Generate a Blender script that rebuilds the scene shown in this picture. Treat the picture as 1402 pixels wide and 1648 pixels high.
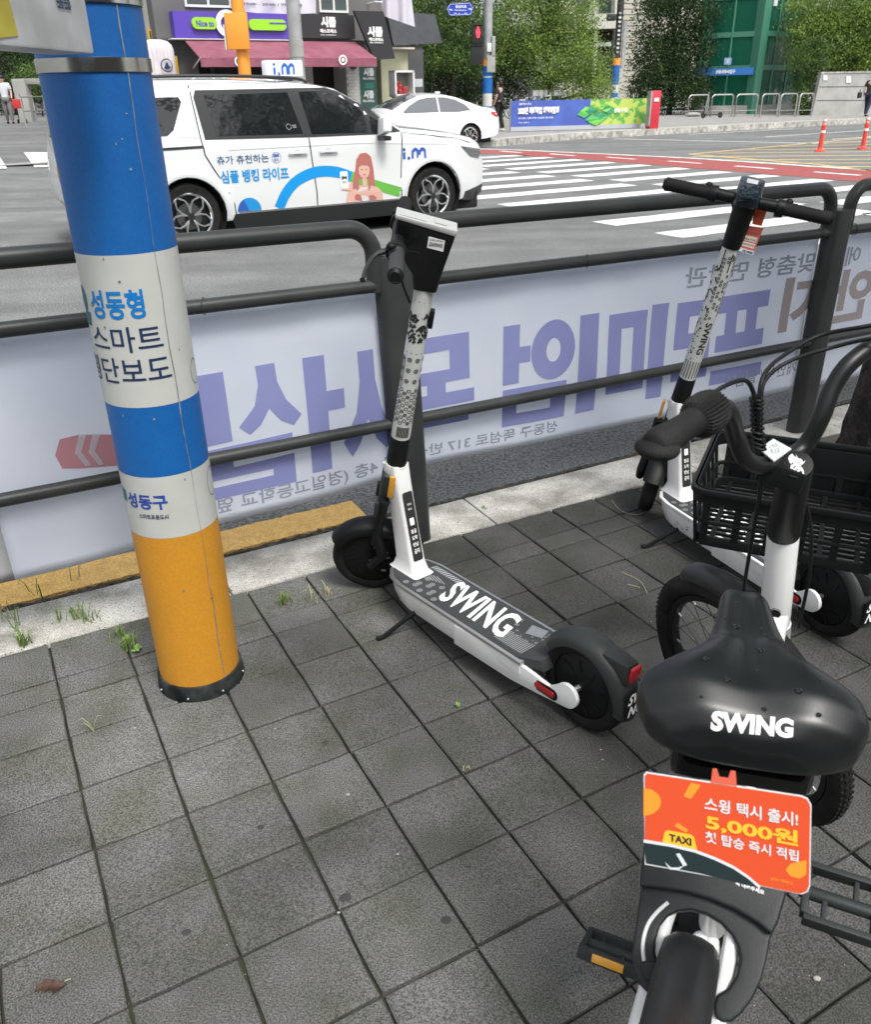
import bpy, bmesh, random
from math import *
from mathutils import Vector, Matrix
from mathutils.geometry import delaunay_2d_cdt
R = radians
rnd = random.Random(7)
for o in list(bpy.data.objects): bpy.data.objects.remove(o)
sc = bpy.context.scene
COL = sc.collection

# ------------------------------------------------------------ camera, world, sun
F_PX, PITCH, ROLL, CAM_H = 1346.09, 0.464405, -0.0188, 1.441
CF = Vector((0, cos(PITCH), -sin(PITCH))); _r = Vector((1, 0, 0)); _u = _r.cross(CF)
CR = cos(ROLL)*_r + sin(ROLL)*_u; CU = -sin(ROLL)*_r + cos(ROLL)*_u
cam_d = bpy.data.cameras.new('camera'); cam = bpy.data.objects.new('camera', cam_d); COL.objects.link(cam)
m = Matrix((CR, CU, -CF)).transposed().to_4x4(); m.translation = Vector((0, 0, CAM_H)); cam.matrix_world = m
cam_d.sensor_fit = 'HORIZONTAL'; cam_d.sensor_width = 36; cam_d.lens = F_PX/1402*36
cam_d.clip_start = 0.05; cam_d.clip_end = 900
cam_d.dof.use_dof = True; cam_d.dof.focus_distance = 2.5; cam_d.dof.aperture_fstop = 13
sc.camera = cam
def ray(x, y): return CF + CR*((x-701)/F_PX) - CU*((y-824)/F_PX)
def gnd(x, y, z=0.0):
    d = ray(x, y); t = (z-CAM_H)/d.z; return Vector((0, 0, CAM_H)) + d*t
def at(x, y, Y):
    d = ray(x, y); return Vector((0, 0, CAM_H)) + d*(Y/d.y)
def onpl(x, y, p0, nrm):
    d = ray(x, y); c = Vector((0, 0, CAM_H)); return c + d*((Vector(p0)-c).dot(nrm)/d.dot(nrm))
SUN_EL, SUN_AZ = R(58), R(150)
w = bpy.data.worlds.new('World'); sc.world = w; w.use_nodes = True
nt = w.node_tree; nt.nodes.clear()
sky = nt.nodes.new('ShaderNodeTexSky'); sky.sky_type = 'NISHITA'; sky.sun_disc = False
sky.sun_elevation = SUN_EL; sky.sun_rotation = SUN_AZ; sky.air_density = 1.0; sky.dust_density = 4.0; sky.ozone_density = 1.0
hsv = nt.nodes.new('ShaderNodeHueSaturation'); hsv.inputs['Saturation'].default_value = 0.22; hsv.inputs['Value'].default_value = 1.0
bg = nt.nodes.new('ShaderNodeBackground'); bg.inputs['Strength'].default_value = 0.15
wo = nt.nodes.new('ShaderNodeOutputWorld')
nt.links.new(sky.outputs[0], hsv.inputs['Color']); nt.links.new(hsv.outputs[0], bg.inputs['Color']); nt.links.new(bg.outputs[0], wo.inputs['Surface'])
sd = bpy.data.lights.new('sun', 'SUN'); sd.energy = 1.4; sd.angle = R(14); sd.color = (1.0, 0.97, 0.92)
sun = bpy.data.objects.new('sun', sd); COL.objects.link(sun)
sdir = Vector((sin(SUN_AZ)*cos(SUN_EL), cos(SUN_AZ)*cos(SUN_EL), sin(SUN_EL)))
sun.rotation_euler = sdir.to_track_quat('Z', 'Y').to_euler()
sc.view_settings.view_transform = 'Standard'; sc.view_settings.look = 'None'
sc.view_settings.exposure = 0.88; sc.view_settings.gamma = 1.0; sc.view_settings.use_curve_mapping = False
sc.render.film_transparent = False
sc.cycles.use_denoising = True
sc.cycles.max_bounces = 6

# ------------------------------------------------------------ materials
MATS = {}
def mat(name, c, rough=.5, metal=0., bump=0., bscale=40., var=0., vscale=6., c2=None, coat=0., spec=None, emit=0., fine=0., fscale=300., rnd_v=0., alpha=None, trans=0., bdist=.002, sharp=False, det=3, transl=0., world=False, damp=0., streak=0., damp_shade=None):
    """procedural principled material; c2 = second colour mixed in with patchy noise; fine = grain contrast"""
    if name in MATS: return MATS[name]
    mt = bpy.data.materials.new(name); mt.use_nodes = True; n = mt.node_tree.nodes; l = mt.node_tree.links
    b = n['Principled BSDF']; b.inputs['Base Color'].default_value = (*c, 1)
    b.inputs['Roughness'].default_value = rough; b.inputs['Metallic'].default_value = metal
    if coat: b.inputs['Coat Weight'].default_value = coat; b.inputs['Coat Roughness'].default_value = .04
    if spec is not None: b.inputs['Specular IOR Level'].default_value = spec
    if trans: b.inputs['Transmission Weight'].default_value = trans
    if alpha is not None: b.inputs['Alpha'].default_value = alpha
    tc = n.new('ShaderNodeTexCoord'); last = None; src = tc.outputs['Object']
    if world: src = n.new('ShaderNodeNewGeometry').outputs['Position']
    if var or c2:
        t = n.new('ShaderNodeTexNoise'); t.inputs['Scale'].default_value = vscale; t.inputs['Detail'].default_value = det
        l.new(src, t.inputs['Vector'])
        mx = n.new('ShaderNodeMix'); mx.data_type = 'RGBA'
        rp = n.new('ShaderNodeValToRGB'); rp.color_ramp.elements[0].position = .5 if sharp else .38; rp.color_ramp.elements[1].position = .56 if sharp else .66
        l.new(t.outputs['Fac'], rp.inputs[0]); l.new(rp.outputs[0], mx.inputs['Factor'])
        mx.inputs['A'].default_value = (*c, 1)
        mx.inputs['B'].default_value = (*(c2 if c2 else [min(1, q*(1-var)) for q in c]), 1); last = mx.outputs['Result']
    if fine:
        t = n.new('ShaderNodeTexNoise'); t.inputs['Scale'].default_value = fscale; t.inputs['Detail'].default_value = 2; t.inputs['Roughness'].default_value = .7
        l.new(src, t.inputs['Vector'])
        mr = n.new('ShaderNodeMapRange'); mr.inputs['From Min'].default_value = .39; mr.inputs['From Max'].default_value = .61
        mr.inputs['To Min'].default_value = 1-fine; mr.inputs['To Max'].default_value = 1+fine
        l.new(t.outputs['Fac'], mr.inputs['Value'])
        vm = n.new('ShaderNodeVectorMath'); vm.operation = 'SCALE'; l.new(mr.outputs[0], vm.inputs['Scale'])
        if last: l.new(last, vm.inputs[0])
        else: vm.inputs[0].default_value = c
        last = vm.outputs[0]
    def scaled(fac, lo, hi):
        nonlocal last
        mr = n.new('ShaderNodeMapRange'); mr.inputs['From Min'].default_value = .4; mr.inputs['From Max'].default_value = .62; mr.inputs['To Min'].default_value = lo; mr.inputs['To Max'].default_value = hi
        l.new(fac, mr.inputs['Value']); vm = n.new('ShaderNodeVectorMath'); vm.operation = 'SCALE'; l.new(mr.outputs[0], vm.inputs['Scale'])
        if last: l.new(last, vm.inputs[0])
        else: vm.inputs[0].default_value = c
        last = vm.outputs[0]
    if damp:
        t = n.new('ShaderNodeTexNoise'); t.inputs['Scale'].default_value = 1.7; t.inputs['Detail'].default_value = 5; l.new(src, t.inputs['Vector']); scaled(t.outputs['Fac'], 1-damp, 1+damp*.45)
    if damp_shade:  # street tree's shade, with damp, painted into the base colour; ragged by noise
        q0, rad_, dk = damp_shade
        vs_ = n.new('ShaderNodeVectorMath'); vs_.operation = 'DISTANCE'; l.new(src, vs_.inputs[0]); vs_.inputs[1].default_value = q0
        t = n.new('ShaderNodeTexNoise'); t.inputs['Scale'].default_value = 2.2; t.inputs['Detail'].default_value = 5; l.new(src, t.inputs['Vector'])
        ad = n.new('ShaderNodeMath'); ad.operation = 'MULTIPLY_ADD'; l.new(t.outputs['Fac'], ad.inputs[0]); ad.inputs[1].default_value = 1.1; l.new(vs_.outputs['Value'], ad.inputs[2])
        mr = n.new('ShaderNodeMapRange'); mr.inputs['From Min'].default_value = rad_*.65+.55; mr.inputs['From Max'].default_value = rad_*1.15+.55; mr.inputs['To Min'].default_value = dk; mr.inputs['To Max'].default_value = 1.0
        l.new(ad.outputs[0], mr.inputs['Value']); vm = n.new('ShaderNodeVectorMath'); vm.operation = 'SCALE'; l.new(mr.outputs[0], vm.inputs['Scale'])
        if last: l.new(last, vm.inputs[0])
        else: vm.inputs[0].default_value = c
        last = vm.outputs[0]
    if streak:
        mp = n.new('ShaderNodeMapping'); mp.inputs['Rotation'].default_value = (0, 0, R(-30)); mp.inputs['Scale'].default_value = (.05, 1.1, 1); l.new(src, mp.inputs['Vector'])
        t = n.new('ShaderNodeTexNoise'); t.inputs['Scale'].default_value = 1.0; t.inputs['Detail'].default_value = 4; l.new(mp.outputs[0], t.inputs['Vector']); scaled(t.outputs['Fac'], 1-streak, 1+streak)
    if rnd_v:
        oi = n.new('ShaderNodeObjectInfo'); mr = n.new('ShaderNodeMapRange'); mr.inputs['To Min'].default_value = 1-rnd_v; mr.inputs['To Max'].default_value = 1+rnd_v
        l.new(oi.outputs['Random'], mr.inputs['Value']); vm = n.new('ShaderNodeVectorMath'); vm.operation = 'SCALE'; l.new(mr.outputs[0], vm.inputs['Scale'])
        if last: l.new(last, vm.inputs[0])
        else: vm.inputs[0].default_value = c
        last = vm.outputs[0]
    if last: l.new(last, b.inputs['Base Color'])
    if bump:
        t = n.new('ShaderNodeTexNoise'); t.inputs['Scale'].default_value = bscale; t.inputs['Detail'].default_value = 4
        l.new(src, t.inputs['Vector']); bp = n.new('ShaderNodeBump'); bp.inputs['Strength'].default_value = bump; bp.inputs['Distance'].default_value = bdist
        l.new(t.outputs['Fac'], bp.inputs['Height']); l.new(bp.outputs[0], b.inputs['Normal'])
    if emit: b.inputs['Emission Color'].default_value = (*c, 1); b.inputs['Emission Strength'].default_value = emit
    if transl:
        tb = n.new('ShaderNodeBsdfTranslucent'); ms = n.new('ShaderNodeMixShader'); ms.inputs[0].default_value = transl
        if last: l.new(last, tb.inputs['Color'])
        else: tb.inputs['Color'].default_value = (*c, 1)
        l.new(b.outputs[0], ms.inputs[1]); l.new(tb.outputs[0], ms.inputs[2]); l.new(ms.outputs[0], n['Material Output'].inputs['Surface'])
    MATS[name] = mt; return mt

# ------------------------------------------------------------ mesh helpers
def V(*a): return Vector(a)
def frame(z, xh=None):
    z = Vector(z).normalized(); xh = Vector(xh) if xh is not None else (V(0, 0, 1) if abs(z.z) < .9 else V(1, 0, 0))
    y = z.cross(xh)
    if y.length < 1e-6: y = z.orthogonal()
    y.normalize(); x = y.cross(z); return Matrix((x, y, z)).transposed()
def mx4(loc=(0, 0, 0), rot3=None, rz=0):
    m_ = (rot3.to_4x4() if rot3 is not None else Matrix.Rotation(rz, 4, 'Z')); m_.translation = Vector(loc); return m_
class MB:
    def __init__(s): s.v = []; s.f = []
    def add(s, vs, fs, M=None):
        k = len(s.v)
        s.v += [(M @ Vector(p)) if M is not None else Vector(p) for p in vs]; s.f += [[i+k for i in f] for f in fs]; return s
    def box(s, c, d, M=None, rz=0, rot3=None):
        x, y, z = [q/2 for q in d]; L = mx4(c, rot3, rz)
        vs = [L @ Vector((sx*x, sy*y, sz*z)) for sx in (-1, 1) for sy in (-1, 1) for sz in (-1, 1)]
        return s.add(vs, [(0, 1, 3, 2), (4, 6, 7, 5), (0, 4, 5, 1), (2, 3, 7, 6), (0, 2, 6, 4), (1, 5, 7, 3)], M)
    def cyl(s, p0, p1, r0, r1=None, seg=16, caps=True, M=None):
        r1 = r0 if r1 is None else r1; p0, p1 = Vector(p0), Vector(p1); Fm = frame(p1-p0)
        vs = []
        for p, r in ((p0, r0), (p1, r1)):
            vs += [p + Fm @ Vector((r*cos(2*pi*i/seg), r*sin(2*pi*i/seg), 0)) for i in range(seg)]
        fs = [(i, (i+1) % seg, seg+(i+1) % seg, seg+i) for i in range(seg)]
        if caps: fs += [list(range(seg))[::-1], [seg+i for i in range(seg)]]
        return s.add(vs, fs, M)
    def tube(s, pts, r, seg=10, closed=False, caps=True, M=None, ry=None):
        pts = [Vector(p) for p in pts]; n = len(pts); rs = r if isinstance(r, (list, tuple)) else [r]*n
        prev = None; vs = []
        for i, p in enumerate(pts):
            t = (pts[(i+1) % n]-pts[i-1]) if closed else (pts[min(i+1, n-1)]-pts[max(i-1, 0)])
            if t.length < 1e-9: t = V(0, 0, 1)
            t.normalize()
            if prev is None: x = t.orthogonal().normalized()
            else:
                x = prev-t*prev.dot(t)
                if x.length < 1e-6: x = t.orthogonal()
                x.normalize()
            prev = x; y = t.cross(x)
            vs += [p + x*(rs[i]*cos(2*pi*k/seg)) + y*(rs[i]*sin(2*pi*k/seg)) for k in range(seg)]
        fs = []
        for i in range(n if closed else n-1):
            j = (i+1) % n
            fs += [(i*seg+k, i*seg+(k+1) % seg, j*seg+(k+1) % seg, j*seg+k) for k in range(seg)]
        if caps and not closed: fs += [list(range(seg))[::-1], [(n-1)*seg+k for k in range(seg)]]
        return s.add(vs, fs, M)
    def lathe(s, prof, c=(0, 0, 0), axis=(0, 0, 1), seg=24, a0=0, a1=2*pi, M=None, close=False):
        Fm = frame(axis); c = Vector(c); full = abs(a1-a0-2*pi) < 1e-6; n = seg if full else seg+1; vs = []
        for k in range(n):
            a = a0+(a1-a0)*k/seg; d = Fm @ Vector((cos(a), sin(a), 0)); z = Fm @ V(0, 0, 1)
            vs += [c+d*r+z*h for r, h in prof]
        m_ = len(prof); fs = []
        for k in range(seg):
            k2 = (k+1) % n
            for i in range(m_ if close else m_-1):
                i2 = (i+1) % m_; fs.append((k*m_+i, k2*m_+i, k2*m_+i2, k*m_+i2))
        return s.add(vs, fs, M)
    def prism(s, poly, d0, d1, M=None):
        """poly in local xy, extruded d0..d1 in local z"""
        n = len(poly); vs = [(x, y, d0) for x, y in poly]+[(x, y, d1) for x, y in poly]
        fs = [list(range(n))[::-1], [n+i for i in range(n)]]+[(i, (i+1) % n, n+(i+1) % n, n+i) for i in range(n)]
        return s.add(vs, fs, M)
    def ball(s, c, r, seg=14, rings=8, M=None, rot3=None):
        r = r if isinstance(r, (tuple, list)) else (r, r, r); L = mx4(c, rot3)
        vs = [L @ V(0, 0, r[2])]+[L @ V(r[0]*sin(pi*i/rings)*cos(2*pi*k/seg), r[1]*sin(pi*i/rings)*sin(2*pi*k/seg), r[2]*cos(pi*i/rings)) for i in range(1, rings) for k in range(seg)]+[L @ V(0, 0, -r[2])]
        fs = [(0, 1+k, 1+(k+1) % seg) for k in range(seg)]
        for i in range(rings-2): fs += [(1+i*seg+k, 1+(i+1)*seg+k, 1+(i+1)*seg+(k+1) % seg, 1+i*seg+(k+1) % seg) for k in range(seg)]
        e = len(vs)-1; b = 1+(rings-2)*seg; fs += [(b+(k+1) % seg, b+k, e) for k in range(seg)]
        return s.add(vs, fs, M)
    def build(s, name, mt, parent=None, bevel=0, bseg=2, smooth=30, recalc=True, **props):
        me = bpy.data.meshes.new(name); me.from_pydata([tuple(v) for v in s.v], [], [list(f) for f in s.f])
        if bevel or recalc:
            bm = bmesh.new(); bm.from_mesh(me)
            if recalc: bmesh.ops.recalc_face_normals(bm, faces=bm.faces)
            if bevel:
                es = [e for e in bm.edges if len(e.link_faces) == 2 and e.calc_face_angle(0) > R(32)]
                bmesh.ops.bevel(bm, geom=es, offset=bevel, segments=bseg, affect='EDGES', profile=.6, clamp_overlap=True)
            bm.to_mesh(me); bm.free()
        if smooth and len(me.polygons):
            me.shade_smooth(); me.set_sharp_from_angle(angle=R(smooth))
        return link(name, me, mt, parent, **props)
def link(name, me, mt=None, parent=None, loc=None, **props):
    o = bpy.data.objects.new(name, me); COL.objects.link(o)
    if mt is not None:
        if len(me.materials) == 0: me.materials.append(mt)
        else: me.materials[0] = mt
    if parent is not None: o.parent = parent
    if loc is not None: o.location = loc
    for k, v in props.items(): o[k] = v
    return o
def thing(name, label, cat, loc=(0, 0, 0), rz=0, group=None):
    o = bpy.data.objects.new(name, None); COL.objects.link(o); o.location = loc; o.rotation_euler = (0, 0, rz)
    o.empty_display_size = .1; o['label'] = label; o['category'] = cat
    if group: o['group'] = group
    return o
def tag(o, label, cat, group=None):
    o['label'] = label; o['category'] = cat
    if group: o['group'] = group
    return o
def copy_tree(o, label, loc, rz=None, parent=None, scale=None):
    c = o.copy(); COL.objects.link(c); c.parent = parent
    if label: c['label'] = label
    if loc is not None: c.location = loc
    if rz is not None: c.rotation_euler = (0, 0, rz)
    if scale: c.scale = scale
    for ch in [q for q in o.children]: copy_tree(ch, None, None, None, c)
    return c
def catmull(P, n=6, closed=False):
    P = [Vector(p) for p in P]; out = []; N = len(P)
    for i in range(N if closed else N-1):
        if closed: p0, p1, p2, p3 = P[i-1], P[i], P[(i+1) % N], P[(i+2) % N]
        else: p0, p1, p2, p3 = P[max(i-1, 0)], P[i], P[i+1], P[min(i+2, N-1)]
        for k in range(n):
            t = k/n; out.append(.5*((2*p1)+(p2-p0)*t+(2*p0-5*p1+4*p2-p3)*t*t+(3*p1-p0-3*p2+p3)*t**3))
    if not closed: out.append(P[-1])
    return out
def rrect(x0, y0, x1, y1, r, n=4):
    r = min(r, abs(x1-x0)/2-1e-5, abs(y1-y0)/2-1e-5); out = []
    for cx, cy, a in ((x1-r, y1-r, 0), (x0+r, y1-r, 90), (x0+r, y0+r, 180), (x1-r, y0+r, 270)):
        out += [(cx+r*cos(R(a+90*k/n)), cy+r*sin(R(a+90*k/n))) for k in range(n+1)]
    return out
def circ(cx, cy, r, n=16, ry=None): return [(cx+r*cos(2*pi*k/n), cy+(ry or r)*sin(2*pi*k/n)) for k in range(n)]
# --- text and flat prints laid on any surface given by mapf(u, v) -> point
_tc = {}
def text_geo(s, bold=0.):
    k = (s, bold)
    if k in _tc: return _tc[k]
    cu = bpy.data.curves.new('lettering', 'FONT'); cu.body = s; cu.size = 1; cu.offset = bold; cu.resolution_u = 3; cu.fill_mode = 'FRONT'
    o = bpy.data.objects.new('lettering', cu); me = bpy.data.meshes.new_from_object(o)
    vs = [(v.co.x, v.co.y) for v in me.vertices]; fs = [tuple(p.vertices) for p in me.polygons]
    bpy.data.objects.remove(o); bpy.data.curves.remove(cu); bpy.data.meshes.remove(me)
    _tc[k] = (vs, fs); return _tc[k]
def sub_long(bm, L, it=4):
    for _ in range(it):
        es = [e for e in bm.edges if e.calc_length() > L]
        if not es: break
        bmesh.ops.subdivide_edges(bm, edges=es, cuts=1, use_grid_fill=False)
        bmesh.ops.triangulate(bm, faces=[f for f in bm.faces if len(f.verts) > 3])
def flat(name, polys, mapf, mt, parent, maxlen=None, **props):
    if name == 'lettering' and len(polys) > 1:
        for q in polys: r = flat(name, [q], mapf, mt, parent, maxlen, **props)
        return r
    return flat_(name, polys, mapf, mt, parent, maxlen, **props)
def flat_(name, polys, mapf, mt, parent, maxlen=None, **props):
    """polys: list of (verts2d, faces); mapped through mapf"""
    bm = bmesh.new()
    for vs, fs in polys:
        bv = [bm.verts.new((x, y, 0)) for x, y in vs]
        for f in fs:
            try: bm.faces.new([bv[i] for i in f])
            except ValueError: pass
    if maxlen:
        bmesh.ops.triangulate(bm, faces=bm.faces[:]); sub_long(bm, maxlen)
    for v in bm.verts: v.co = mapf(v.co.x, v.co.y)
    me = bpy.data.meshes.new(name); bm.to_mesh(me); bm.free()
    return link(name, me, mt, parent, **props)
def pp(poly): return (poly, [tuple(range(len(poly)))])
def tx(s, x0, y0, x1, y1, bold=0., mirror=False, slant=0., rot=0):
    """text fitted to a rectangle, as a (verts, faces) pair"""
    vs, fs = text_geo(s, bold)
    if not vs: return ([], [])
    if rot: c_, s_ = cos(rot), sin(rot); vs = [(x*c_-y*s_, x*s_+y*c_) for x, y in vs]
    ax = min(v[0] for v in vs); bx = max(v[0] for v in vs); ay = min(v[1] for v in vs); by = max(v[1] for v in vs)
    out = []
    for x, y in vs:
        u = (x-ax)/max(bx-ax, 1e-6); v = (y-ay)/max(by-ay, 1e-6)
        if mirror: u = 1-u
        out.append((x0+(x1-x0)*u+slant*(v-.5), y0+(y1-y0)*v))
    return (out, fs)
def cdt(poly, step, holes=()):
    """fill polygon with a fine grid: returns verts2d, tris"""
    def dense(p):
        q = []
        for i in range(len(p)):
            a, b = Vector(p[i]), Vector(p[(i+1) % len(p)]); n = max(1, int((b-a).length/step)); q += [a.lerp(b, k/n) for k in range(n)]
        return q
    vs = []; es = []; 
    loops = [dense(poly)]+[dense(h) for h in holes]
    for lp in loops:
        k = len(vs); vs += lp; es += [(k+i, k+(i+1) % len(lp)) for i in range(len(lp))]
    xs = [p[0] for p in poly]; ys = [p[1] for p in poly]
    def inside(x, y, lp):
        c = False; n = len(lp)
        for i in range(n):
            a, b = lp[i], lp[i-1]
            if (a[1] > y) != (b[1] > y) and x < (b[0]-a[0])*(y-a[1])/(b[1]-a[1])+a[0]: c = not c
        return c
    x = min(xs)+step/2
    while x < max(xs):
        y = min(ys)+step/2
        while y < max(ys):
            if inside(x, y, loops[0]) and not any(inside(x, y, h) for h in loops[1:]):
                if all((p-Vector((x, y))).length > step*.45 for lp in loops for p in lp if abs(p.x-x) < step and abs(p.y-y) < step): vs.append(Vector((x, y)))
            y += step
        x += step
    r = delaunay_2d_cdt(vs, es, [], 1, 1e-6)
    V2 = [tuple(v) for v in r[0]]; T = []
    for f in r[2]:
        cx = sum(V2[i][0] for i in f)/len(f); cy = sum(V2[i][1] for i in f)/len(f)
        if inside(cx, cy, loops[0]) and not any(inside(cx, cy, h) for h in loops[1:]): T.append(tuple(f))
    return V2, T
E30 = V(cos(R(30)), sin(R(30)), 0); N30 = V(-sin(R(30)), cos(R(30)), 0)
def uv(u, v, z=0.): return E30*u+N30*v+V(0, 0, z)
# ------------------------------------------------------------ palette
m_tile = mat('paver_grey', (.124, .123, .121), .84, bump=.9, bscale=420, damp_shade=((1.15, 2.35, 0), 1.45, .52), c2=(.090, .093, .078), vscale=6, fine=.52, fscale=300, world=True, damp=.32, rnd_v=.15, bdist=.0012, spec=.3)
m_bed = mat('joint_soil', (.020, .020, .016), .95, bump=.8, bscale=300, c2=(.04, .045, .024), vscale=12)
m_kerb = mat('kerb_granite', (.47, .46, .425), .85, world=True, damp=.2, bump=.7, bscale=160, c2=(.24, .235, .205), vscale=7, fine=.35, fscale=260, rnd_v=.08, bdist=.002)
m_asph = mat('asphalt', (.145, .149, .147), .82, bump=1., bscale=180, c2=(.168, .172, .170), vscale=.35, fine=.5, fscale=85, streak=.16, damp=.12, bdist=.004, spec=.35)
m_asph2 = mat('asphalt_patch', (.10, .10, .10), .85, bump=1., bscale=180, var=.2, vscale=3, fine=.5, fscale=120, bdist=.003)
m_paint = mat('road_paint_white', (.74, .75, .74), .7, bump=.4, bscale=120, c2=(.5, .51, .5), vscale=3.5, fine=.15, fscale=90)
m_yel = mat('road_paint_yellow', (.84, .53, .16), .75, bump=1., bscale=75, c2=(.72, .44, .13), vscale=22, fine=.2, fscale=150, bdist=.006)
m_yel2 = mat('road_paint_yellow_thin', (.62, .44, .16), .75, c2=(.45, .35, .17), vscale=3)
m_red = mat('red_lane_surface', (.29, .058, .055), .8, c2=(.25, .07, .065), vscale=1.2, fine=.3, fscale=80)
m_dirt = mat('gutter_dirt', (.035, .032, .026), .95, bump=1., bscale=200, c2=(.08, .075, .06), vscale=40, bdist=.006)
m_farpave = mat('far_paving', (.27, .265, .255), .85, c2=(.22, .215, .20), vscale=1.5, fine=.3, fscale=40)
m_rail = mat('fence_metal_grey', (.030, .033, .033), .42, spec=.35, bump=.15, bscale=300, c2=(.044, .047, .046), vscale=5)
m_black = mat('black_plastic', (.008, .009, .0095), .45, spec=.22, bump=.25, bscale=600, var=.3, vscale=8)
m_blackm = mat('black_matt_rubber', (.011, .011, .012), .7, spec=.2, bump=.5, bscale=400, c2=(.018, .018, .0175), vscale=14)
m_blackg = mat('black_gloss', (.005, .0055, .006), .25, spec=.4)
m_dgrey = mat('dark_grey_plastic', (.030, .035, .034), .45, spec=.3, bump=.2, bscale=500, var=.15, vscale=7)
m_whitep = mat('white_frame_paint', (.74, .755, .75), .3, coat=.35, c2=(.66, .67, .655), vscale=9)
m_whitem = mat('white_print', (.78, .79, .78), .6)
m_ink = mat('black_print', (.02, .02, .02), .5)
m_alu = mat('brushed_aluminium', (.55, .56, .56), .38, metal=.9, bump=.2, bscale=200)
m_steel = mat('stainless_steel', (.58, .57, .54), .22, metal=1., bump=.1, bscale=60)
m_redref = mat('red_reflector', (.42, .01, .015), .15, coat=.8, bump=.5, bscale=500)
m_amber = mat('amber_reflector', (.62, .30, .03), .22, coat=.6, bump=.5, bscale=500)

# ------------------------------------------------------------ ground, road
def gz(x, y):
    """the side street on the left climbs gently away from the crossing"""
    t = max(0, min(1, (y-15)/18)); s = max(0, min(1, (-x-5-(33-min(33, y))*.05)/5)); return -.06+.66*t*s
GX = [-300, -120, -60, -40]+[-30+1.0*i for i in range(0, 31)]+[5, 12, 30, 60, 120, 300]
GY = [-60, -10, -2, 4, 8]+[12+1.0*i for i in range(0, 31)]+[50, 70, 120, 200, 400, 700]
vs = [(x, y, gz(x, y)) for y in GY for x in GX]; nx = len(GX)
rd = MB().add(vs, [(j*nx+i, j*nx+i+1, (j+1)*nx+i+1, (j+1)*nx+i) for j in range(len(GY)-1) for i in range(nx-1)]).build('road', m_asph, smooth=60, kind='structure')
RZ = -.06
def sheet(name, poly, mt, z, parent=rd, uvs=True, rough=0., step=.25, **k):
    """flat painted area, optionally with worn (ragged) edges"""
    P = [uv(a, b) if uvs else V(a, b, 0) for a, b in poly]; Q = []
    for i in range(len(P)):
        a, b = P[i], P[(i+1) % len(P)]; n = max(1, int((b-a).length/step)) if rough else 1
        for q in range(n):
            p = a.lerp(b, q/n)
            if rough and q: p += V(rnd.uniform(-1, 1), rnd.uniform(-1, 1), 0)*rough
            Q.append((p.x, p.y, z))
    return MB().add(Q, [list(range(len(Q)))]).build(name, mt, parent, smooth=0, recalc=False, **k)
# zebra crossing, two columns of bars
for k in range(-3, 9):
    t = 7.45+1.15*k; u0 = 7.30+.045*k; sheet('crossing_stripe', [(u0, t-.45), (10.87, t-.46), (10.87, t-.02), (u0, t)], m_paint, RZ+.004, rough=.012)
for k in range(-5, 10):
    t = 9.33+1.13*k; sheet('crossing_stripe', [(11.17 if k > -2 else 10.5, t-.45), (14.0, t-.45), (14.0, t-.02), (11.17 if k > -2 else 10.5, t)], m_paint, RZ+.004, rough=.012)
sheet('red_lane', [(14.1, -14), (16.0, -14), (16.1, 9.5), (16.0, 15.4), (14.9, 21.2), (14.1, 23.2), (12.4, 23.2), (13.7, 20.4), (14.15, 16.5), (14.15, 0)], m_red, RZ+.004)
for v0 in [23.0-1.95*k for k in range(12)]: sheet('lane_dash', [(15.05-(max(0, v0-16)*.13), v0-1.0), (15.2-(max(0, v0-16)*.13), v0-1.0), (15.2-(max(0, v0-16)*.13), v0), (15.05-(max(0, v0-16)*.13), v0)], m_paint, RZ+.008, rough=.01)
sheet('white_edge_line', [(16.1, -14), (16.28, -14), (16.38, 9.5), (16.28, 15.5), (15.2, 21.2), (14.4, 23.2), (14.2, 23.2), (15.02, 21.2), (16.1, 15.5), (16.2, 9.5)], m_paint, RZ+.004)
def uvp(x, y): q = gnd(x, y, RZ); return (q.dot(E30), q.dot(N30))
def line(name, a, b, wd, mt, z=RZ+.004):
    a, b = Vector(a), Vector(b); d = (b-a).normalized(); n = Vector((-d.y, d.x))*wd/2
    return sheet(name, [a-n, b-n, b+n, a+n], mt, z)
isl = [uvp(1110, 249), uvp(1402, 222), uvp(1480, 214), uvp(1500, 285), uvp(1300, 264)]
for i in range(len(isl)): line('yellow_island_line', isl[i], isl[(i+1) % len(isl)], .15, m_yel2)
for k in range(9):
    y = 229+k*5.4; a = uvp(1110+abs(250-y)*(9.5 if y < 250 else 9.8), y+2); b = uvp(1490, y-4+k*.9)
    line('yellow_hatch_line', a, b, .16, m_yel2, RZ+.0035)
line('white_lane_line', uvp(989, 224), uvp(1332, 232), .15, m_paint)
line('white_lane_line', uvp(1108, 217), uvp(1278, 208), .13, m_paint)
line('white_lane_line', uvp(1232, 221), uvp(1420, 209), .13, m_paint)
line('white_lane_line', uvp(1340, 225), uvp(1500, 214), .13, m_paint)
def gray(px, py):
    """where a measured sight line meets the climbing side street"""
    d = ray(px, py)
    for k in range(60, 6000):
        p = V(0, 0, CAM_H)+d*(k*.02/d.y)
        if p.z <= gz(p.x, p.y)+.012: return p
    return gnd(px, py, RZ)
for P in ([(-40, 274), (12, 272), (-4, 248), (-50, 248)], [(56, 270), (96, 269), (78, 246), (38, 246)], [(132, 268), (170, 267), (150, 245), (112, 245)]):
    q = [gray(*p) for p in P]; MB().add([p+V(0, 0, .006) for p in q], [(0, 1, 2, 3)]).build('crossing_stripe', m_paint, rd, smooth=0, recalc=False)
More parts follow.
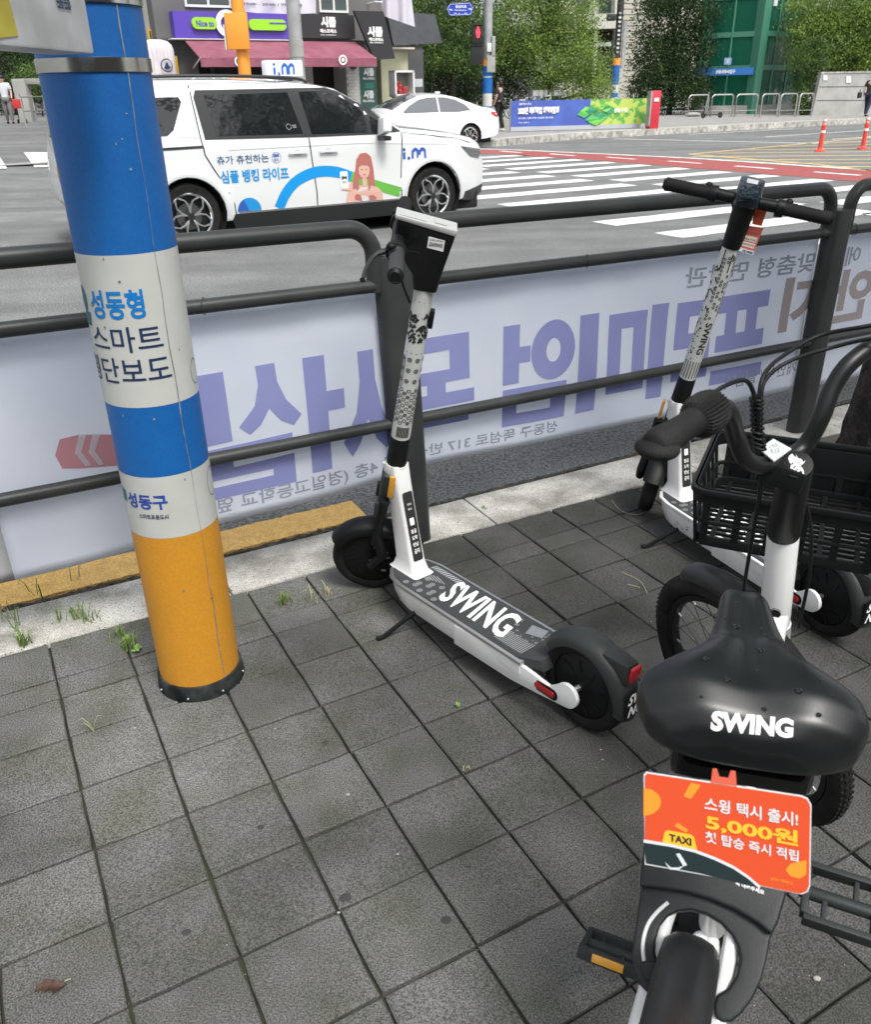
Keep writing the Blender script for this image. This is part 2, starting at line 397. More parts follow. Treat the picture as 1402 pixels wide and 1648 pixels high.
q = [gray(*p) for p in ((-30, 226), (90, 192), (90, 190.5), (-30, 222.5))]; MB().add([p+V(0, 0, .01) for p in q], [(0, 1, 2, 3)]).build('yellow_edge_line', m_yel2, rd, smooth=0, recalc=False)
# ------------------------------------------------------------ pavement of square pavers
TH = .49107; GO = V(-.56, .94, 0); GI = V(cos(TH), sin(TH), 0); GJ = V(-sin(TH), cos(TH), 0); T = .2
def gp(i, j, z=0): return GO+GI*(i*T)+GJ*(j*T)+V(0, 0, z)
pav = MB().add([gp(-40, -30, -.014), gp(60, -30, -.014), gp(60, 6.30, -.014), gp(-40, 6.42, -.014)], [(0, 1, 2, 3)]).build('pavement', m_bed, smooth=0, recalc=False, kind='structure')
def tile_mesh(w_, h_, seed):
    r_ = random.Random(seed); g = .0031; c = .0035; n = 3
    out = []; 
    x0, x1, y0, y1 = -w_/2+g, w_/2-g, -h_/2+g, h_/2-g
    cor = [(x0, y0), (x1, y0), (x1, y1), (x0, y1)]
    for k in range(4):
        a, b = Vector(cor[k]), Vector(cor[(k+1) % 4])
        for q in range(n):
            p = a.lerp(b, q/n); j = .0012 if q else .0022
            out.append((p.x+r_.uniform(-j, j), p.y+r_.uniform(-j, j)))
    N = len(out); vs = [(x, y, -.03) for x, y in out]+[(x, y, -c*.8) for x, y in out]+[(x*(1-2*c/w_), y*(1-2*c/h_), 0) for x, y in out]
    fs = [(i, (i+1) % N, N+(i+1) % N, N+i) for i in range(N)]+[(N+i, N+(i+1) % N, 2*N+(i+1) % N, 2*N+i) for i in range(N)]+[[2*N+i for i in range(N)]]
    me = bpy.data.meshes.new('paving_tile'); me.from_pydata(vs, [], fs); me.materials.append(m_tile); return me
FULL = [tile_mesh(T, T, s) for s in range(7)]; rows = [(j, j+1) for j in range(-14, 4)]+[(4, 4.88), (4.88, 5.35), (5.35, 6.33)]
special = {}
for a, b in rows[-3:]: special[(a, b)] = [tile_mesh(T, T*(b-a), 20+s+int(a*10)) for s in range(4)]
extra = MB()
for (a, b) in rows:
    for i in range(-20, 34):
        c = gp(i+.5, (a+b)/2); d = c-V(0, 0, CAM_H); dep = d.dot(CF)
        vis = False
        if dep > .15:
            px = 701+F_PX*d.dot(CR)/dep; py = 824-F_PX*d.dot(CU)/dep; mg = 150 if a > -4 else 220
            vis = -mg < px < 1402+mg and -200 < py < 1648+mg
        full = (a, b) not in special
        if vis:
            me = rnd.choice(FULL) if full else rnd.choice(special[(a, b)])
            o = link('paving_tile', me, None, pav, loc=(c.x, c.y, rnd.uniform(-.0022, .0012)))
            o.rotation_euler = (R(rnd.uniform(-.45, .45)), R(rnd.uniform(-.45, .45)), TH+(rnd.choice((0, 1, 2, 3))*pi/2 if full else rnd.choice((0, 2))*pi/2)+R(rnd.uniform(-.35, .35)))
        else: extra.box((c.x, c.y, -.012), (T-.006, T*(b-a)-.006, .024), rz=TH)
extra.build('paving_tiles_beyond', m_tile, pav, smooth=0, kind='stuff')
# flat granite kerb, slabs about 1 m long
kst = MB().add([gp(-40, 6.42, -.016), gp(60, 6.30, -.016), gp(60, 7.58, -.016), gp(-40, 7.70, -.016)], [(0, 1, 2, 3)]).build('kerb', m_bed, smooth=0, recalc=False, kind='structure')
kdir = (gp(10, 6.20)-gp(0, 6.36)).normalized(); kn = V(-kdir.y, kdir.x, 0); k0 = gnd(800, 845)
for k in range(-6, 8):
    L = 1.0; c = k0+kdir*(k*L+.5*L)+kn*(.128)+V(0, 0, .0)
    o = MB().box((0, 0, -.03), (L-.006, .25, .064)).build('kerb_stone', m_kerb, kst, bevel=.006, bseg=2); o.location = c; o.rotation_euler = (R(rnd.uniform(-.3, .3)), 0, atan2(kdir.y, kdir.x)+R(rnd.uniform(-.15, .15))); o.location.z = rnd.uniform(.0, .004)
# black crumbly seam between kerb and carriageway
r_ = random.Random(3); vs = []; NN = 700
for i in range(NN):
    p = k0+kdir*(-4.5+i*.014); w0 = .258+r_.uniform(-.003, .004)+.004*sin(i*.11)+.003*sin(i*.37); w1 = .294+r_.uniform(-.006, .007)+.004*sin(i*.07+1)
    for q, ww in enumerate((w0, w0*.7+w1*.3, w0*.3+w1*.7, w1)):
        z = (.003, .004, .002, -.012)[q]+r_.uniform(-.005, .004); vs.append(p+kn*ww+V(0, 0, z))
MB().add(vs, [(4*i+q, 4*i+4+q, 4*i+5+q, 4*i+1+q) for i in range(NN-1) for q in range(3)]).build('gutter_dirt', m_dirt, None, smooth=0, recalc=False, kind='stuff')
# thick yellow no-stopping line beside the kerb
vs = []; NN = 260
for i in range(NN):
    p = k0+kdir*(-4.2+i*.0147)
    for q, ww in enumerate((.292, .296, .33, .38, .43, .462, .466)):
        z = -.02 if q in (0, 6) else .0015+r_.uniform(-.0014, .0014); vs.append(p+kn*(ww+r_.uniform(-.003, .003))+V(0, 0, z))
MB().add(vs, [(7*i+q, 7*i+7+q, 7*i+8+q, 7*i+1+q) for i in range(NN-1) for q in range(6)]).build('yellow_kerb_line', m_yel, rd, smooth=60, recalc=False)
# carriageway edge rises a little towards the kerb
P = [k0+kdir*(-14)+kn*.262, k0+kdir*16+kn*.262, k0+kdir*16+kn*1.3, k0+kdir*(-14)+kn*1.3]
sv = []; 
for i in range(61):
    for j in range(4): q = P[0].lerp(P[1], i/60).lerp(P[3].lerp(P[2], i/60), j/3); sv.append((q.x, q.y, (-.019, -.032, -.046, -.057)[j]))
MB().add(sv, [(i*4+j, i*4+4+j, i*4+5+j, i*4+1+j) for i in range(60) for j in range(3)]).build('road_shoulder', m_asph, rd, smooth=60)
# ------------------------------------------------------------ guard rail and banner
FO = gnd(664, 885); FA = R(29.5); FD = V(cos(FA), sin(FA), 0); FN = V(-sin(FA), cos(FA), 0)
def fpt(s, z, off=0.): return FO+FD*s+FN*(.05+off)+V(0, 0, z)
fence = thing('guard_rail', 'dark grey tubular pedestrian guard rail along the kerb, mirrored banner tied to it', 'railing', tuple(FO), FA)
def fl(s, z, off=0.): return V(s, .05+off, z)
posts = [-2.12, -.008, 2.085, 4.17]
for s in posts:
    z1 = 1.003-.012*s
    MB().prism(rrect(-.063, -.036, .063, .036, .03, 5), -.06, z1+.002, mx4((s+.043*(s < 1), .055, 0), Matrix.Rotation(R(-2.4*(s < 1)), 3, 'Y'))).build('post', m_rail, fence, bevel=.004)
    MB().box((s, .055, z1-.0), (.085, .055, .006)).build('post_cap', m_rail, fence, bevel=.002)
def zt(s): return 1.088-.010*s
def z2(s): return .917-.012*s
def z3(s): return .463-.018*s
for a, b in zip(posts[:-1], posts[1:]):
    a0, b0 = a+.062, b-.062
    path = [(a0, .9), (a0, zt(a0)-.085)]+[(a0+.085-.085*cos(t), zt(a0)-.085+.085*sin(t)) for t in [R(q) for q in range(10, 91, 10)]]
    path += [(b0-.085+.085*sin(t), zt(b0)-.085+.085*cos(t)) for t in [R(q) for q in range(0, 91, 10)]]+[(b0, .9)]
    MB().tube([fl(s, z, .005) for s, z in path], .0262, 14).build('top_rail', m_rail, fence, smooth=50)
    MB().cyl(fl(a+.03, z2(a)), fl(b-.03, z2(b)), .0205, seg=14).build('middle_rail', m_rail, fence)
    MB().cyl(fl(a+.03, z3(a)), fl(b-.03, z3(b)), .0195, seg=14).build('lower_rail', m_rail, fence)
# banner, printed on the street side; the print shows through reversed
m_ban = mat('banner_cloth', (.84, .875, .94), .55, bump=.4, bscale=11, bdist=.010, c2=(.80, .84, .91), vscale=3, transl=.58)
m_banp = mat('banner_print_purple', (.34, .365, .66), .55, c2=(.36, .385, .67), vscale=6, transl=.4)
m_bang = mat('banner_print_grey', (.28, .31, .38), .55)
m_banb = mat('banner_print_brown', (.33, .29, .30), .55)
m_banr = mat('banner_print_red', (.50, .24, .28), .55)
m_bane = mat('banner_grey_end', (.40, .41, .43), .6)
def bm_map(off=0.):
    def f(s, z):
        dz = s*(.012+(.9-z)*.032); wv = .008*sin(s*2.6+.6)*((.9-z)/.65)+.003*sin(s*9+z*7)+.0022*sin(s*23+z*5)*max(0, (z-.6)/.3)+.004*sin(z*9+s)
        return fl(s, z-dz-max(0, -s)*.05*max(0, .9-z)/.6+(.018*max(0, .45-z)/.2 if s > .05 else 0)+(.004*sin(s*7.5) if z < .4 else 0), .034+off+wv)
    return f
ban = thing('banner', 'white cloth banner with purple Korean lettering seen reversed, tied behind the rail bars', 'banner', tuple(FO), FA, None)
for a, b, mt, nm in ((-2.05, -1.232, m_bane, 'grey_end'), (-1.232, 2.02, m_ban, 'cloth'), (2.03, 4.1, m_ban, 'cloth')):
    n = int((b-a)/.03); vs = []; f = bm_map()
    for i in range(n+1):
        for j in range(23): vs.append(f(a+(b-a)*i/n, .252+(.905-.252)*j/22))
    o = MB().add(vs, [(i*23+j, (i+1)*23+j, (i+1)*23+j+1, i*23+j+1) for i in range(n) for j in range(22)]).build(nm, mt, ban, smooth=80)
    md = o.modifiers.new('thickness', 'SOLIDIFY'); md.thickness = .0006; md.offset = 1
fm = bm_map(-.0022); Zb, Zt_ = .362, .722
def rc(x0, y0, x1, y1): return ([(x0, y0), (x1, y0), (x1, y1), (x0, y1)], [(0, 1, 2, 3)])
def arc_ring(cx, cy, rx, ry, hx, hy, n=28): return ([(cx+a_*cos(2*pi*k/n), cy+b_*sin(2*pi*k/n)) for a_, b_ in ((hx, hy), (rx, ry)) for k in range(n)], [(k, (k+1) % n, n+(k+1) % n, n+k) for k in range(n)])
def siot(x0, y0, x1, y1):
    P = [(.34, 1), (.64, 1), (.63, .72), (.72, .42), (1.0, .15), (.84, 0), (.66, .12), (.50, .34), (.34, .12), (.14, 0), (0, .15), (.22, .42), (.33, .72)]
    q = [(x0+(x1-x0)*x, y0+(y1-y0)*y) for x, y in P]; return cdt(q, .12)
GLY = {'프': [rc(0, .80, 1, .98), rc(.2, .56, .42, .80), rc(.6, .56, .82, .80), rc(.03, .38, .97, .56), rc(0, 0, 1, .17)],
 '리': [rc(0, .82, .60, .98), rc(.38, .64, .60, .82), rc(0, .48, .60, .64), rc(0, .28, .24, .48), rc(0, .12, .60, .28), rc(.74, -.04, 1, 1)],
 '미': [rc(0, .80, .58, .96), rc(0, .28, .2, .80), rc(.38, .28, .58, .80), rc(0, .12, .58, .28), rc(.73, -.04, 1, 1)],
 '엄': [arc_ring(.31, .70, .31, .30, .10, .12), rc(.78, .42, 1, 1), rc(.63, .62, .78, .78), rc(.1, .22, 1, .37), rc(.1, .10, .32, .22), rc(.8, .10, 1, .22), rc(.1, -.04, 1, .10)],
 '독': [rc(.06, .86, .94, 1), rc(.06, .68, .32, .86), rc(.06, .56, .94, .68), rc(.38, .46, .62, .56), rc(0, .33, 1, .46), rc(.08, .13, .95, .26), rc(.7, -.06, .95, .13)],
 '서': [siot(-.02, .02, .60, .98), rc(.76, -.04, 1, 1), rc(.56, .50, .76, .68)],
 '실': [siot(0, .44, .66, 1), rc(.74, .42, 1, 1), rc(.12, .26, 1, .38), rc(.76, .19, 1, .26), rc(.12, .09, 1, .19), rc(.12, .03, .36, .09), rc(.12, -.08, 1, .03)]}
for ch, a, b in (('프', 1.465, 1.775), ('리', 1.115, 1.44), ('미', .765, 1.095), ('엄', .43, .745), ('독', .0, .308), ('서', -.315, -.02), ('실', -.645, -.335)):
    ps = [([(b-(b-a)*x, Zb+(Zt_-Zb)*y) for x, y in v_], f_) for v_, f_ in GLY[ch]]
    flat('large_letter', ps, fm, m_banp, ban, .05)
flat('lettering', [tx('성동구 뚝섬로 317 반석빌딩 4층 (경일고등학교 옆)', -.66, .278, .69, .336, .012, mirror=True)], fm, m_bang, ban, .03)
flat('lettering', [tx('에 딱 맞춤형 면학관', 1.27, .765, 2.33, .842, .015, mirror=True)], fm, m_bang, ban, .03)
flat('lettering', [tx('개인석 / 몰입석', 1.56, .328, 2.02, .39, .012, mirror=True)], fm, m_bang, ban, .03)
flat('lettering', [tx('안', 2.19, .53, 2.48, .75, .035, mirror=True)], fm, m_banb, ban, .03); flat('lettering', [tx('지', 1.86, .53, 2.16, .75, .035, mirror=True)], fm, m_banb, ban, .03)
pc_ = [(-1.055, .575), (-1.035, .615), (-.985, .618), (-.84, .590), (-.84, .502), (-1.0, .525), (-1.045, .535)]
flat('red_pencil_print', [pp(pc_)], fm, m_banr, ban, .03)
f2 = bm_map(-.0032)
for dx in (0, .035):
    flat('red_pencil_print', [pp([(-.985+dx, .618-dx*.2), (-1.005+dx, .57-dx*.15), (-.985+dx, .528-dx*.15), (-.970+dx, .528-dx*.15), (-.988+dx, .57-dx*.15), (-.965+dx, .616-dx*.2)])], f2, m_ban, ban, .03)
for s in (-1.9, -1.25, -.6, .1, .75, 1.4, 1.98, 2.2, 3.): # ties round the middle rail
    MB().tube([fl(s+.012*cos(t), z2(s)+.0235*sin(t), .0235*cos(t)) for t in [R(q) for q in range(0, 361, 24)]], .0012, 5).build('tie', m_rail, ban)
# ------------------------------------------------------------ striped pole
PC = V(-.661, 1.889, 0); PR = .1065; PA = atan2(-PC.y, -PC.x)
m_pblue = mat('pole_blue_film', (.002, .098, .35), .5, c2=(.003, .108, .36), vscale=5, bump=.35, bscale=34, bdist=.003, fine=.06, fscale=160)
m_pwhite = mat('pole_white_film', (.50, .515, .485), .42, c2=(.46, .475, .445), vscale=9, bump=.1, bscale=40)
m_porange = mat('pole_orange_film', (.56, .25, .018), .5, c2=(.52, .235, .02), vscale=7, bump=.15, bscale=35, fine=.06, fscale=140)
m_seam = mat('pole_seam_grime', (.12, .125, .125), .8, c2=(.28, .29, .29), vscale=25)
pole = thing('striped_pole', 'thick round pole wrapped in blue, white and orange bands with Korean lettering', 'pole', tuple(PC))
MB().cyl((0, 0, -.01), (0, 0, .042), .118, .1125, 40).build('base_ring', mat('pole_base_black', (.006, .007, .008), .6, spec=.2, c2=(.04, .045, .045), vscale=20), pole, bevel=.003)
for k in range(0, 10, 3):
    a = PA-1.2+k*.27; MB().ball((.1165*cos(a), .118*sin(a), .012+.018*((k*7) % 3)/2), .0035, 8, 6).build('bolt', m_alu, pole)
def band(z0, z1, mt, r=PR): return MB().lathe([(r, z0), (r, z0+(z1-z0)*.5), (r, z1)], seg=48).build('colour_band', mt, pole, smooth=60, recalc=False)
band(.03, .49, m_porange); band(.49, .651, m_pwhite, PR+.0004); band(.651, .822, m_pblue); band(.822, 1.152, m_pwhite, PR+.0004); band(1.152, 2.3, m_pblue)
MB().cyl((0, 0, 2.3), (0, 0, 4.6), PR-.004, seg=40).build('upper_shaft', m_rail, pole)
MB().lathe([(PR+.0005, 1.486), (PR+.003, 1.487), (PR+.003, 1.511), (PR+.0005, 1.512)], seg=48).build('metal_strap', m_steel, pole, smooth=20, recalc=False)
pm = lambda off: (lambda u, z: V((PR+off)*cos(PA+u/PR), (PR+off)*sin(PA+u/PR), z))
sw = []; 
for i in range(90):
    z = .035+i*.0255; u = .058+.0025*sin(z*5)+.0012*sin(z*31)+r_.uniform(-.0006, .0006); ww = .0007+.0005*sin(z*9)+r_.uniform(0, .0004); sw += [(u-ww, z), (u+ww, z)]
flat('seam', [(sw, [(2*i, 2*i+1, 2*i+3, 2*i+2) for i in range(89)])], pm(.0012), m_seam, pole)
m_ltb = mat('lettering_blue', (.0, .17, .50), .5); m_ltd = mat('lettering_navy', (.012, .03, .09), .5)
flat('lettering', [tx('성동형', -.108, 1.02, .016, 1.082, .028)], pm(.0014), m_ltb, pole, .012)
flat('lettering', [tx('스마트', -.128, .948, .042, 1.004, .008)], pm(.0014), m_ltd, pole, .012)
flat('lettering', [tx('횡단보도', -.172, .877, .05, .936, .008)], pm(.0014), m_ltd, pole, .012)
flat('lettering', [tx('성동구', -.116, .568, -.008, .607, .03)], pm(.0014), mat('lettering_royal', (.02, .06, .33), .5), pole, .012)
flat('lettering', [tx('스마트포용도시', -.085, .542, -.012, .555, .02)], pm(.0014), m_ltd, pole, .012)
for q_ in (circ(-.142, 1.055, .016, 16, .03), [(-.16, 1.0), (-.125, 1.0), (-.118, 1.03), (-.15, 1.03)], [(-.148, .575), (-.125, .575), (-.122, .605), (-.145, .61)]): flat('emblem', [pp(q_)], pm(.0014), mat('emblem_teal', (.03, .13, .17), .5), pole, .012)
def ringp(cx, cz, r1, r0, n=28, ry=1.): return ([(cx+r*cos(2*pi*k/n), cz+ry*r*sin(2*pi*k/n)) for r in (r0, r1) for k in range(n)], [(k, (k+1) % n, n+(k+1) % n, n+k) for k in range(n)])
for q_ in (ringp(.128, .875, .020, .0188, ry=1.5), ringp(.13, .595, .024, .0228, ry=1.6)): flat('emblem', [q_], pm(.0014), m_ltd, pole, .012)
for k in range(14):
    a = rnd.uniform(-.13, .12); z = rnd.uniform(.08, 1.45)
    flat('scuff', [pp(circ(a, z, rnd.uniform(.0012, .003), 6, rnd.uniform(.0012, .004)))], pm(.0013), m_seam, pole)
# poster box strapped to the pole at head height
A = gnd(153, 88, 1.511); B = gnd(32, 77, 1.511); bd = (B-A).normalized(); bn = V(-bd.y, bd.x, 0)
if bn.dot(PC-A) < 0: bn = -bn
pb = thing('poster_box', 'white poster box with red and yellow print strapped to the striped pole', 'sign', tuple(A), atan2(bd.y, bd.x))
sy = 1 if V(-sin(pb.rotation_euler.z), cos(pb.rotation_euler.z), 0).dot(bn) > 0 else -1
m_pbx = mat('poster_white', (.66, .67, .69), .5, c2=(.46, .47, .48), vscale=9)
MB().box((.2, sy*.04, .25), (.40, .08, .50)).build('box', m_pbx, pb, bevel=.006)
pf = lambda u, z: V(u, -sy*.0015, z); ub = (B-A).length
for nm, poly, c in (('print_patch', [(ub+.0, .015), (.40, .0), (.40, .13), (ub+.01, .12)], (.55, .48, .05)), ('print_patch', [(ub-.015, .10), (ub+.01, .11), (ub+.012, .50), (ub-.02, .50)], (.40, .05, .06)), ('print_patch', [(ub+.014, .125), (.40, .13), (.40, .50), (ub+.016, .50)], (.03, .22, .42))):
    flat(nm, [pp(poly)], pf, mat('poster_%d' % int(c[0]*100), c, .5, var=.3, vscale=12), pb)
flat('lettering', [tx('국립극장', .065, .060, .115, .082, .04, rot=pi), tx('포스터', .075, .088, .110, .096, .02, rot=pi)], lambda u, z: V(u, -sy*.002, z), m_ltd, pb)
MB().lathe([(PR+.001, 1.60), (PR+.004, 1.60), (PR+.004, 1.618), (PR+.001, 1.618)], seg=40).build('strap', m_steel, pole)
# ------------------------------------------------------------ electric scooters
m_deck = mat('deck_mat', (.030, .034, .036), .7, bump=.5, bscale=500, c2=(.042, .046, .046), vscale=18)
m_deckp = mat('deck_print_grey', (.33, .35, .35), .6)
m_tyre = mat('tyre_rubber', (.010, .010, .010), .7, spec=.2, bump=.6, bscale=350, c2=(.020, .0195, .0185), vscale=20)
m_sleeve = mat('stem_sleeve_white', (.62, .64, .61), .35, coat=.2, c2=(.55, .57, .54), vscale=14)
m_orange_tag = mat('tag_orange', (.70, .10, .025), .45)
def wheel_parts(parent, C, ax, Rr, rt, hubr, hubm=None, treads=0):
    """fat scooter wheel: tyre > hub; C centre, ax axle direction"""
    prof = [(Rr-rt*1.25, -rt*.72), (Rr-rt*.6, -rt*.95), (Rr-rt*.2, -rt*.72), (Rr, -rt*.25), (Rr, rt*.25), (Rr-rt*.2, rt*.72), (Rr-rt*.6, rt*.95), (Rr-rt*1.25, rt*.72)]
    ty = MB().lathe(prof, c=C, axis=ax, seg=48, close=True).build('tyre', m_tyre, parent, smooth=50)
    h = MB().lathe([(0, -rt*.95), (hubr*.35, -rt*.98), (hubr*.5, -rt*.9), (hubr*.92, -rt*.82), (hubr, -rt*.6), (hubr, rt*.6), (hubr*.92, rt*.82), (hubr*.5, rt*.9), (hubr*.35, rt*.98), (0, rt*.95)], c=C, axis=ax, seg=36)
    Fm = frame(ax); C = Vector(C)
    for k in range(9):
        a = 2*pi*k/9
        for sgn in (-1, 1):
            p = C+Fm @ V(hubr*.68*cos(a), hubr*.68*sin(a), sgn*rt*.9); h.box(p, (hubr*.36, .004, .003), rot3=Fm @ Matrix.Rotation(a+.35, 3, 'Z'))
    hb = h.build('hub', hubm or m_black, ty, smooth=40)
    nut = MB()
    for sgn in (-1, 1): nut.cyl(C+Fm @ V(0, 0, sgn*rt*.9), C+Fm @ V(0, 0, sgn*(rt+.016)), .009, .007, 6)
    nut.build('axle_nut', m_alu, ty)
    return ty
def doodles(kind, cm, parent, mt, L):
    """black line print on the white sleeve: u round the tube, v up it"""
    r_ = random.Random(11 if kind else 4); P = []
    def ln(a, b, w_=.0011):
        w_ = w_*1.8
        a, b = Vector(a), Vector(b); d = (b-a).normalized(); n = Vector((-d.y, d.x))*w_/2; P.append(([tuple(a-n), tuple(b-n), tuple(b+n), tuple(a+n)], [(0, 1, 2, 3)]))
    def rg(x, y, r1, r0): P.append(ringp(x, y, r1, r0, 12))
    if not kind:
        for k in range(8): # lattice
            for y0 in (L*.82, L*.60):
                ln((-.05+k*.014, y0), (-.02+k*.014, y0+.045), .0007); ln((-.02+k*.014, y0), (-.05+k*.014, y0+.045), .0007)
        for k in range(80): # squiggles
            x = r_.uniform(-.045, .045); y = r_.uniform(L*.66, L*.83); s_ = r_.choice((-1, 1)); l_ = r_.uniform(.005, .013)
            ln((x, y), (x+s_*l_*.7, y+l_), .003); 
            if r_.random() < .5: ln((x+s_*l_*.7, y+l_), (x+s_*l_*.7+.006, y+l_), .003)
        for y in (L*.42, L*.49, L*.56):
            for x in (-.03, -.008, .014, .036):
                rg(x, y, .0066, .0045); rg(x, y, .0026, 0.0002)
        for k in range(60):
            x = -.05+(k % 10)*.0105; y = L*.13+(k//10)*.019+(.009 if k % 2 else 0); 
            for q in range(6): 
                a = q*pi/3; ln((x+.005*cos(a), y+.005*sin(a)), (x+.005*cos(a+pi/3), y+.005*sin(a+pi/3)), .0011)
            if k % 3 == 0: rg(x, y, .0022, .0002)
        for k in range(9): ln((-.012+k*.004, .012), (-.012+k*.004, L*.1), .0016)
        for k in range(26): ln((-.034, L*.36+k*.0036), (-.020, L*.36+k*.0036+.003), .0013)
    else:
        for k in range(60):
            x = -.005+r_.choice((0, .012, .024, .036)); y = L*.5+(k % 17)*.0125+(x*.4); rg(x, y, .0045, .0022)
        for k in range(40):
            x = r_.uniform(-.045, -.008); y = r_.uniform(L*.52, L*.86); ln((x, y), (x+r_.uniform(-.008, .008), y+r_.uniform(.003, .012)), .0028)
        for k in range(12): ln((-.05+k*.009, .01), (-.05+k*.009, L*.16), .0015)
        for k in range(40):
            x = r_.uniform(-.04, -.008); y = r_.uniform(L*.14, L*.48); rg(x, y, .003, .0014) if k % 2 else ln((x, y), (x+.006, y+.004), .0016)
        ln((-.012, L*.86), (-.012, L*.99), .002); ln((.014, L*.84), (.014, L*.97), .002)
        P.append(tx('▲', .018, L*.92, .026, L*.96)); 
    flat('sleeve_print', P, cm, mt, parent, kind='stuff')
    if kind: flat('lettering', [tx('SWING', .002, L*.22, .024, L*.47, .03, rot=-pi/2)], cm, mt, parent, .01)
def scooter(loc, hd, steer, label, kind):
    t = thing('electric_scooter', label, 'scooter', loc, R(hd), 'shared electric scooters by the railing')
    # ---- deck
    def outl(w_, x0, x1, tip):
        r = []
        r += [(x0, -w_), (x1-.10, -w_), (x1-.045, -w_*.86), (x1-.012, -w_*.55), (x1, -w_*.2), (x1, w_*.2), (x1-.012, w_*.55), (x1-.045, w_*.86), (x1-.10, w_), (x0, w_)]; return r
    lower = MB(); A = outl(.068, .20, .70, 0); B = outl(.083, .17, .755, 0); C2 = outl(.083, .17, .765, 0); vs = []
    for P, z in ((A, .062), (outl(.078, .19, .735, 0), .072), (B, .105), (C2, .138)): vs += [(x, y, z) for x, y in P]
    n = len(A); fs = [list(range(n))[::-1], [3*n+i for i in range(n)]]
    for k in range(3): fs += [(k*n+i, k*n+(i+1) % n, (k+1)*n+(i+1) % n, (k+1)*n+i) for i in range(n)]
    MB().add(vs, fs).build('deck_body', m_whitep, t, bevel=.003)
    MB().prism(outl(.0865, .165, .775, 0), .136, .146).build('deck_edge_trim', m_alu if not kind else m_whitep, t, bevel=.0025)
    MB().prism(outl(.0765, .175, .765, 0), .146, .1475).build('deck_mat', m_deck, t)
    dm = lambda u, v: V(.70-u, -v, .1486)      # u towards the tail, v to the right side
    flat('lettering', [tx('SWING', .150, -.052, .415, .062, .028, slant=-.03)], dm, m_whitem, t, .06)
    P = []; r_ = random.Random(5)
    for k in range(14):
        x = .035+(k % 5)*.032; y = -.062+(k//5)*.024+(.01 if k % 2 else 0); q = ringp(x, y, .0085, .0065, 14); P.append(q); P.append(ringp(x, y, .004, .002, 10))
    for k in range(7): P.append(pp([(-.005+k*.013, .0+k*.004), (.045+k*.013, -.012+k*.004), (.045+k*.013, -.0095+k*.004), (-.005+k*.013, .0025+k*.004)]))
    for k in range(16): x = .41+k*.0065; P.append(pp([(x, -.06), (x+.0022, -.06), (x+.0022, -.01+.002*(k % 4)), (x, -.01+.002*(k % 4))]))
    for k in range(26): x, y = r_.uniform(.36, .51), r_.uniform(-.01, .06); s_ = r_.uniform(.003, .008); P += [pp([(x-s_, y), (x, y-s_*.2), (x+s_, y), (x, y+s_*.2)]), pp([(x, y-s_), (x+s_*.2, y), (x, y+s_), (x-s_*.2, y)])]
    for k in range(12): x = .02+k*.011; P.append(pp([(x, .045), (x+.006, .045), (x+.012, .066), (x+.006, .066)]))
    for i_, q in enumerate(P): P[i_] = (q[0], q[1])
    flat('deck_print', P, lambda u, v: V(.70-u, -v, .1482), m_deckp, t, kind='stuff')
    if not kind:
        flat('sticker', [pp([(.455, .012), (.50, .03), (.49, .066), (.44, .055)])], lambda u, v: V(.70-u, -v, .1492), m_alu, t)
    # ---- arms to the rear axle, reflectors
    for s in (-1, 1):
        a = [(.42, .132), (.215, .138), (.13, .128), (.075, .120), (.052, .138)]+[(.02+.034*cos(t), .122+.034*sin(t)) for t in [R(q) for q in range(50, 275, 18)]]+[(.10, .078), (.205, .068), (.42, .070)]
        MB().prism(a, 0, .012, Matrix(((1, 0, 0, 0), (s*.035, 0, 1, s*.068-.006), (0, 1, 0, 0), (0, 0, 0, 1)))).build('rear_arm', m_whitep, t, bevel=.003)
        y = s*(.072 if s > 0 else .072); q = rrect(.045, .088, .128, .120, .014)
        def P3(poly, d0, d1): return MB().prism(poly, d0, d1, Matrix(((1, 0, 0, 0), (0, 0, s, s*.072), (0, 1, 0, 0), (0, 0, 0, 1))))
        bz = P3(q, 0, .006).build('reflector_bezel', m_black, t, bevel=.0015)
        P3(rrect(.053, .095, .120, .113, .008), .006, .0085).build('reflector', m_redref, bz, bevel=.001)
    MB().add([(.20, -.08, .146), (.20, .08, .146), (.12, .06, .165), (.12, -.06, .165), (.20, -.08, .13), (.20, .08, .13), (.11, .055, .13), (.11, -.055, .13)], [(0, 1, 2, 3), (4, 5, 6, 7), (0, 3, 7, 4), (1, 2, 6, 5), (2, 3, 7, 6), (0, 1, 5, 4)]).build('tail_cover', m_deck, t, bevel=.004)
    wheel_parts(t, (.02, 0, .125), (0, 1, 0), .125, .029, .088)
    # ---- rear mudguard
    vs = []; NA = 22; prof = [(-.040, -.026), (-.040, -.008), (-.030, .003), (-.012, .009), (.012, .009), (.030, .003), (.040, -.008), (.040, -.026), (.037, -.026), (.036, -.008), (.027, 0), (-.027, 0), (-.036, -.008), (-.037, -.026)]
    for k in range(NA+1):
        a = R(148-150*k/NA) if False else R(38+152*k/NA); rr = .137+.003*sin(pi*k/NA)
        vs += [(.02+(rr+dz)*cos(a), y*(1 if k < NA-5 else 1-.05*(k-NA+5)), .125+(rr+dz)*sin(a)) for y, dz in prof]
    n = len(prof); MB().add(vs, [(k*n+i, k*n+(i+1) % n, (k+1)*n+(i+1) % n, (k+1)*n+i) for k in range(NA) for i in range(n)]+[list(range(n)), [NA*n+i for i in range(n)]]).build('rear_mudguard', m_dgrey, t, smooth=50)
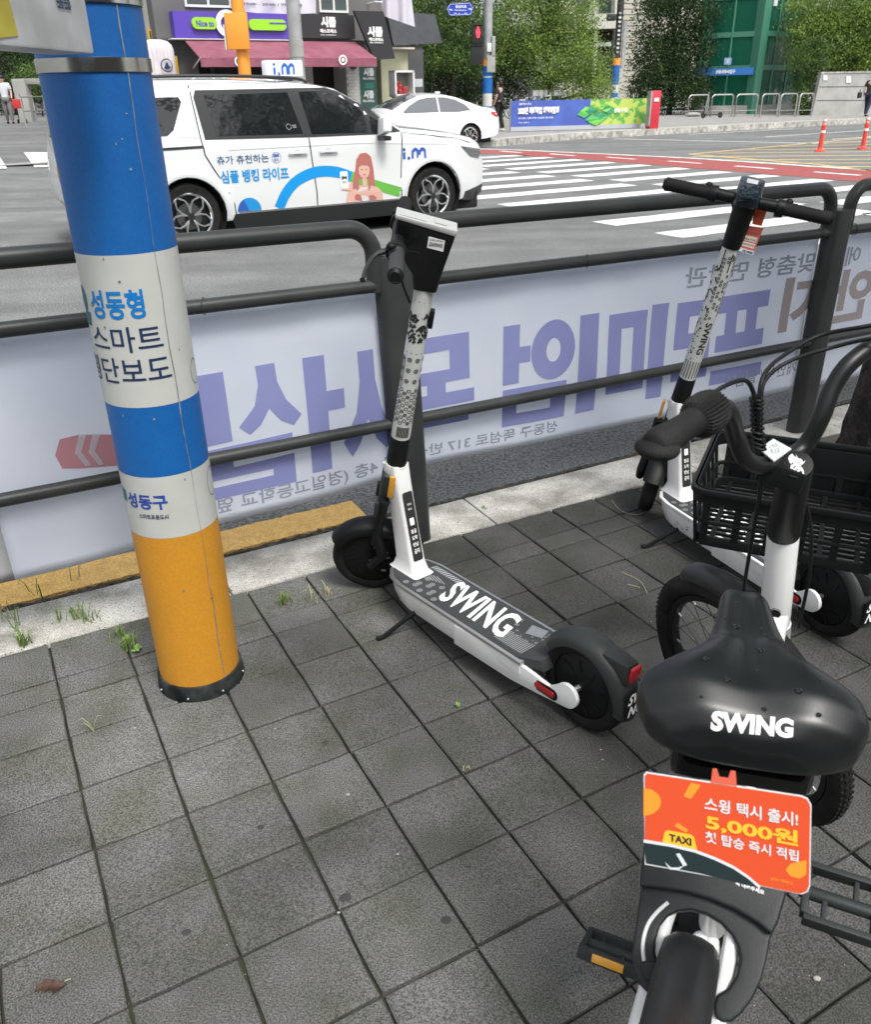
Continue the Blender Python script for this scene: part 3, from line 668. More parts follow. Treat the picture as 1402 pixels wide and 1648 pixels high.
    bk = MB().add([(-.04, -.028, .262), (-.04, .028, .262), (-.112, .020, .255), (-.112, -.020, .255), (-.070, -.028, .195), (-.070, .028, .195), (-.118, .020, .205), (-.118, -.020, .205)], [(0, 1, 2, 3), (4, 5, 6, 7), (0, 3, 7, 4), (1, 2, 6, 5), (2, 3, 7, 6), (0, 1, 5, 4)]).build('tail_housing', m_dgrey, t, bevel=.006)
    MB().box((-.119, 0, .232), (.010, .034, .040), rot3=Matrix.Rotation(R(-7), 3, 'Y')).build('tail_light', m_redref, bk, bevel=.004)
    MB().prism(rrect(-.032, .115, .032, .192, .008), -.002, .002, mx4((-.126, 0, .002), Matrix(((0, 0, 1), (1, 0, 0), (0, 1, 0))))).build('rear_plate', m_black, t, bevel=.001)
    flat('lettering', [tx('SW', -.026, .155, .026, .185, .03, slant=.008), tx('NG', -.022, .120, .028, .150, .03, slant=.008)], lambda u, v: V(-.1295, -u, v+.002), m_whitem, t, .03)
    # ---- neck
    nk = [(.665, .146), (.690, .20), (.735, .40), (.752, .475), (.80, .475), (.80, .40), (.775, .25), (.768, .18), (.775, .146)]
    cen = MB()
    def cs(xa, xb, z, w_): return [(x, y, z) for x, y in rrect(xa, -w_, xb, w_, .012, 3)]
    sec = [(.650, .785, .147, .038), (.668, .775, .156, .032), (.680, .762, .185, .0285), (.700, .775, .27, .0265), (.722, .790, .37, .027), (.738, .803, .44, .029), (.745, .808, .478, .030)]
    vs = []
    for q in sec: vs += cs(*q)
    n = 16; MB().add(vs, [list(range(n))[::-1], [(len(sec)-1)*n+i for i in range(n)]]+[(k*n+i, k*n+(i+1) % n, (k+1)*n+(i+1) % n, (k+1)*n+i) for k in range(len(sec)-1) for i in range(n)]).build('neck', m_whitep, t, smooth=50)
    A0, A1 = V(.775, 0, .47), V(.62, 0, 1.02); kx = (A1-A0).normalized()
    nm = lambda u, v: V(.673+(v-.17)*.232-.0016, u, v) # rear face of the neck
    nfx = lambda z: .700+(z-.27)*(.22)
    ns = lambda off: (lambda u, v: V(nfx(v)-off, -u, v))
    nx_ = lambda off: (lambda u, v: V((.6815+(v-.19)*.225 if v < .27 else .6995+(v-.27)*.222)-off, -u, v))
    flat('label_sticker', [cdt(rrect(-.018, .19, .018, .40, .006, 3), .02)], nx_(.0012), m_ink, t)
    flat('lettering', [tx('▦', -.008, .315, .008, .335) if False else pp(rrect(-.008, .30, .008, .322, .002, 2)), tx('잠금', -.010, .275, .010, .288, .03), tx('도착', -.010, .255, .010, .268, .03), tx('반납', -.010, .235, .010, .248, .03), tx('금지', -.010, .213, .010, .228, .03), tx('주차', -.007, .345, .007, .352, .02), tx('안내', -.007, .36, .007, .367, .02)], nx_(.0018), m_whitem, t)
    # ---- steering assembly in its own frame: f forward, l left, k up the stem
    f0 = V(kx.z, 0, -kx.x); S = Matrix((f0, V(0, 1, 0), kx)).transposed() @ Matrix.Rotation(R(steer), 3, 'Z'); S4 = mx4(A0, S)
    MB().cyl((0, 0, -.02), (0, 0, .012), .033, .033, 24, M=S4).build('headset_ring', m_whitep, t, bevel=.002)
    MB().cyl((0, 0, .010), (0, 0, .105), .0305, .029, 28, M=S4).build('stem_clamp', m_black, t, bevel=.002)
    MB().cyl((0, 0, .10), (0, 0, .567), .0275, .0255, 32, M=S4).build('stem_sleeve', m_sleeve, t)
    # print faces the camera side
    w0 = (Matrix.Rotation(R(hd), 3, 'Z') @ S).transposed() @ (V(0, 0, CAM_H)-(Vector(loc)+Matrix.Rotation(R(hd), 3, 'Z') @ (A0+kx*.3))); a0 = atan2(w0.y, w0.x)
    doodles(kind, lambda u, v: S4 @ V((.0282-.004*v)*cos(a0+u/.0265), (.0282-.004*v)*sin(a0+u/.0265), .103+v), t, m_ink, .46)
    if not kind:
        hp = [(.092, .727), (.090, .668), (.066, .632), (.036, .592), (.029, .553), (-.031, .553), (-.036, .60), (-.052, .694), (-.054, .708)]
        hy = Matrix(((1, 0, 0, 0), (0, 0, 1, 0), (0, 1, 0, 0), (0, 0, 0, 1)))
        MB().prism(hp, -.0285, .0285, S4 @ hy).build('head_unit', m_blackg, t, bevel=.010, bseg=3)
        top = MB().prism([(.095, .724), (.095, .734), (-.056, .719), (-.056, .704)], -.030, .030, S4 @ hy).build('top_cap', mat('cap_silver', (.40, .41, .40), .4), t, bevel=.004)
        MB().prism([(.085, .7335), (.085, .7345), (.02, .728), (.02, .727)], -.022, .022, S4 @ hy).build('screen_panel', mat('cap_grey', (.40, .41, .40), .3), top)
        MB().prism([(.0, .7255), (.0, .7265), (-.03, .7235), (-.03, .7225)], -.015, .015, S4 @ hy).build('button', mat('cap_grey', (.40, .41, .40), .3), top)
        sm = lambda off: (lambda u, v: S4 @ V(u, .0293+off, v))
        flat('sticker', [pp([(-.030, .664), (.010, .668), (.010, .696), (-.030, .692)])], sm(.0), m_whitem, t)
        flat('lettering', [tx('대여전 확인', -.026, .687, .006, .691, .02), tx('SWING', -.026, .673, .006, .683, .02)], sm(.0008), m_ink, t)
        hb = .672; hf = .082
    else:
        MB().cyl((0, 0, .562), (0, 0, .707), .0285, .033, 28, M=S4).build('head_sleeve', m_black, t, bevel=.002)
        Mh = S4 @ mx4((.004, 0, .722), Matrix.Rotation(R(-14), 3, 'Y'))
        dash = MB().prism(rrect(-.052, -.036, .058, .036, .016), -.016, .018, Mh).build('dashboard', mat('dash_gloss', (.012, .02, .03), .06, coat=1.), t, bevel=.004)
        flat('sticker', [pp(rrect(-.01, -.016, .012, .016, .003, 2))], lambda u, v: Mh @ V(u+.03, v, .0188), mat('sticker_grey', (.5, .52, .53), .5), dash)
        hb = .700; hf = 0
    # ---- handlebar
    Lh = .235
    MB().tube([S4 @ V(hf, y, hb+.006*(abs(y)/Lh)) for y in (-.14, 0, .14)], .0165 if not kind else .0175, 14).build('handlebar', m_black, t)
    for s in (-1, 1):
        g = MB(); ys = [.10+.0+k*.0065 for k in range(22)]
        g.tube([S4 @ V(hf-.006*(y/Lh), s*y, hb+.002) for y in ys], [(.0190 if k % 2 else .0180) if 1 < k < 20 else .0195 for k in range(22)], 16)
        g.build('grip', m_blackm if not (kind == 0 and s > 0) else m_dgrey, t, smooth=60)
        MB().cyl(S4 @ V(hf-.006, s*(Lh+.002), hb+.002), S4 @ V(hf-.006, s*(Lh+.009), hb+.002), .0175, .012, 16).build('grip_end', m_black, t)
        MB().cyl(S4 @ V(hf, s*.085, hb), S4 @ V(hf, s*.108, hb), .026, .024, 20).build('control_ring', m_black, t, bevel=.002)
        MB().ball(S4 @ V(hf+.012, s*.115, hb+.018), (.012, .012, .010), 12, 8).build('bell' if s > 0 else 'throttle', m_black, t)
    lv = [S4 @ V(hf+p[0], *p[1:]) for p in ((.015, .088, hb-.002), (.045, .10, hb-.012), (.062, .14, hb-.03), (.066, .19, hb-.04))] if not kind else [S4 @ V(hf+p[0], *p[1:]) for p in ((.015, .088, hb-.002), (.04, .10, hb-.006), (.05, .14, hb-.012), (.05, .2, hb-.016))]
    MB().tube(catmull(lv, 5), [.0075]*5+[.0055]*6+[.005]*4+[.007], 8).build('brake_lever', m_black if kind else m_dgrey, t)
    MB().tube(catmull([S4 @ V(.03, .08, hb), S4 @ V(.075, .04, hb-.03), S4 @ V(.06, .015, hb-.10), S4 @ V(.03, .01, hb-.16)], 8), .0032, 7).build('brake_cable', m_black, t)
    if not kind:
        MB().box((0, 0, 0), (.012, .022, .05), M=S4 @ mx4((-.030, .012, .50-.02))).build('stem_hook', m_black, t, bevel=.004)
    # ---- fork, front wheel, front mudguard
    Wc = V(.030, 0, -.362)
    MB().box((.012, 0, -.075), (.05, .062, .11), M=S4).build('fork_crown', m_dgrey, t, bevel=.012, bseg=3)
    MB().cyl((0, 0, -.06), (0, 0, 0), .029, .032, 20, M=S4).build('steerer', m_whitep, t)
    for s in (-1, 1):
        MB().cyl(V(.02, s*.047, -.10), V(.028, s*.050, -.27), .0165, .0135, 14, M=S4).build('fork_leg', m_black, t)
        MB().tube([V(.028, s*.050, -.23), V(.0, s*.052, -.31), V(.03, s*.052, -.362)], [.015, .018, .016], 12, M=S4).build('swing_arm', m_black, t)
        MB().box((.036, s*.048, -.13), (.020, .018, .05), M=S4).build('fork_cover', m_dgrey, t, bevel=.004)
    MB().box((.005, .049, -.045), (.018, .010, .075), M=S4).build('side_reflector', m_amber, t, bevel=.004)
    MB().box((.005, -.049, -.045), (.018, .010, .075), M=S4).build('side_reflector', m_amber, t, bevel=.004)
    ty = wheel_parts(t, S4 @ Wc, S @ V(0, 1, 0), .125, .028, .092)
    if not kind:
        for a in (100, 135, 160, 220):
            q = Wc+V(.055*cos(R(a)), .024, .055*sin(R(a)))
            MB().box(q, (.016, .002, .008), M=S4 @ Matrix.Identity(4)).build('rim_window', m_alu, ty)
    vs = []; NA = 16; n = len(prof)
    for k in range(NA+1):
        a = R(25+125*k/NA); rr = .138+.03*max(0, k-10)/6
        vs += [(Wc.x+(rr+dz)*cos(a), y*.92, Wc.z+(rr+dz)*sin(a)) for y, dz in prof]
    MB().add(vs, [(k*n+i, k*n+(i+1) % n, (k+1)*n+(i+1) % n, (k+1)*n+i) for k in range(NA) for i in range(n)]+[list(range(n)), [NA*n+i for i in range(n)]], M=S4).build('front_mudguard', m_black, t, smooth=50)
    # ---- kick stand
    ks = [V(.60, .06, .085), V(.625, .105, .05), V(.65, .165, .006), V(.655, .185, .004)]
    MB().tube(ks, [.008, .007, .007, .009], 8).build('kick_stand', m_black, t)
    if kind: # splashes of mud and rain on the wet deck flank
        r_ = random.Random(9)
        for k in range(30):
            x = r_.uniform(.3, .66); z = r_.uniform(.085, .135); s_ = r_.uniform(.002, .006)
            flat('mud_mark', [pp(circ(x, z, s_, 6, s_*r_.uniform(.3, .9)))], lambda u, v: V(u, .0838+.0*v, v), m_dirt, t)
    return t
s1 = scooter((.379, 1.650, 0), 129.4, 50, 'white electric scooter nearest the striped pole, front wheel swung towards the left', 0)
s2 = scooter((1.143, 2.03, 0), 112.3, -43, 'white electric scooter beyond the bicycle basket, handlebar carrying an orange hang tag', 1)
# hang tag on the second scooter's bar
tg = thing('hang_tag', 'orange and white notice tag looped over the handlebar of the farther scooter', 'tag', tuple(gnd(1222, 330, 1.13)))
Lt = Vector(tg.location); cdir = (V(0, 0, CAM_H)-Lt).normalized(); hx = V(-cdir.y, cdir.x, 0).normalized()*1
if hx.x < 0: hx = -hx
def tw(px, py, z=None, dd=0.): return onpl(px, py, Lt+V(0, 0, 0), cdir)-Lt+cdir*dd
tm = lambda d: (lambda u, v: tw(u, v, dd=d))
MB().add([tw(a, b, dd=d) for d in (.012, .014) for a, b in ((1214, 321), (1241, 324), (1232, 346), (1226, 364), (1211, 361), (1213, 344))], [(0, 1, 2, 3, 4, 5), (11, 10, 9, 8, 7, 6)]+[(i, (i+1) % 6, 6+(i+1) % 6, 6+i) for i in range(6)]).build('loop', m_orange_tag, tg)
MB().add([tw(a, b, dd=d) for d in (.010, .0112) for a, b in ((1201, 363), (1229, 367), (1212, 410), (1187, 402))], [(0, 1, 2, 3), (7, 6, 5, 4)]+[(i, (i+1) % 4, 4+(i+1) % 4, 4+i) for i in range(4)]).build('card', mat('tag_red', (.62, .12, .09), .5), tg)
def bil(c, u, v): return (c[0][0]*(1-u)*(1-v)+c[1][0]*u*(1-v)+c[2][0]*u*v+c[3][0]*(1-u)*v, c[0][1]*(1-u)*(1-v)+c[1][1]*u*(1-v)+c[2][1]*u*v+c[3][1]*(1-u)*v)
TC = ((1187, 402), (1212, 410), (1229, 367), (1201, 363)); tq = lambda d: (lambda u, v: tw(*bil(TC, u, v), dd=d))
flat('card_panel', [rc(.1, .42, .9, .62)], tq(.0122), mat('tag_cream', (.66, .62, .52), .5), tg)
flat('card_panel', [rc(.1, .2, .9, .38)], tq(.0122), mat('tag_cream', (.66, .62, .52), .5), tg)
flat('card_panel', [rc(.0, -.02, 1, .12)], tq(.0122), mat('tag_pale', (.62, .68, .70), .5), tg)
flat('lettering', [tx('헬멧을 꼭 착용', .15, .46, .85, .53, .02), tx('안전하게 타요', .15, .26, .85, .33, .02), tx('주의하세요', .15, .70, .85, .78, .02)], tq(.0130), mat('tag_brown_ink', (.2, .08, .05), .5), tg)
flat('lettering', [tx('스윙 고객센터', .3, .0, .95, .09, .05)], tq(.0130), m_ltd, tg)
# ------------------------------------------------------------ shared bicycle in the foreground
BL = V(.25, .56, 0); BH = R(64.7); bike = thing('bicycle', 'white and black shared bicycle with wide black saddle and front basket, rain drops on it', 'bicycle', tuple(BL), BH)
BMi = mx4(BL, None, BH).inverted()
def W(x, y, z): return BMi @ gnd(x, y, z)        # measured point in the bicycle's frame
# saddle: lofted sections
st = [(-.060, .058, .792, .018), (-.055, .086, .806, .040), (-.040, .112, .826, .070), (-.014, .1255, .842, .086), (.010, .1245, .848, .084), (.030, .106, .850, .077), (.048, .079, .851, .068), (.068, .057, .852, .060), (.09, .0455, .853, .055), (.115, .0385, .855, .050), (.145, .0335, .857, .046), (.172, .030, .857, .042), (.192, .024, .853, .036), (.204, .013, .845, .024)]
SY = R(10)
def sf(s_, l_, z): return V(.217+s_*cos(SY)-l_*sin(SY), -.012+s_*sin(SY)+l_*cos(SY), z)
def sad(x, a):
    """surface point of the saddle at station x and section angle a (0 = right edge, 90 = top)"""
    for k in range(len(st)-1):
        if st[k][0] <= x <= st[k+1][0]: break
    t = (x-st[k][0])/(st[k+1][0]-st[k][0]); p0, p1, p2, p3 = st[max(k-1, 0)], st[k], st[k+1], st[min(k+2, len(st)-1)]
    q = [p1[i]+(p2[i]-p1[i])*t for i in range(4)]
    w_, zt, h = q[1], q[2], q[3]; ca, sa = cos(a), sin(a); e = .72
    y = w_*(abs(ca)**e)*(1 if ca >= 0 else -1); up = abs(sa)**e
    dip = .007*exp(-(y/.016)**2)*max(0, min(1, (x+.03)/.06)) if sa > 0 else 0
    z = (zt-h*.45)+(h*.45*up if sa >= 0 else -h*.55*up)-dip+.010*(1-abs(2*abs(y)/max(w_, .01)-1))*(1 if (sa > 0 and w_ > .05) else 0)*min(1, w_/.1)
    return sf(x, -y, z)
vs = []; NX = 40; NAg = 40
for i in range(NX+1):
    x = -.0595+(.2035+.0595)*(.5-.5*cos(pi*i/NX))
    vs += [sad(x, 2*pi*k/NAg) for k in range(NAg)]
fs = [(i*NAg+k, i*NAg+(k+1) % NAg, (i+1)*NAg+(k+1) % NAg, (i+1)*NAg+k) for i in range(NX) for k in range(NAg)]+[list(range(NAg)), [NX*NAg+k for k in range(NAg)]]
m_sad = mat('saddle_vinyl', (.006, .0075, .008), .30, spec=.45, bump=.25, bscale=900, c2=(.009, .011, .011), vscale=15, bdist=.0006)
saddle = MB().add(vs, fs).build('saddle', m_sad, bike, smooth=80)
md = saddle.modifiers.new('smooth', 'SUBSURF'); md.levels = 1; md.render_levels = 1
MB().add([(p[0], p[1], p[2]-.012) for p in [sad(-.045+.19*k/14, R(-62)) for k in range(15)]+[sad(-.045+.19*k/14, R(242)) for k in range(15)]], [(k, k+1, 16+k, 15+k) for k in range(14)]).build('saddle_base', m_black, saddle)
bv = BVHTree = None
from mathutils.bvhtree import BVHTree
sb = BVHTree.FromPolygons([tuple(v) for v in vs], fs)
def onsad(px, py, off):
    """the point of the saddle that lies along a measured sight line"""
    o = BMi @ V(0, 0, CAM_H); d = (BMi.to_3x3() @ ray(px, py)).normalized(); h = sb.ray_cast(o, d)
    return (h[0]+h[1]*(off if h[1].dot(d) < 0 else -off)) if h[0] else None
LC = ((1143, 1175), (1276, 1188), (1278, 1157), (1146, 1143))
def sm_(u, v):
    x, y = bil(LC, u, v); p = onsad(x, y, .0012); return p if p else W(x, y, .8)
flat('lettering', [tx('SWING', 0, 0, 1, 1, .05)], sm_, m_whitem, saddle, .12)
m_drop = mat('rain_drop', (.006, .008, .008), .03, spec=.7)
for (x, y, r) in ((1186, 970, 3.2), (1185, 1008, 6), (1226, 1012, 3), (1233, 1022, 3.4), (1192, 1046, 2.6), (1226, 1047, 5), (1136, 1060, 4.5), (1221, 1081, 5.5), (1171, 1093, 5), (1286, 1111, 5.5), (1129, 1121, 2.6), (1230, 1141, 4.2), (1318, 1150, 4.2), (1108, 1042, 2.2), (1320, 1094, 2.4), (1168, 995, 2.4), (1083, 1042, 2), (1340, 1120, 2.2)):
    p = onsad(x, y, 0)
    if p: MB().ball(p, (r*.0008, r*.0008, r*.00042), 10, 6).build('rain_drop', m_drop, bike)
# suspension block and rails under the saddle
MB().box(sf(.005, 0, .742), (.075, .158, .058), rz=SY).build('saddle_block', m_blackg, bike, bevel=.016, bseg=3)
for s in (-1, 1):
    MB().cyl(sf(.0, s*.045, .70), sf(.0, s*.045, .77), .013, .013, 14).build('saddle_spring', m_black, bike)
    MB().tube(catmull([sf(-.02, s*.04, .775), sf(.04, s*.032, .765), sf(.1, s*.02, .775), sf(.16, s*.012, .825)], 5), .004, 8).build('saddle_rail', m_black, bike)
MB().cyl((.215, -.012, .765), (.30, -.015, .45), .0145, .0145, 18).build('seat_post', m_alu, bike)
MB().cyl((.213, -.012, .765), (.232, -.012, .70), .026, .022, 18).build('seat_clamp', m_blackg, bike, bevel=.003)
# wheels with spokes
def bwheel(C, ax, Rr, rt, nm='wheel'):
    C = Vector(C); Fm = frame(ax)
    ty = MB().lathe([(Rr-rt+rt*cos(R(a)), rt*1.05*sin(R(a))) for a in range(0, 360, 30)], c=C, axis=ax, seg=72, close=True).build('tyre', m_tyre, bike, smooth=60)
    tr = MB()
    for k in range(96):
        a = 2*pi*k/96
        for y in (-.6, -.2, .2, .6):
            aa = a+(.5*2*pi/96 if abs(y) > .3 else 0); p = C+Fm @ V((Rr-rt+rt*cos(y)+.0005)*cos(aa), (Rr-rt+rt*cos(y)+.0005)*sin(aa), rt*1.05*sin(y)); tr.box(p, (.0018, .0075, .0055), rot3=Fm @ Matrix.Rotation(aa, 3, 'Z'))
    tr.build('tread', m_tyre, ty, smooth=0, kind='stuff')
    MB().lathe([(Rr-2*rt+.001, -.012), (Rr-2*rt-.013, -.010), (Rr-2*rt-.016, 0), (Rr-2*rt-.013, .010), (Rr-2*rt+.001, .012)], c=C, axis=ax, seg=60, close=True).build('rim', m_black, ty, smooth=40)
    h = MB().cyl(C+Fm @ V(0, 0, -.03), C+Fm @ V(0, 0, .03), .028, seg=20).cyl(C+Fm @ V(0, 0, -.055), C+Fm @ V(0, 0, .055), .008, seg=10).build('hub', m_black, ty, bevel=.002)
    for k in range(28):
        a = 2*pi*k/28; s = 1 if k % 2 else -1; b = a+(.55 if (k//2) % 2 else -.55)
        MB().cyl(C+Fm @ V(.027*cos(b), .027*sin(b), s*.024), C+Fm @ V((Rr-2*rt-.01)*cos(a), (Rr-2*rt-.01)*sin(a), 0), .0011, seg=5, caps=False).build('spoke', m_dgrey, ty)
        if k % 2: MB().cyl(C+Fm @ V((Rr-2*rt-.026)*cos(a), (Rr-2*rt-.026)*sin(a), 0), C+Fm @ V((Rr-2*rt-.012)*cos(a), (Rr-2*rt-.012)*sin(a), 0), .0025, seg=6).build('nipple', m_alu, ty)
    return ty
RA = V(-.091, 0, .29); bwheel(RA, (0, 1, 0), .29, .0245)
FC = BMi @ V(.650, 1.417, .277); _s, _r2 = R(49), R(20); flt = V(-cos(_r2)*sin(_s), cos(_s), -sin(_r2)*sin(_s)).normalized(); fw = flt.cross(V(0, 0, 1)).normalized(); fup = fw.cross(flt).normalized(); fup = fup if fup.z > 0 else -fup  # the turned fork leans the wheel
bwheel(FC, flt, .287, .0225)
# rear mudguard: smooth black strip
def guard(C, fwd, lat, rr, w_, a0, a1, nm, mt, n=26, up=V(0, 0, 1)):
    vs = []; pr = [(-1, -.42), (-.98, -.15), (-.7, .12), (-.3, .24), (.3, .24), (.7, .12), (.98, -.15), (1, -.42), (.93, -.42), (.9, -.18), (.6, .04), (-.6, .04), (-.9, -.18), (-.93, -.42)]
    for k in range(n+1):
        t = k/n; a = R(a0+(a1-a0)*t); sc_ = min(1, .45+2.2*sqrt(max(0, t)*4) if t < .06 else 1)
        vs += [C+fwd*((rr+dz*w_)*cos(a))+up*((rr+dz*w_)*sin(a))+lat*(y*w_*sc_) for y, dz in pr]
    m_ = len(pr); return MB().add(vs, [(k*m_+i, k*m_+(i+1) % m_, (k+1)*m_+(i+1) % m_, (k+1)*m_+i) for k in range(n) for i in range(m_)]+[list(range(m_)), [n*m_+i for i in range(m_)]]).build(nm, mt, bike, smooth=60)
m_guard = mat('mudguard_black', (.011, .012, .0125), .36, spec=.35, c2=(.016, .016, .017), vscale=12)
guard(RA, V(1, 0, 0), V(0, 1, 0), .308, .034, 33, 190, 'rear_mudguard', m_guard)
MB().box(tuple(RA+V(.300*cos(R(30)), 0, .300*sin(R(30)))), (.012, .05, .03), rot3=Matrix.Rotation(R(-25), 3, 'Y')).build('guard_bridge', m_whitep, bike, bevel=.004)
guard(FC, fw, flt, .303, .030, 62, 96, 'front_mudguard', m_guard, up=fup)
# frame: big white tubes
TT = W(1280, 745, .95); CR0 = FC+V(0, 0, 0); 
axis = (V(FC.x-.03, FC.y, .25)-TT)
HT, HB = TT+axis*.30, TT+axis*.60
H0 = W(1262, 850, .76); H1 = W(1246, 1000, .555)
MB().cyl(H0, H1, .0265, .0275, 28).build('head_tube', m_whitep, bike, bevel=.002)
Hc = (H0+H1)/2; ph = (BMi @ V(0, 0, CAM_H)-Hc).normalized(); ha = (H1-H0).normalized(); fx = ha.cross(ph).normalized(); fz = fx.cross(ha).normalized()
pb_ = H0.lerp(H1, .80)+fz*.027
MB().lathe([(.0105, 0), (.0105, .0015), (.0085, .0022), (.0, .0022)], c=pb_, axis=fz, seg=20).build('badge', m_black, bike)
MB().lathe([(.0104, 0), (.0104, .0028), (.0094, .0028), (.0094, 0)], c=pb_, axis=fz, seg=20, close=True).build('badge_ring', m_alu, bike)
BB = V(.355, -.02, .27)
MB().tube(catmull([H1+V(0, 0, .035), H1.lerp(BB, .25)-V(0, 0, .04), H1.lerp(BB, .6)-V(0, 0, .05), BB], 6), [.024]*19, 18).build('down_tube', m_whitep, bike, smooth=60)
MB().tube([BB, V(.30, -.015, .42), V(.268, -.012, .52)], .021, 18).build('seat_tube', m_whitep, bike)
for s in (-1, 1):
    MB().tube(catmull([V(.30, -.012, .47), V(.22, s*.038-.004, .47), V(.10, s*.045, .40), V(-.091, s*.060, .29)], 6), .0105, 12).build('seat_stay', m_whitep, bike)
    MB().tube(catmull([BB, V(.24, s*.034, .27), V(.06, s*.052, .28), V(-.091, s*.06, .29)], 6), .011, 12).build('chain_stay', m_whitep, bike)
    fo = flt*(s*.052)
    MB().tube([HB*0+H1+V(0, 0, -.02)+fo*.5+fw*.005, H1*.6+FC*.4+fo+V(0, 0, .01), FC+fo], [.017, .014, .010], 12).build('fork_blade', m_whitep, bike)
# stem, clamp, handlebar
S0, S1_ = H0+V(0, 0, -.015), W(1282, 752, .948)
MB().cyl(S0+V(0, 0, .01), S1_, .0285, .0225, 26).build('stem', m_black, bike, bevel=.002)
sa = (S1_-S0).normalized()
cap = MB().cyl(S1_, S1_+sa*.010, .0235, .0215, 26).build('stem_cap', m_black, bike, bevel=.002)
capf = frame(sa, (1, 0, 0)); cc_ = S1_+sa*.0105
cm_ = lambda u, v: cc_+capf @ V(u, v, .0006)
rc_ = random.Random(2); flat('cap_emblem', [pp([(a+.006*cos(t), b+.0035*sin(t+k)) for t in (0, 1.2, 2.5, 3.6, 5)]) for k, (a, b) in enumerate([(rc_.uniform(-.010, .010), rc_.uniform(-.010, .010)) for _ in range(9)])]+[tx('SW', -.012, -.006, .012, .008, .05)], cm_, m_whitem, cap, kind='stuff')
Cc = W(1243, 738, .955)
MB().box(tuple((Cc+S1_)/2-V(0, 0, .016)), ((Cc-S1_).length+.03, .042, .034), rot3=frame((Cc-S1_), (0, 0, 1)) @ Matrix(((0, 0, 1), (0, 1, 0), (-1, 0, 0)))).build('bar_clamp', m_black, bike, bevel=.005)
zz = .972; q4 = [W(1222, 722, zz), W(1246, 742, zz-.004), W(1274, 722, zz-.004), W(1245, 706, zz)]
lb = MB().add(q4+[p-V(0, 0, .002) for p in q4], [(0, 1, 2, 3), (7, 6, 5, 4)]+[(i, (i+1) % 4, 4+(i+1) % 4, 4+i) for i in range(4)]).build('label_sticker', mat('sticker_pale', (.52, .56, .55), .4), bike)
P = [pp([tuple(q) for q in circ(rnd.uniform(.25, .75), rnd.uniform(.25, .75), rnd.uniform(.01, .035), 5)]) for _ in range(26)]
flat('label_print', P, lambda u, v: (q4[0]*(1-u)*(1-v)+q4[1]*u*(1-v)+q4[2]*u*v+q4[3]*(1-u)*v)+V(0, 0, .0008), m_ink, lb, kind='stuff')
bar = [W(1118, 672, 1.075), W(1148, 655, 1.075), W(1172, 662, 1.06), W(1184, 700, 1.01), W(1200, 738, .97), W(1228, 749, .952), W(1262, 738, .952), W(1295, 718, .965), W(1322, 672, 1.01), W(1340, 625, 1.05), W(1370, 583, 1.085), W(1425, 548, 1.11), W(1500, 540, 1.115)]
MB().tube(catmull(bar, 6), .0128, 16).build('handlebar', mat('bar_black', (.009, .010, .0105), .40, spec=.35), bike, smooth=80)
g0, g1 = W(1132, 668, 1.075), W(1050, 722, 1.06); gd = (g1-g0)
gr = MB().tube([g0+gd*(k/14) for k in range(15)], [.0165, .018, .018, .0178, .0176, .0175, .0176, .018, .0185, .019, .020, .021, .021, .020, .016], 20).build('grip', m_blackm, bike, smooth=70)
wq = g1-gd*.10
MB().ball(wq+V(0, 0, -.004), (.028, .026, .013), 16, 10, rot3=frame(V(0, 0, 1), gd.cross(V(0, 0, 1)))).build('palm_rest', m_blackm, gr, smooth=80)
sh = MB(); gn = gd.normalized(); c0 = g0+gd*.0; FmG = frame(gn); vs = []; n = 64
for j, (t_, rr) in enumerate(((-.030, .018), (-.026, .023), (-.012, .0262), (.004, .0262), (.016, .023), (.020, .018))):
    for k in range(n): r2 = rr+(.0018 if k % 2 else -.0012)*(1 if 0 < j < 5 else 0); a = 2*pi*k/n; vs.append(c0+gn*t_+FmG @ V(r2*cos(a), r2*sin(a), 0))
MB().add(vs, [(j*n+k, j*n+(k+1) % n, (j+1)*n+(k+1) % n, (j+1)*n+k) for j in range(5) for k in range(n)]+[list(range(n)), [5*n+k for k in range(n)]]).build('twist_shifter', m_blackm, bike, smooth=25)
MB().cyl(W(1139, 690, 1.06), W(1147, 690, 1.06), .006, .006, 10).build('barrel_adjuster', m_alu, bike)
# cables
def cable(pts, r, nm='cable'): return MB().tube(catmull([W(*p) for p in pts], 8), r, 8).build(nm, m_black, bike, smooth=80)
cable([(1140, 640, 1.09), (1165, 622, 1.09), (1198, 612, 1.09), (1212, 630, 1.07), (1216, 660, 1.03), (1219, 715, .98)], .0032)
cable([(1470, 510, 1.14), (1402, 524, 1.13), (1320, 540, 1.11), (1262, 572, 1.09), (1232, 600, 1.08), (1222, 640, 1.05), (1222, 715, .98)], .0032)
cable([(1470, 540, 1.13), (1402, 545, 1.12), (1330, 562, 1.10), (1270, 582, 1.09), (1235, 608, 1.07), (1225, 640, 1.045), (1225, 715, .98)], .0030)
cable([(1222, 700, .985), (1226, 740, .945), (1222, 800, .85), (1212, 860, .76), (1200, 930, .66), (1196, 970, .6)], .0034)
cable([(1298, 810, .80), (1306, 860, .74), (1302, 930, .64), (1285, 1010, .52)], .0032)
sp = []; pa = [W(1218, 640, 1.05), W(1219, 680, 1.01), W(1223, 725, .975)]; pc2 = catmull(pa, 40)
for i, p in enumerate(pc2): a = i*2*pi/7; sp.append(p+V(.0085*cos(a), .0085*sin(a), 0))
MB().tube(sp, .0022, 6).build('spiral_wrap', m_black, bike, smooth=80)
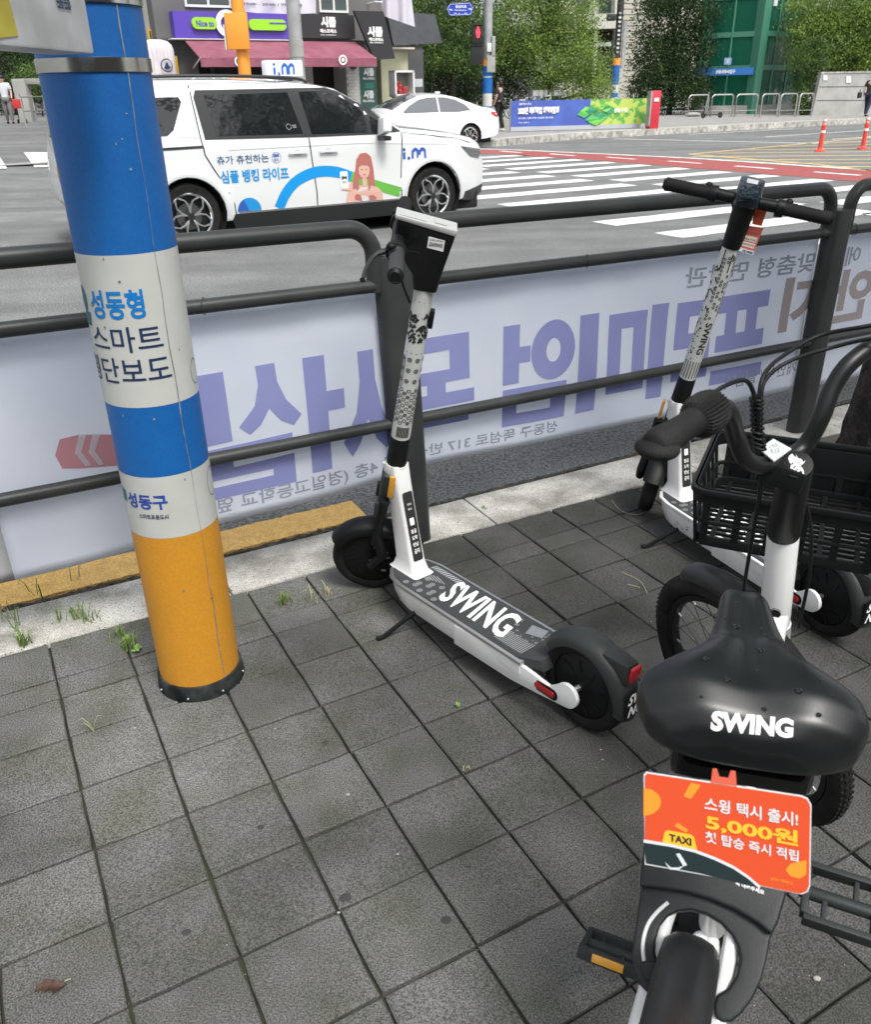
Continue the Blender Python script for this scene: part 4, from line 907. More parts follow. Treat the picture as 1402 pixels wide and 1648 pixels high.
# basket
BK = V(.99, -.03, 0); bx0, bx1, by0, by1, bz0, bz1 = .985, 1.345, -.205, .172, .590, .722
bs = thing('_', '', ''); bpy.data.objects.remove(bs)
def bb(c, d, nm='basket_bar', par=None, bev=.0025): return MB().box(c, d).build(nm, m_black, par or bsk, bevel=bev)
vs = []
cr = rrect(bx0, by0, bx1, by1, .035, 5); cr2 = rrect(bx0+.02, by0+.02, bx1-.02, by1-.02, .03, 5)
def bring(z0, z1, ins, th=.007):
    a = rrect(bx0+ins, by0+ins, bx1-ins, by1-ins, .035, 5); b = rrect(bx0+ins+th, by0+ins+th, bx1-ins-th, by1-ins-th, .03, 5); n = len(a)
    vs = [(x, y, z0) for x, y in a]+[(x, y, z1) for x, y in a]+[(x, y, z0) for x, y in b]+[(x, y, z1) for x, y in b]
    return vs, [f for i in range(n) for f in ((i, (i+1) % n, n+(i+1) % n, n+i), (2*n+i, 3*n+i, 3*n+(i+1) % n, 2*n+(i+1) % n), (n+i, n+(i+1) % n, 3*n+(i+1) % n, 3*n+i), (i, 2*n+i, 2*n+(i+1) % n, (i+1) % n))]
bsk = MB().add(*bring(bz1-.012, bz1, -.004, .014)).build('basket', m_black, bike, bevel=.002)
for z0, z1, ins in ((bz0, bz0+.022, .014), (.642, .650, .008), (.690, .722, .002)): MB().add(*bring(z0, z1, ins)).build('basket_band', m_black, bsk, bevel=.0015)
for i in range(6):
    y = by0+.035+(by1-by0-.07)*i/5
    for x, xs in ((bx0, 1), (bx1, -1)): MB().add([(x+xs*q[0], y+q[1], q[2]) for q in ((.016, -.007, bz0), (.016, .007, bz0), (.001, .007, bz1-.008), (.001, -.007, bz1-.008), (.022, -.007, bz0), (.022, .007, bz0), (.007, .007, bz1-.008), (.007, -.007, bz1-.008))], [(0, 1, 2, 3), (7, 6, 5, 4), (0, 4, 5, 1), (1, 5, 6, 2), (2, 6, 7, 3), (3, 7, 4, 0)]).build('basket_upright', m_black, bsk)
for i in range(6):
    x = bx0+.03+(bx1-bx0-.06)*i/5
    for y, ys in ((by0, 1), (by1, -1)): MB().add([(x+q[1], y+ys*q[0], q[2]) for q in ((.016, -.007, bz0), (.016, .007, bz0), (.001, .007, bz1-.008), (.001, -.007, bz1-.008), (.022, -.007, bz0), (.022, .007, bz0), (.007, .007, bz1-.008), (.007, -.007, bz1-.008))], [(0, 1, 2, 3), (7, 6, 5, 4), (0, 4, 5, 1), (1, 5, 6, 2), (2, 6, 7, 3), (3, 7, 4, 0)]).build('basket_upright', m_black, bsk)
for i in range(15): x = bx0+.025+(bx1-bx0-.05)*i/14; bb((x, (by0+by1)/2, bz0+.004), (.005, by1-by0-.03, .006), 'floor_slat', bsk, 0)
for i in range(5): y = by0+.05+(by1-by0-.1)*i/4; bb(((bx0+bx1)/2, y, bz0+.008), (bx1-bx0-.03, .010, .006), 'floor_bar', bsk, 0)
MB().box((bx1-.012, -.03, .655), (.004, .33, .11)).build('back_panel', m_black, bsk, bevel=.002)
fs_ = flat('sticker', [rc(0, 0, 1, 1)], lambda u, v: V(bx1-.0155, .048-.05*u, .640+.06*v), mat('sticker_pale', (.52, .56, .55), .4), bsk)
MB().cyl(H0+V(.02, 0, -.03), V(bx0+.03, -.03, bz0+.02), .009, seg=10).build('basket_bracket', m_black, bike)
# cranks and pedals
pL, pR = BMi @ gnd(986, 1532, .145), BMi @ gnd(1352, 1452, .385)
MB().cyl(BB+V(0, -.05, 0), BB+V(0, .05, 0), .022, seg=20).build('bottom_bracket', m_black, bike)
MB().cyl(BB+V(0, -.047, 0), BB+V(0, -.051, 0), .075, seg=36).build('chain_ring', m_dgrey, bike)
def pedal(c, s, tilt, amber):
    Fp = frame(V(0, s, 0), (cos(tilt), 0, sin(tilt))); M = mx4(c, Fp)   # local z = outwards along axle, x = fore/aft
    p = MB().box((.042, 0, 0), (.010, .022, .094)).box((-.042, 0, 0), (.010, .022, .094)).box((0, 0, .046), (.092, .022, .010)).box((0, 0, -.046), (.074, .020, .010)).box((.022, 0, .02), (.050, .012, .007)).box((-.022, 0, -.02), (.050, .012, .007)).cyl((0, 0, -.055), (0, 0, .05), .010, seg=12)
    q = MB(); q.v = [M @ v for v in p.v]; q.f = p.f; o = q.build('pedal', mat('pedal_grey', (.022, .027, .027), .55, spec=.3, bump=.3, bscale=300), bike, bevel=.0025)
    for xs in ((-1, 1) if amber else ()):
        MB().box((xs*.0485, 0, 0), (.004, .013, .052), M=M).build('pedal_reflector', m_amber, o, bevel=.001)
    return o
pedal(pL, 1, -.55, True); pedal(pR, -1, .22, False)
for pp_, s in ((pL, 1), (pR, -1)):
    b = BB+V(0, s*.058, 0); e = V(pp_.x, BB.y+s*.075, pp_.z)
    MB().tube([b, b.lerp(e, .5), e], [.013, .010, .011], 10).build('crank', m_black, bike)
# ring lock standing across the rear wheel
phi = R(34); rho = V(cos(phi), 0, sin(phi)); tan_ = V(-sin(phi), 0, cos(phi)); LO = RA+rho*.300
Rb = Matrix.Rotation(BH, 3, 'Z'); LOw = BL+Rb @ LO; LNw = (Rb @ tan_).normalized()
def lk(zx, zy, d=0.): return BMi @ (onpl(930+zx*.3367, 1340+zy*.3367, LOw, LNw)+LNw*d)
m_lock = mat('lock_housing', (.014, .0165, .0175), .45, spec=.3, bump=.2, bscale=700, c2=(.018, .02, .021), vscale=10)
def lplate(nm, P, d0, d1, mt, par=bike, bev=.003):
    n = len(P); vs, fs = cdt(P, 400); vs = list(vs)
    k = len(vs); V3 = [lk(x, y, d0) for x, y in vs]+[lk(x, y, d1) for x, y in vs]
    F = [tuple(f[::-1]) for f in fs]+[tuple(i+k for i in f) for f in fs]
    cnt = {}
    for f in fs:
        for a, b in zip(f, f[1:]+f[:1]): cnt[(a, b)] = 1
    F += [(a, b, k+b, k+a) for (a, b) in cnt if (b, a) not in cnt]
    return MB().add(V3, F).build(nm, mt, par, bevel=bev, bseg=3, smooth=40)
horse = [(322, 130), (990, 292), (955, 420), (922, 500), (905, 600), (880, 700), (838, 790), (780, 868), (735, 902), (690, 905), (655, 880), (650, 820), (665, 775), (720, 740), (758, 680), (775, 600), (765, 540), (735, 485), (685, 430), (620, 390), (545, 368), (480, 372), (430, 398), (392, 445), (372, 510), (370, 570), (382, 630), (400, 680), (392, 740), (380, 780), (335, 765), (290, 720), (264, 650), (256, 580), (270, 480), (290, 340)]
lplate('ring_lock', horse, -.022, 0, m_lock, bev=.004)
lplate('lock_housing', [(318, 60), (1010, 225), (985, 330), (955, 430), (924, 494), (860, 440), (760, 378), (640, 326), (520, 290), (400, 272), (296, 262), (310, 130)], .0, .013, m_lock, bev=.005)
MB().tube(catmull([lk(x, y, .001) for x, y in ((432, 332), (380, 378), (340, 430), (318, 490), (311, 550), (318, 612))], 5), .0026, 8).build('lock_slot_trim', m_whitem, bike, smooth=80)
lplate('lock_lever', [(300, 628), (322, 614), (362, 614), (388, 640), (386, 690), (368, 716), (330, 706), (308, 676)], .0, .007, m_lock, bev=.002)
for tt in (('주차 후 잠금을', 770, 222, 875, 252, 22), ('꼭 내려주세요', 752, 246, 888, 292, 22)):
    v_, f_ = tx(tt[0], 0, 0, 1, 1, .03)
    flat('lettering', [([(tt[1]+(tt[3]-tt[1])*u, tt[2]+(tt[4]-tt[2])*u+tt[5]*(.5-v)) for u, v in v_], f_)], lambda x, y: lk(x, y, .0142), m_whitem, bike)
# ------------------------------------------------------------ advert plate hanging from the saddle
ad = thing('advert_plate', 'orange advert plate for a taxi offer hanging below the bicycle saddle', 'sign', tuple(gnd(1168, 1330, .735)))
Lp = Vector(ad.location); C4 = [gnd(1040, 1378, .683), gnd(1290, 1438, .675), gnd(1306, 1287, .765), gnd(1034, 1243, .775)]
pn = (C4[1]-C4[0]).cross(C4[3]-C4[0]).normalized(); hxp = (C4[2]-C4[3]).normalized(); O4 = (C4[0]+C4[1]+C4[2]+C4[3])/4
def ap(x, y, d=0.): return onpl(x, y, O4, pn)+pn*d-Lp
am = lambda d: (lambda x, y: ap(x, y, d))
out = [(1036, 1246), (1040, 1242), (1290, 1280), (1300, 1284), (1306, 1294), (1304, 1424), (1300, 1434), (1290, 1438), (1222, 1424), (1204, 1408), (1180, 1392), (1150, 1378), (1118, 1366), (1080, 1357), (1036, 1350)]
dark = [(1036, 1354), (1080, 1361), (1118, 1370), (1150, 1382), (1180, 1396), (1204, 1412), (1222, 1428), (1128, 1404), (1040, 1388)]
m_adw = mat('advert_white', (.66, .69, .71), .4); m_ado = mat('advert_orange', (.66, .080, .025), .42, coat=.15); m_ada = mat('advert_amber', (.83, .30, .03), .45); m_ady = mat('advert_yellow', (.85, .50, .04), .45)
vs, fs = [], []
core = [(x, y) for x, y in out[:9]]+[(1128, 1406), (1038, 1390)]
MB().add([ap(x, y, d) for d in (-.001, .001) for x, y in core], [list(range(len(core))), [len(core)+i for i in range(len(core))][::-1]]+[(i, (i+1) % len(core), len(core)+(i+1) % len(core), len(core)+i) for i in range(len(core))]).build('board', m_adw, ad)
ins = lambda p, c, k: [(c[0]+(x-c[0])*k, c[1]+(y-c[1])*k) for x, y in p]
flat('orange_field', [cdt(ins(out, (1170, 1340), .985), 14)], am(.0014), m_ado, ad)
flat('dark_field', [cdt(dark, 14)], am(.0015), mat('advert_dark', (.016, .03, .032), .4), ad)
flat('roof_line', [pp([(1036, 1349), (1080, 1356), (1118, 1365), (1118, 1370), (1080, 1361), (1036, 1354)]), pp([(1118, 1365), (1150, 1377), (1180, 1391), (1180, 1396), (1150, 1382), (1118, 1370)]), pp([(1180, 1391), (1204, 1407), (1224, 1424), (1222, 1428), (1204, 1412), (1180, 1396)])], am(.0019), m_adw, ad)
for c_ in ([(1036+28*cos(t), 1289+22*sin(t)) for t in [R(q) for q in range(-90, 91, 15)]], [(1112, 1258), (1128, 1262), (1112, 1284), (1100, 1280)], [(1298, 1382), (1297, 1406), (1286, 1412), (1272, 1408), (1264, 1398), (1272, 1388)], [(1090, 1322), (1108, 1334), (1104, 1338), (1086, 1328)]):
    flat('amber_shape', [pp(c_)], am(.0017), m_ada, ad)
flat('taxi_sign', [pp([(1070, 1337), (1074, 1334), (1112, 1341), (1117, 1345), (1122, 1366), (1066, 1353)])], am(.0021), m_ady, ad)
def rowtx(s, x0, y0, x1, y1, h, b): 
    v_, f_ = tx(s, 0, 0, 1, 1, b); return ([(x0+(x1-x0)*u, y0+(y1-y0)*u-h*v) for u, v in v_], f_)
flat('lettering', [rowtx('스윙 택시 출시!', 1134, 1302, 1284, 1328, 22, .022)], am(.0022), m_adw, ad)
flat('lettering', [rowtx('5,000원', 1136, 1334, 1284, 1362, 27, .03)], am(.0022), m_ady, ad)
flat('lettering', [rowtx('첫 탑승 즉시 적립', 1135, 1353, 1285, 1385, 18, .022)], am(.0022), m_adw, ad)
flat('lettering', [rowtx('TAXI', 1077, 1351, 1113, 1359, 12, .04)], am(.0026), m_ink, ad)
flat('lettering', [rowtx('유의사항참고', 1240, 1414, 1276, 1422, 5, .02)], am(.0022), m_ada, ad)
flat('drawn_line', [pp([(1094, 1371), (1106, 1390), (1100, 1392), (1088, 1372)]), pp([(1070, 1385), (1080, 1394), (1092, 1394), (1102, 1390), (1092, 1398), (1078, 1397)])], am(.0021), m_adw, ad)
hk = [(1144, 1262), (1147, 1237), (1154, 1237), (1158, 1250), (1172, 1252), (1176, 1240), (1184, 1241), (1186, 1268)]
MB().add([ap(x, y, d) for d in (-.001, .001) for x, y in hk], [list(range(8)), [8+i for i in range(8)][::-1]]+[(i, (i+1) % 8, 8+(i+1) % 8, 8+i) for i in range(8)]).build('hook', mat('hook_coral', (.66, .12, .07), .5), ad)
# ------------------------------------------------------------ cars
m_carw = mat('car_paint_white', (.70, .72, .72), .22, coat=.8, c2=(.68, .70, .70), vscale=2)
m_glass = mat('tinted_glass', (.010, .012, .013), .04, spec=.55, bump=.5, bscale=1.3, bdist=.02)
m_glass2 = mat('sedan_glass', (.05, .06, .07), .05, coat=1., spec=.8)
m_trim = mat('car_black_trim', (.018, .019, .02), .35)
m_chrome = mat('chrome', (.6, .61, .61), .12, metal=1.)
m_under = mat('car_underbody', (.01, .01, .01), .9)
def interp(P, x):
    P = sorted(P); 
    if x <= P[0][0]: return P[0][1]
    for a, b in zip(P, P[1:]):
        if x <= b[0]: return a[1]+(b[1]-a[1])*(x-a[0])/max(b[0]-a[0], 1e-6)
    return P[-1][1]
class Car:
    """side skin drawn as an outline in x-z and laid on a curved flank; flank(x, z) = half width"""
    def __init__(s, t, top, bottom, W_, belt, lean, xf, xr, ft, rt, arches, mt):
        s.t, s.top, s.W, s.belt, s.lean, s.xf, s.xr, s.ft, s.rt, s.arches = t, top, W_, belt, lean, xf, xr, ft, rt, arches
        s.topf = [(x, z) for x, z in top]
        s.x0 = min(p[0] for p in top); s.x1 = max(p[0] for p in top)
        out = list(top)+list(bottom); sk = MB()
        vs, fs = cdt(out, .09)
        for sd in (-1, 1): sk.add([(x, sd*s.flank(x, z), z) for x, z in vs], fs)
        sk.build('side_panel', mt, t, smooth=50)
    def flank(s, x, z):
        w_ = s.W-.035*max(0, (.5-z)/.3)**2-(max(0, z-s.belt))*s.lean-.012*max(0, 1-abs(z-s.belt+.12)/.1)*0
        if x > s.xf: w_ -= ((x-s.xf)/(s.x1-s.xf))**2*s.ft
        if x < s.xr: w_ -= ((s.xr-x)/(s.xr-s.x0))**2*s.rt
        zt = interp([p for p in s.topf if p[1] > s.belt-.35], x); d = zt-z; r = .085
        if d < r: u = 1-max(0, d)/r; w_ -= r*(1-sqrt(max(0, 1-u*u)))*.9
        for cx, cz, rr in s.arches:
            q = hypot(x-cx, z-cz); 
            if q < rr+.10: w_ += .016*max(0, min(1, (rr+.10-q)/.05))
        return w_
    def m(s, off, sd=-1): return lambda x, z: V(x, sd*(s.flank(x, z)+off), z)
    def panel(s, nm, poly, off, mt, parent=None, step=.08, sd=-1):
        vs, fs = cdt(poly, step); n = len(vs); f1 = s.m(off, sd); f0 = s.m(off-.012, sd); o = MB()
        V3 = [f1(x, z) for x, z in vs]+[f0(x, z) for x, z in vs]; F = list(fs); cnt = {}
        for f in fs:
            for a, b in zip(f, f[1:]+f[:1]): cnt[(a, b)] = 1
        F += [(a, n+a, n+b, b) for (a, b) in cnt if (b, a) not in cnt]
        return o.add(V3, F).build(nm, mt, parent or s.t, smooth=50)
    def ribbon(s, nm, pts, crown, mt, inset=0., off=0., n=12):
        """skin across the car over a run of outline points"""
        P = []
        for a, b in zip(pts, pts[1:]):
            k = max(1, int(hypot(b[0]-a[0], b[1]-a[1])/.08)); P += [(a[0]+(b[0]-a[0])*i/k, a[1]+(b[1]-a[1])*i/k) for i in range(k)]
        P.append(pts[-1]); vs = []
        for i, (x, z) in enumerate(P):
            a = P[max(i-1, 0)]; b = P[min(i+1, len(P)-1)]; tx_, tz = b[0]-a[0], b[1]-a[1]; L = hypot(tx_, tz) or 1; nx_, nz_ = tz/L, -tx_/L
            if nz_*1+nx_*(1 if x > (s.x0+s.x1)/2 else -1)*.5 < 0: nx_, nz_ = -nx_, -nz_
            c = crown(x, z) if callable(crown) else crown; y1 = s.flank(x, z-.001)-inset
            for j in range(n+1):
                u = -1+2*j/n; h = c*(1-u*u)+off; vs.append((x+nx_*h, u*y1, z+nz_*h))
        return MB().add(vs, [(i*(n+1)+j, (i+1)*(n+1)+j, (i+1)*(n+1)+j+1, i*(n+1)+j+1) for i in range(len(P)-1) for j in range(n)]).build(nm, mt, s.t, smooth=50)
    def wheel(s, x, r, y, sd, spokes=5, rimr=.24, mt=None):
        c = V(x, sd*y, r-.0); ax = (0, sd, 0); Fm = Matrix(((1, 0, 0), (0, 0, sd), (0, 1, 0))).to_3x3()
        ty = MB().lathe([(r-.10, -.20), (r-.03, -.215), (r, -.18), (r, -.03), (r-.03, 0), (r-.10, -.006), (rimr+.012, -.012), (rimr+.012, -.19)], c=c, axis=ax, seg=40, close=True).build('tyre', m_tyre, s.t, smooth=40)
        MB().lathe([(rimr+.014, -.008), (rimr+.002, -.006), (rimr-.012, -.022), (rimr-.02, -.10), (.02, -.11)], c=c, axis=ax, seg=40).build('rim', m_trim, ty, smooth=40)
        MB().lathe([(rimr+.016, -.004), (rimr+.004, .0), (rimr-.008, -.014)], c=c, axis=ax, seg=40).build('rim_edge', m_chrome, ty, smooth=60)
        MB().cyl(c+Vector(ax)*(-.09), c+Vector(ax)*(-.075), .14, seg=24).build('brake_disc', mat('brake_metal', (.2, .2, .2), .4, metal=.8), ty)
        M = Matrix.Identity(4); M = Matrix((V(1, 0, 0), V(0, 0, 1), V(0, sd, 0))).transposed().to_4x4(); M.translation = c
        for k in range(spokes):
            for e in (-1, 1):
                a = 2*pi*k/spokes+pi/2; a1 = a+e*.10; a2 = a+e*.25; a3 = a+e*.52
                P = [(.045, a), (.11, a1), (.17, a2), (rimr-.004, a3*1.0)]; wd = [.016, .017, .016, .026]
                q = []
                for (rr, aa), w_ in zip(P, wd): q.append((rr*cos(aa)-w_*sin(aa)*.5, rr*sin(aa)+w_*cos(aa)*.5))
                for (rr, aa), w_ in list(zip(P, wd))[::-1]: q.append((rr*cos(aa)+w_*sin(aa)*.5, rr*sin(aa)-w_*cos(aa)*.5))
                b = MB(); n = 8; b.add([(x_, y_, -.03) for x_, y_ in q]+[(x_, y_, -.004-.012*(i in (0, 7))) for i, (x_, y_) in enumerate(q)], [(i, (i+1) % n, n+(i+1) % n, n+i) for i in range(n)]+[(n+i, n+i+1, 2*n-2-i, 2*n-1-i) for i in range(3)], M)
                b.build('spoke', mt or m_alu, ty, bevel=.0015)
        hc = MB().cyl((0, 0, -.05), (0, 0, -.012), .058, .045, 20, M=M).build('hub_cap', m_trim, ty, bevel=.003)
        for k in range(5): a = 2*pi*k/5+.3; MB().cyl((.04*cos(a), .04*sin(a), -.02), (.04*cos(a), .04*sin(a), -.006), .007, seg=6, M=M).build('wheel_nut', m_chrome, hc)
# --- taxi van
vo = gnd(697, 357, -.02)+N30*.985; vo.z = -.06
van = thing('taxi_van', 'white taxi van with a printed side advert, driving past behind the railing', 'van', (vo.x, vo.y, -.06), R(31.6))
def arch(cx, cz, r, z0, n=14, front=True):
    a = asin((z0-cz)/r); return [(cx+r*cos(t), cz+r*sin(t)) for t in [a+(pi-2*a)*k/n for k in range(n+1)]]
vtop = [(.62, .30), (.80, .34), (.885, .42), (.905, .60), (.885, .78), (.83, .92), (.66, .985), (.35, 1.04), (-.05, 1.095), (-.42, 1.135), (-.60, 1.235), (-.95, 1.44), (-1.20, 1.565), (-1.42, 1.605), (-1.8, 1.64), (-2.5, 1.665), (-3.3, 1.665), (-3.75, 1.64), (-3.92, 1.58), (-4.02, 1.42), (-4.10, 1.12), (-4.14, .92), (-4.16, .60), (-4.12, .44), (-4.02, .34), (-3.72, .30)]
vbot = [(-3.59, .30)]+arch(-3.09, .345, .395, .27)[::-1]+[(-2.6, .27), (-.5, .27)]+arch(0, .345, .40, .27)[::-1]
VC = Car(van, vtop, vbot, .985, 1.02, .30, .15, -3.75, .24, .13, [(-3.09, .345, .395), (0, .345, .40)], m_carw)
VC.ribbon('hood', vtop[5:10], .045, m_carw); VC.ribbon('front_bumper', vtop[0:6], .13, m_carw)
VC.ribbon('windscreen', vtop[9:13], .06, m_glass); VC.ribbon('roof', vtop[12:19], .04, m_carw); VC.ribbon('tailgate', vtop[18:], .06, m_carw)
VC.ribbon('rear_window', vtop[18:21], .062, m_glass, inset=.12, off=.004)
MB().box((-1.55, 0, .25), (4.6, 1.72, .22)).build('underbody', m_under, van, bevel=.03)
for cx in (0, -3.09): MB().lathe([(.40, -.95), (.40, .95)], c=(cx, 0, .345), axis=(0, 1, 0), seg=18, a0=0, a1=2*pi).build('wheel_well', m_under, van, recalc=False)
for sd in (-1, 1):
    for x in (0, -3.09): VC.wheel(x, .342, .965, sd, 5, .228)
# dark glass house on the visible side, doors cut by recessed seams
VC.panel('window_surround', [(-2.83, 1.095), (-2.86, 1.50), (-2.83, 1.565), (-1.32, 1.575), (-1.18, 1.535), (-.86, 1.37), (-.44, 1.095), (-.80, 1.075), (-1.6, 1.075)], .004, m_trim)
for nm, P in (('side_window', [(-2.70, 1.125), (-2.745, 1.515), (-1.80, 1.53), (-1.705, 1.115)]), ('side_window', [(-1.60, 1.105), (-1.665, 1.535), (-1.34, 1.54), (-1.20, 1.495), (-.98, 1.375), (-.90, 1.30), (-.885, 1.10)]), ('quarter_window', [(-.835, 1.275), (-.55, 1.125), (-.54, 1.105), (-.835, 1.10)])):
    VC.panel(nm, P, .007, m_glass)
VC.panel('quarter_window', [(-3.92, 1.14), (-3.90, 1.42), (-3.80, 1.50), (-3.02, 1.505), (-3.0, 1.46), (-3.14, 1.20), (-3.22, 1.145)], .004, m_glass)
m_cpil = mat('pillar_silver', (.50, .52, .53), .3, coat=.5)
cp = VC.panel('pillar_trim', [(-3.12, 1.13), (-2.885, 1.11), (-2.90, 1.52), (-2.975, 1.53), (-3.0, 1.47)], .003, m_cpil)
for i in range(7):
    for j in range(3): x = -2.925-.028*j-(6-i)*.006; z = 1.19+i*.045; flat('pillar_facet', [pp([(x-.012, z), (x, z+.016), (x+.012, z), (x, z-.016)])], VC.m(.0048), m_carw, cp)
def seam(P, w_=.0065, off=.0022, mt=None, nm='panel_gap'):
    q = []; 
    for i, (x, z) in enumerate(P):
        a = P[max(i-1, 0)]; b = P[min(i+1, len(P)-1)]; d = Vector((b[0]-a[0], b[1]-a[1])).normalized(); q += [(x-d.y*w_, z+d.x*w_), (x+d.y*w_, z-d.x*w_)]
    return flat(nm, [(q, [(2*i, 2*i+1, 2*i+3, 2*i+2) for i in range(len(P)-1)])], VC.m(off), mt or m_trim, van)
def dn(P, n=6):
    o = []
    for a, b in zip(P, P[1:]): o += [(a[0]+(b[0]-a[0])*i/n, a[1]+(b[1]-a[1])*i/n) for i in range(n)]
    return o+[P[-1]]
seam(dn([(-1.645, 1.07), (-1.635, .9), (-1.60, .5), (-1.60, .29)])); seam(dn([(-2.885, 1.62), (-2.875, 1.1), (-2.86, .95), (-2.78, .80), (-2.66, .60), (-2.60, .45), (-2.585, .29)])); seam(dn([(-.44, 1.08), (-.45, .9), (-.475, .6), (-.475, .29)]))
seam(dn([(-4.03, 1.015), (-2.875, 1.03)]), .012); seam(dn([(-2.86, 1.625), (-1.45, 1.645)]), .003); seam(dn([(-.44, 1.085), (.3, 1.0), (.60, .93)]), .004)
seam(dn([(-2.6, .985), (-1.0, .99), (.2, .93)]), .003, mt=mat('body_crease', (.55, .57, .58), .3))
VC.panel('sill_cladding', [(-2.64, .275), (-2.60, .335), (-.50, .335), (-.45, .275), (-.5, .16), (-2.6, .16)], .016, m_trim)
VC.panel('sill_brightwork', [(-2.55, .335), (-2.55, .352), (-.52, .352), (-.52, .335)], .016, m_chrome)
VC.panel('bumper_lip', [(.46, .26), (.50, .36), (.88, .42), (.86, .32), (.62, .24)], .014, m_trim)
VC.panel('headlight', [(.42, .90), (.80, .845), (.84, .79), (.78, .74), (.60, .77)], .008, mat('lamp_lens', (.12, .13, .14), .06, coat=1.))
VC.panel('lamp_strip', [(.47, .885), (.78, .838), (.80, .815), (.50, .862)], .012, m_chrome)
VC.panel('rear_light', [(-4.13, .90), (-4.11, 1.03), (-3.92, 1.06), (-3.92, 1.0), (-4.03, .92)], .012, mat('rear_lens', (.10, .012, .014), .1, coat=1.))
VC.panel('rear_reflector_trim', [(-4.14, .48), (-4.13, .58), (-3.66, .50), (-3.62, .33), (-3.98, .35)], .014, m_trim)
MB().box((-4.215, -.35, .80), (.02, .42, .14)).build('number_plate', mat('plate_yellow', (.70, .42, .03), .5), van, bevel=.003)
for cx, r0 in ((-3.09, .395), (0, .40)):
    P = [(cx+(r0+.005)*cos(t), .345+(r0+.005)*sin(t)) for t in [R(-8+196*k/26) for k in range(27)]]+[(cx+(r0+.035)*cos(t), .345+(r0+.035)*sin(t)) for t in [R(188-196*k/26) for k in range(27)]]
    VC.panel('arch_moulding', P, .010, mat('arch_white', (.60, .62, .62), .4), step=.1)
for x in (-1.80, -1.42):
    hd_ = VC.panel('door_handle', rrect(x-.115, .915, x+.115, .945, .014), .032, m_carw, step=.06); VC.panel('handle_cup', circ(x, .925, .05, 14, .035), .0035, m_cpil, hd_, step=.05)
mr = MB().add([(-.80, -1.02, 1.06), (-.66, -1.02, 1.06), (-.64, -1.02, 1.24), (-.78, -1.02, 1.26), (-.81, -1.20, 1.10), (-.69, -1.20, 1.10), (-.68, -1.19, 1.25), (-.79, -1.19, 1.265)], [(0, 1, 2, 3), (4, 5, 6, 7), (0, 1, 5, 4), (1, 2, 6, 5), (2, 3, 7, 6), (3, 0, 4, 7)]).build('wing_mirror', m_carw, van, bevel=.03, bseg=3)
MB().box((-.725, -1.06, 1.035), (.09, .20, .05)).build('mirror_foot', m_trim, mr, bevel=.015)
for sd in (-1, 1): MB().tube(catmull([V(-1.5, sd*.70, 1.63), V(-1.7, sd*.71, 1.675), V(-2.6, sd*.71, 1.70), V(-3.4, sd*.71, 1.69), V(-3.65, sd*.70, 1.64)], 5), .016, 8).build('roof_rail', m_trim if sd < 0 else m_chrome, van)
rs = onpl(418, 118, (Vector(van.location)), N30)
lp = mx4(van.location, None, R(30)).inverted() @ rs
sg = MB().box((lp.x+.27, 0, 1.785), (.46, .16, .17)).build('roof_sign', mat('roof_sign_white', (.72, .76, .78), .35, coat=.3), van, bevel=.02)
m_imb = mat('advert_blue', (.02, .10, .40), .5); m_imc = mat('advert_sky', (.01, .26, .60), .5)
def imlogo(x0, z0, w_, h):
    """the mark: a dotted i, a point, and a rounded m of three strokes"""
    P = [rc(x0, z0+h*.0, x0+w_*.10, z0+h*.62), pp(circ(x0+w_*.05, z0+h*.88, w_*.055, 12)), pp(circ(x0+w_*.23, z0+h*.07, w_*.055, 12))]
    for k in range(2):
        cx = x0+w_*(.49+.28*k)
        P.append(([(cx-w_*.15, z0), (cx-w_*.07, z0), (cx-w_*.07, z0+h*.55), (cx, z0+h*.72), (cx+w_*.05, z0+h*.62), (cx+w_*.05, z0), (cx+w_*.13, z0), (cx+w_*.13, z0+h*.78), (cx+w_*.04, z0+h*1.0), (cx-w_*.05, z0+h*1.0), (cx-w_*.15, z0+h*.70)], [(0, 1, 2, 10), (2, 3, 9, 10), (3, 8, 9), (3, 4, 7, 8), (4, 5, 6, 7)]))
    return P
flat('sign_logo', imlogo(lp.x+.12, 1.72, .30, .12), lambda u, v: V(u, -.0815, v), m_imb, sg)
# printed advert along the doors
flat('side_logo', imlogo(-.44, .79, .36, .12), VC.m(.004), m_imb, van)
flat('lettering', [tx('츄가 츄천하는', -2.74, .845, -2.15, .93, .01)], VC.m(.004), mat('advert_navy', (.03, .10, .22), .5), van, .1)
flat('lettering', [tx('심플 뱅킹 라이프', -2.72, .655, -1.93, .785, .03)], VC.m(.004), m_imc, van, .1)
flat('small_logo', [ringp(-2.06, .885, .056, .052, 24), tx('iM', -2.095, .89, -2.03, .925, .04), tx('뱅크', -2.09, .85, -2.035, .878, .02)], VC.m(.004), m_imb, van)
a_o = catmull([(-2.08, .355, 0), (-1.99, .50, 0), (-1.84, .63, 0), (-1.60, .71, 0), (-1.35, .70, 0), (-1.15, .635, 0)], 8)
def bandpoly(P, w_):
    q = []
    for i, p in enumerate(P):
        a = P[max(i-1, 0)]; b = P[min(i+1, len(P)-1)]; d = (b-a).normalized(); q += [(p.x-d.y*w_, p.y+d.x*w_), (p.x+d.y*w_, p.y-d.x*w_)]
    return (q, [(2*i, 2*i+1, 2*i+3, 2*i+2) for i in range(len(P)-1)])
flat('blue_arc', [bandpoly(a_o, .058)], VC.m(.0035), mat('advert_azure', (.0, .27, .66), .5), van)
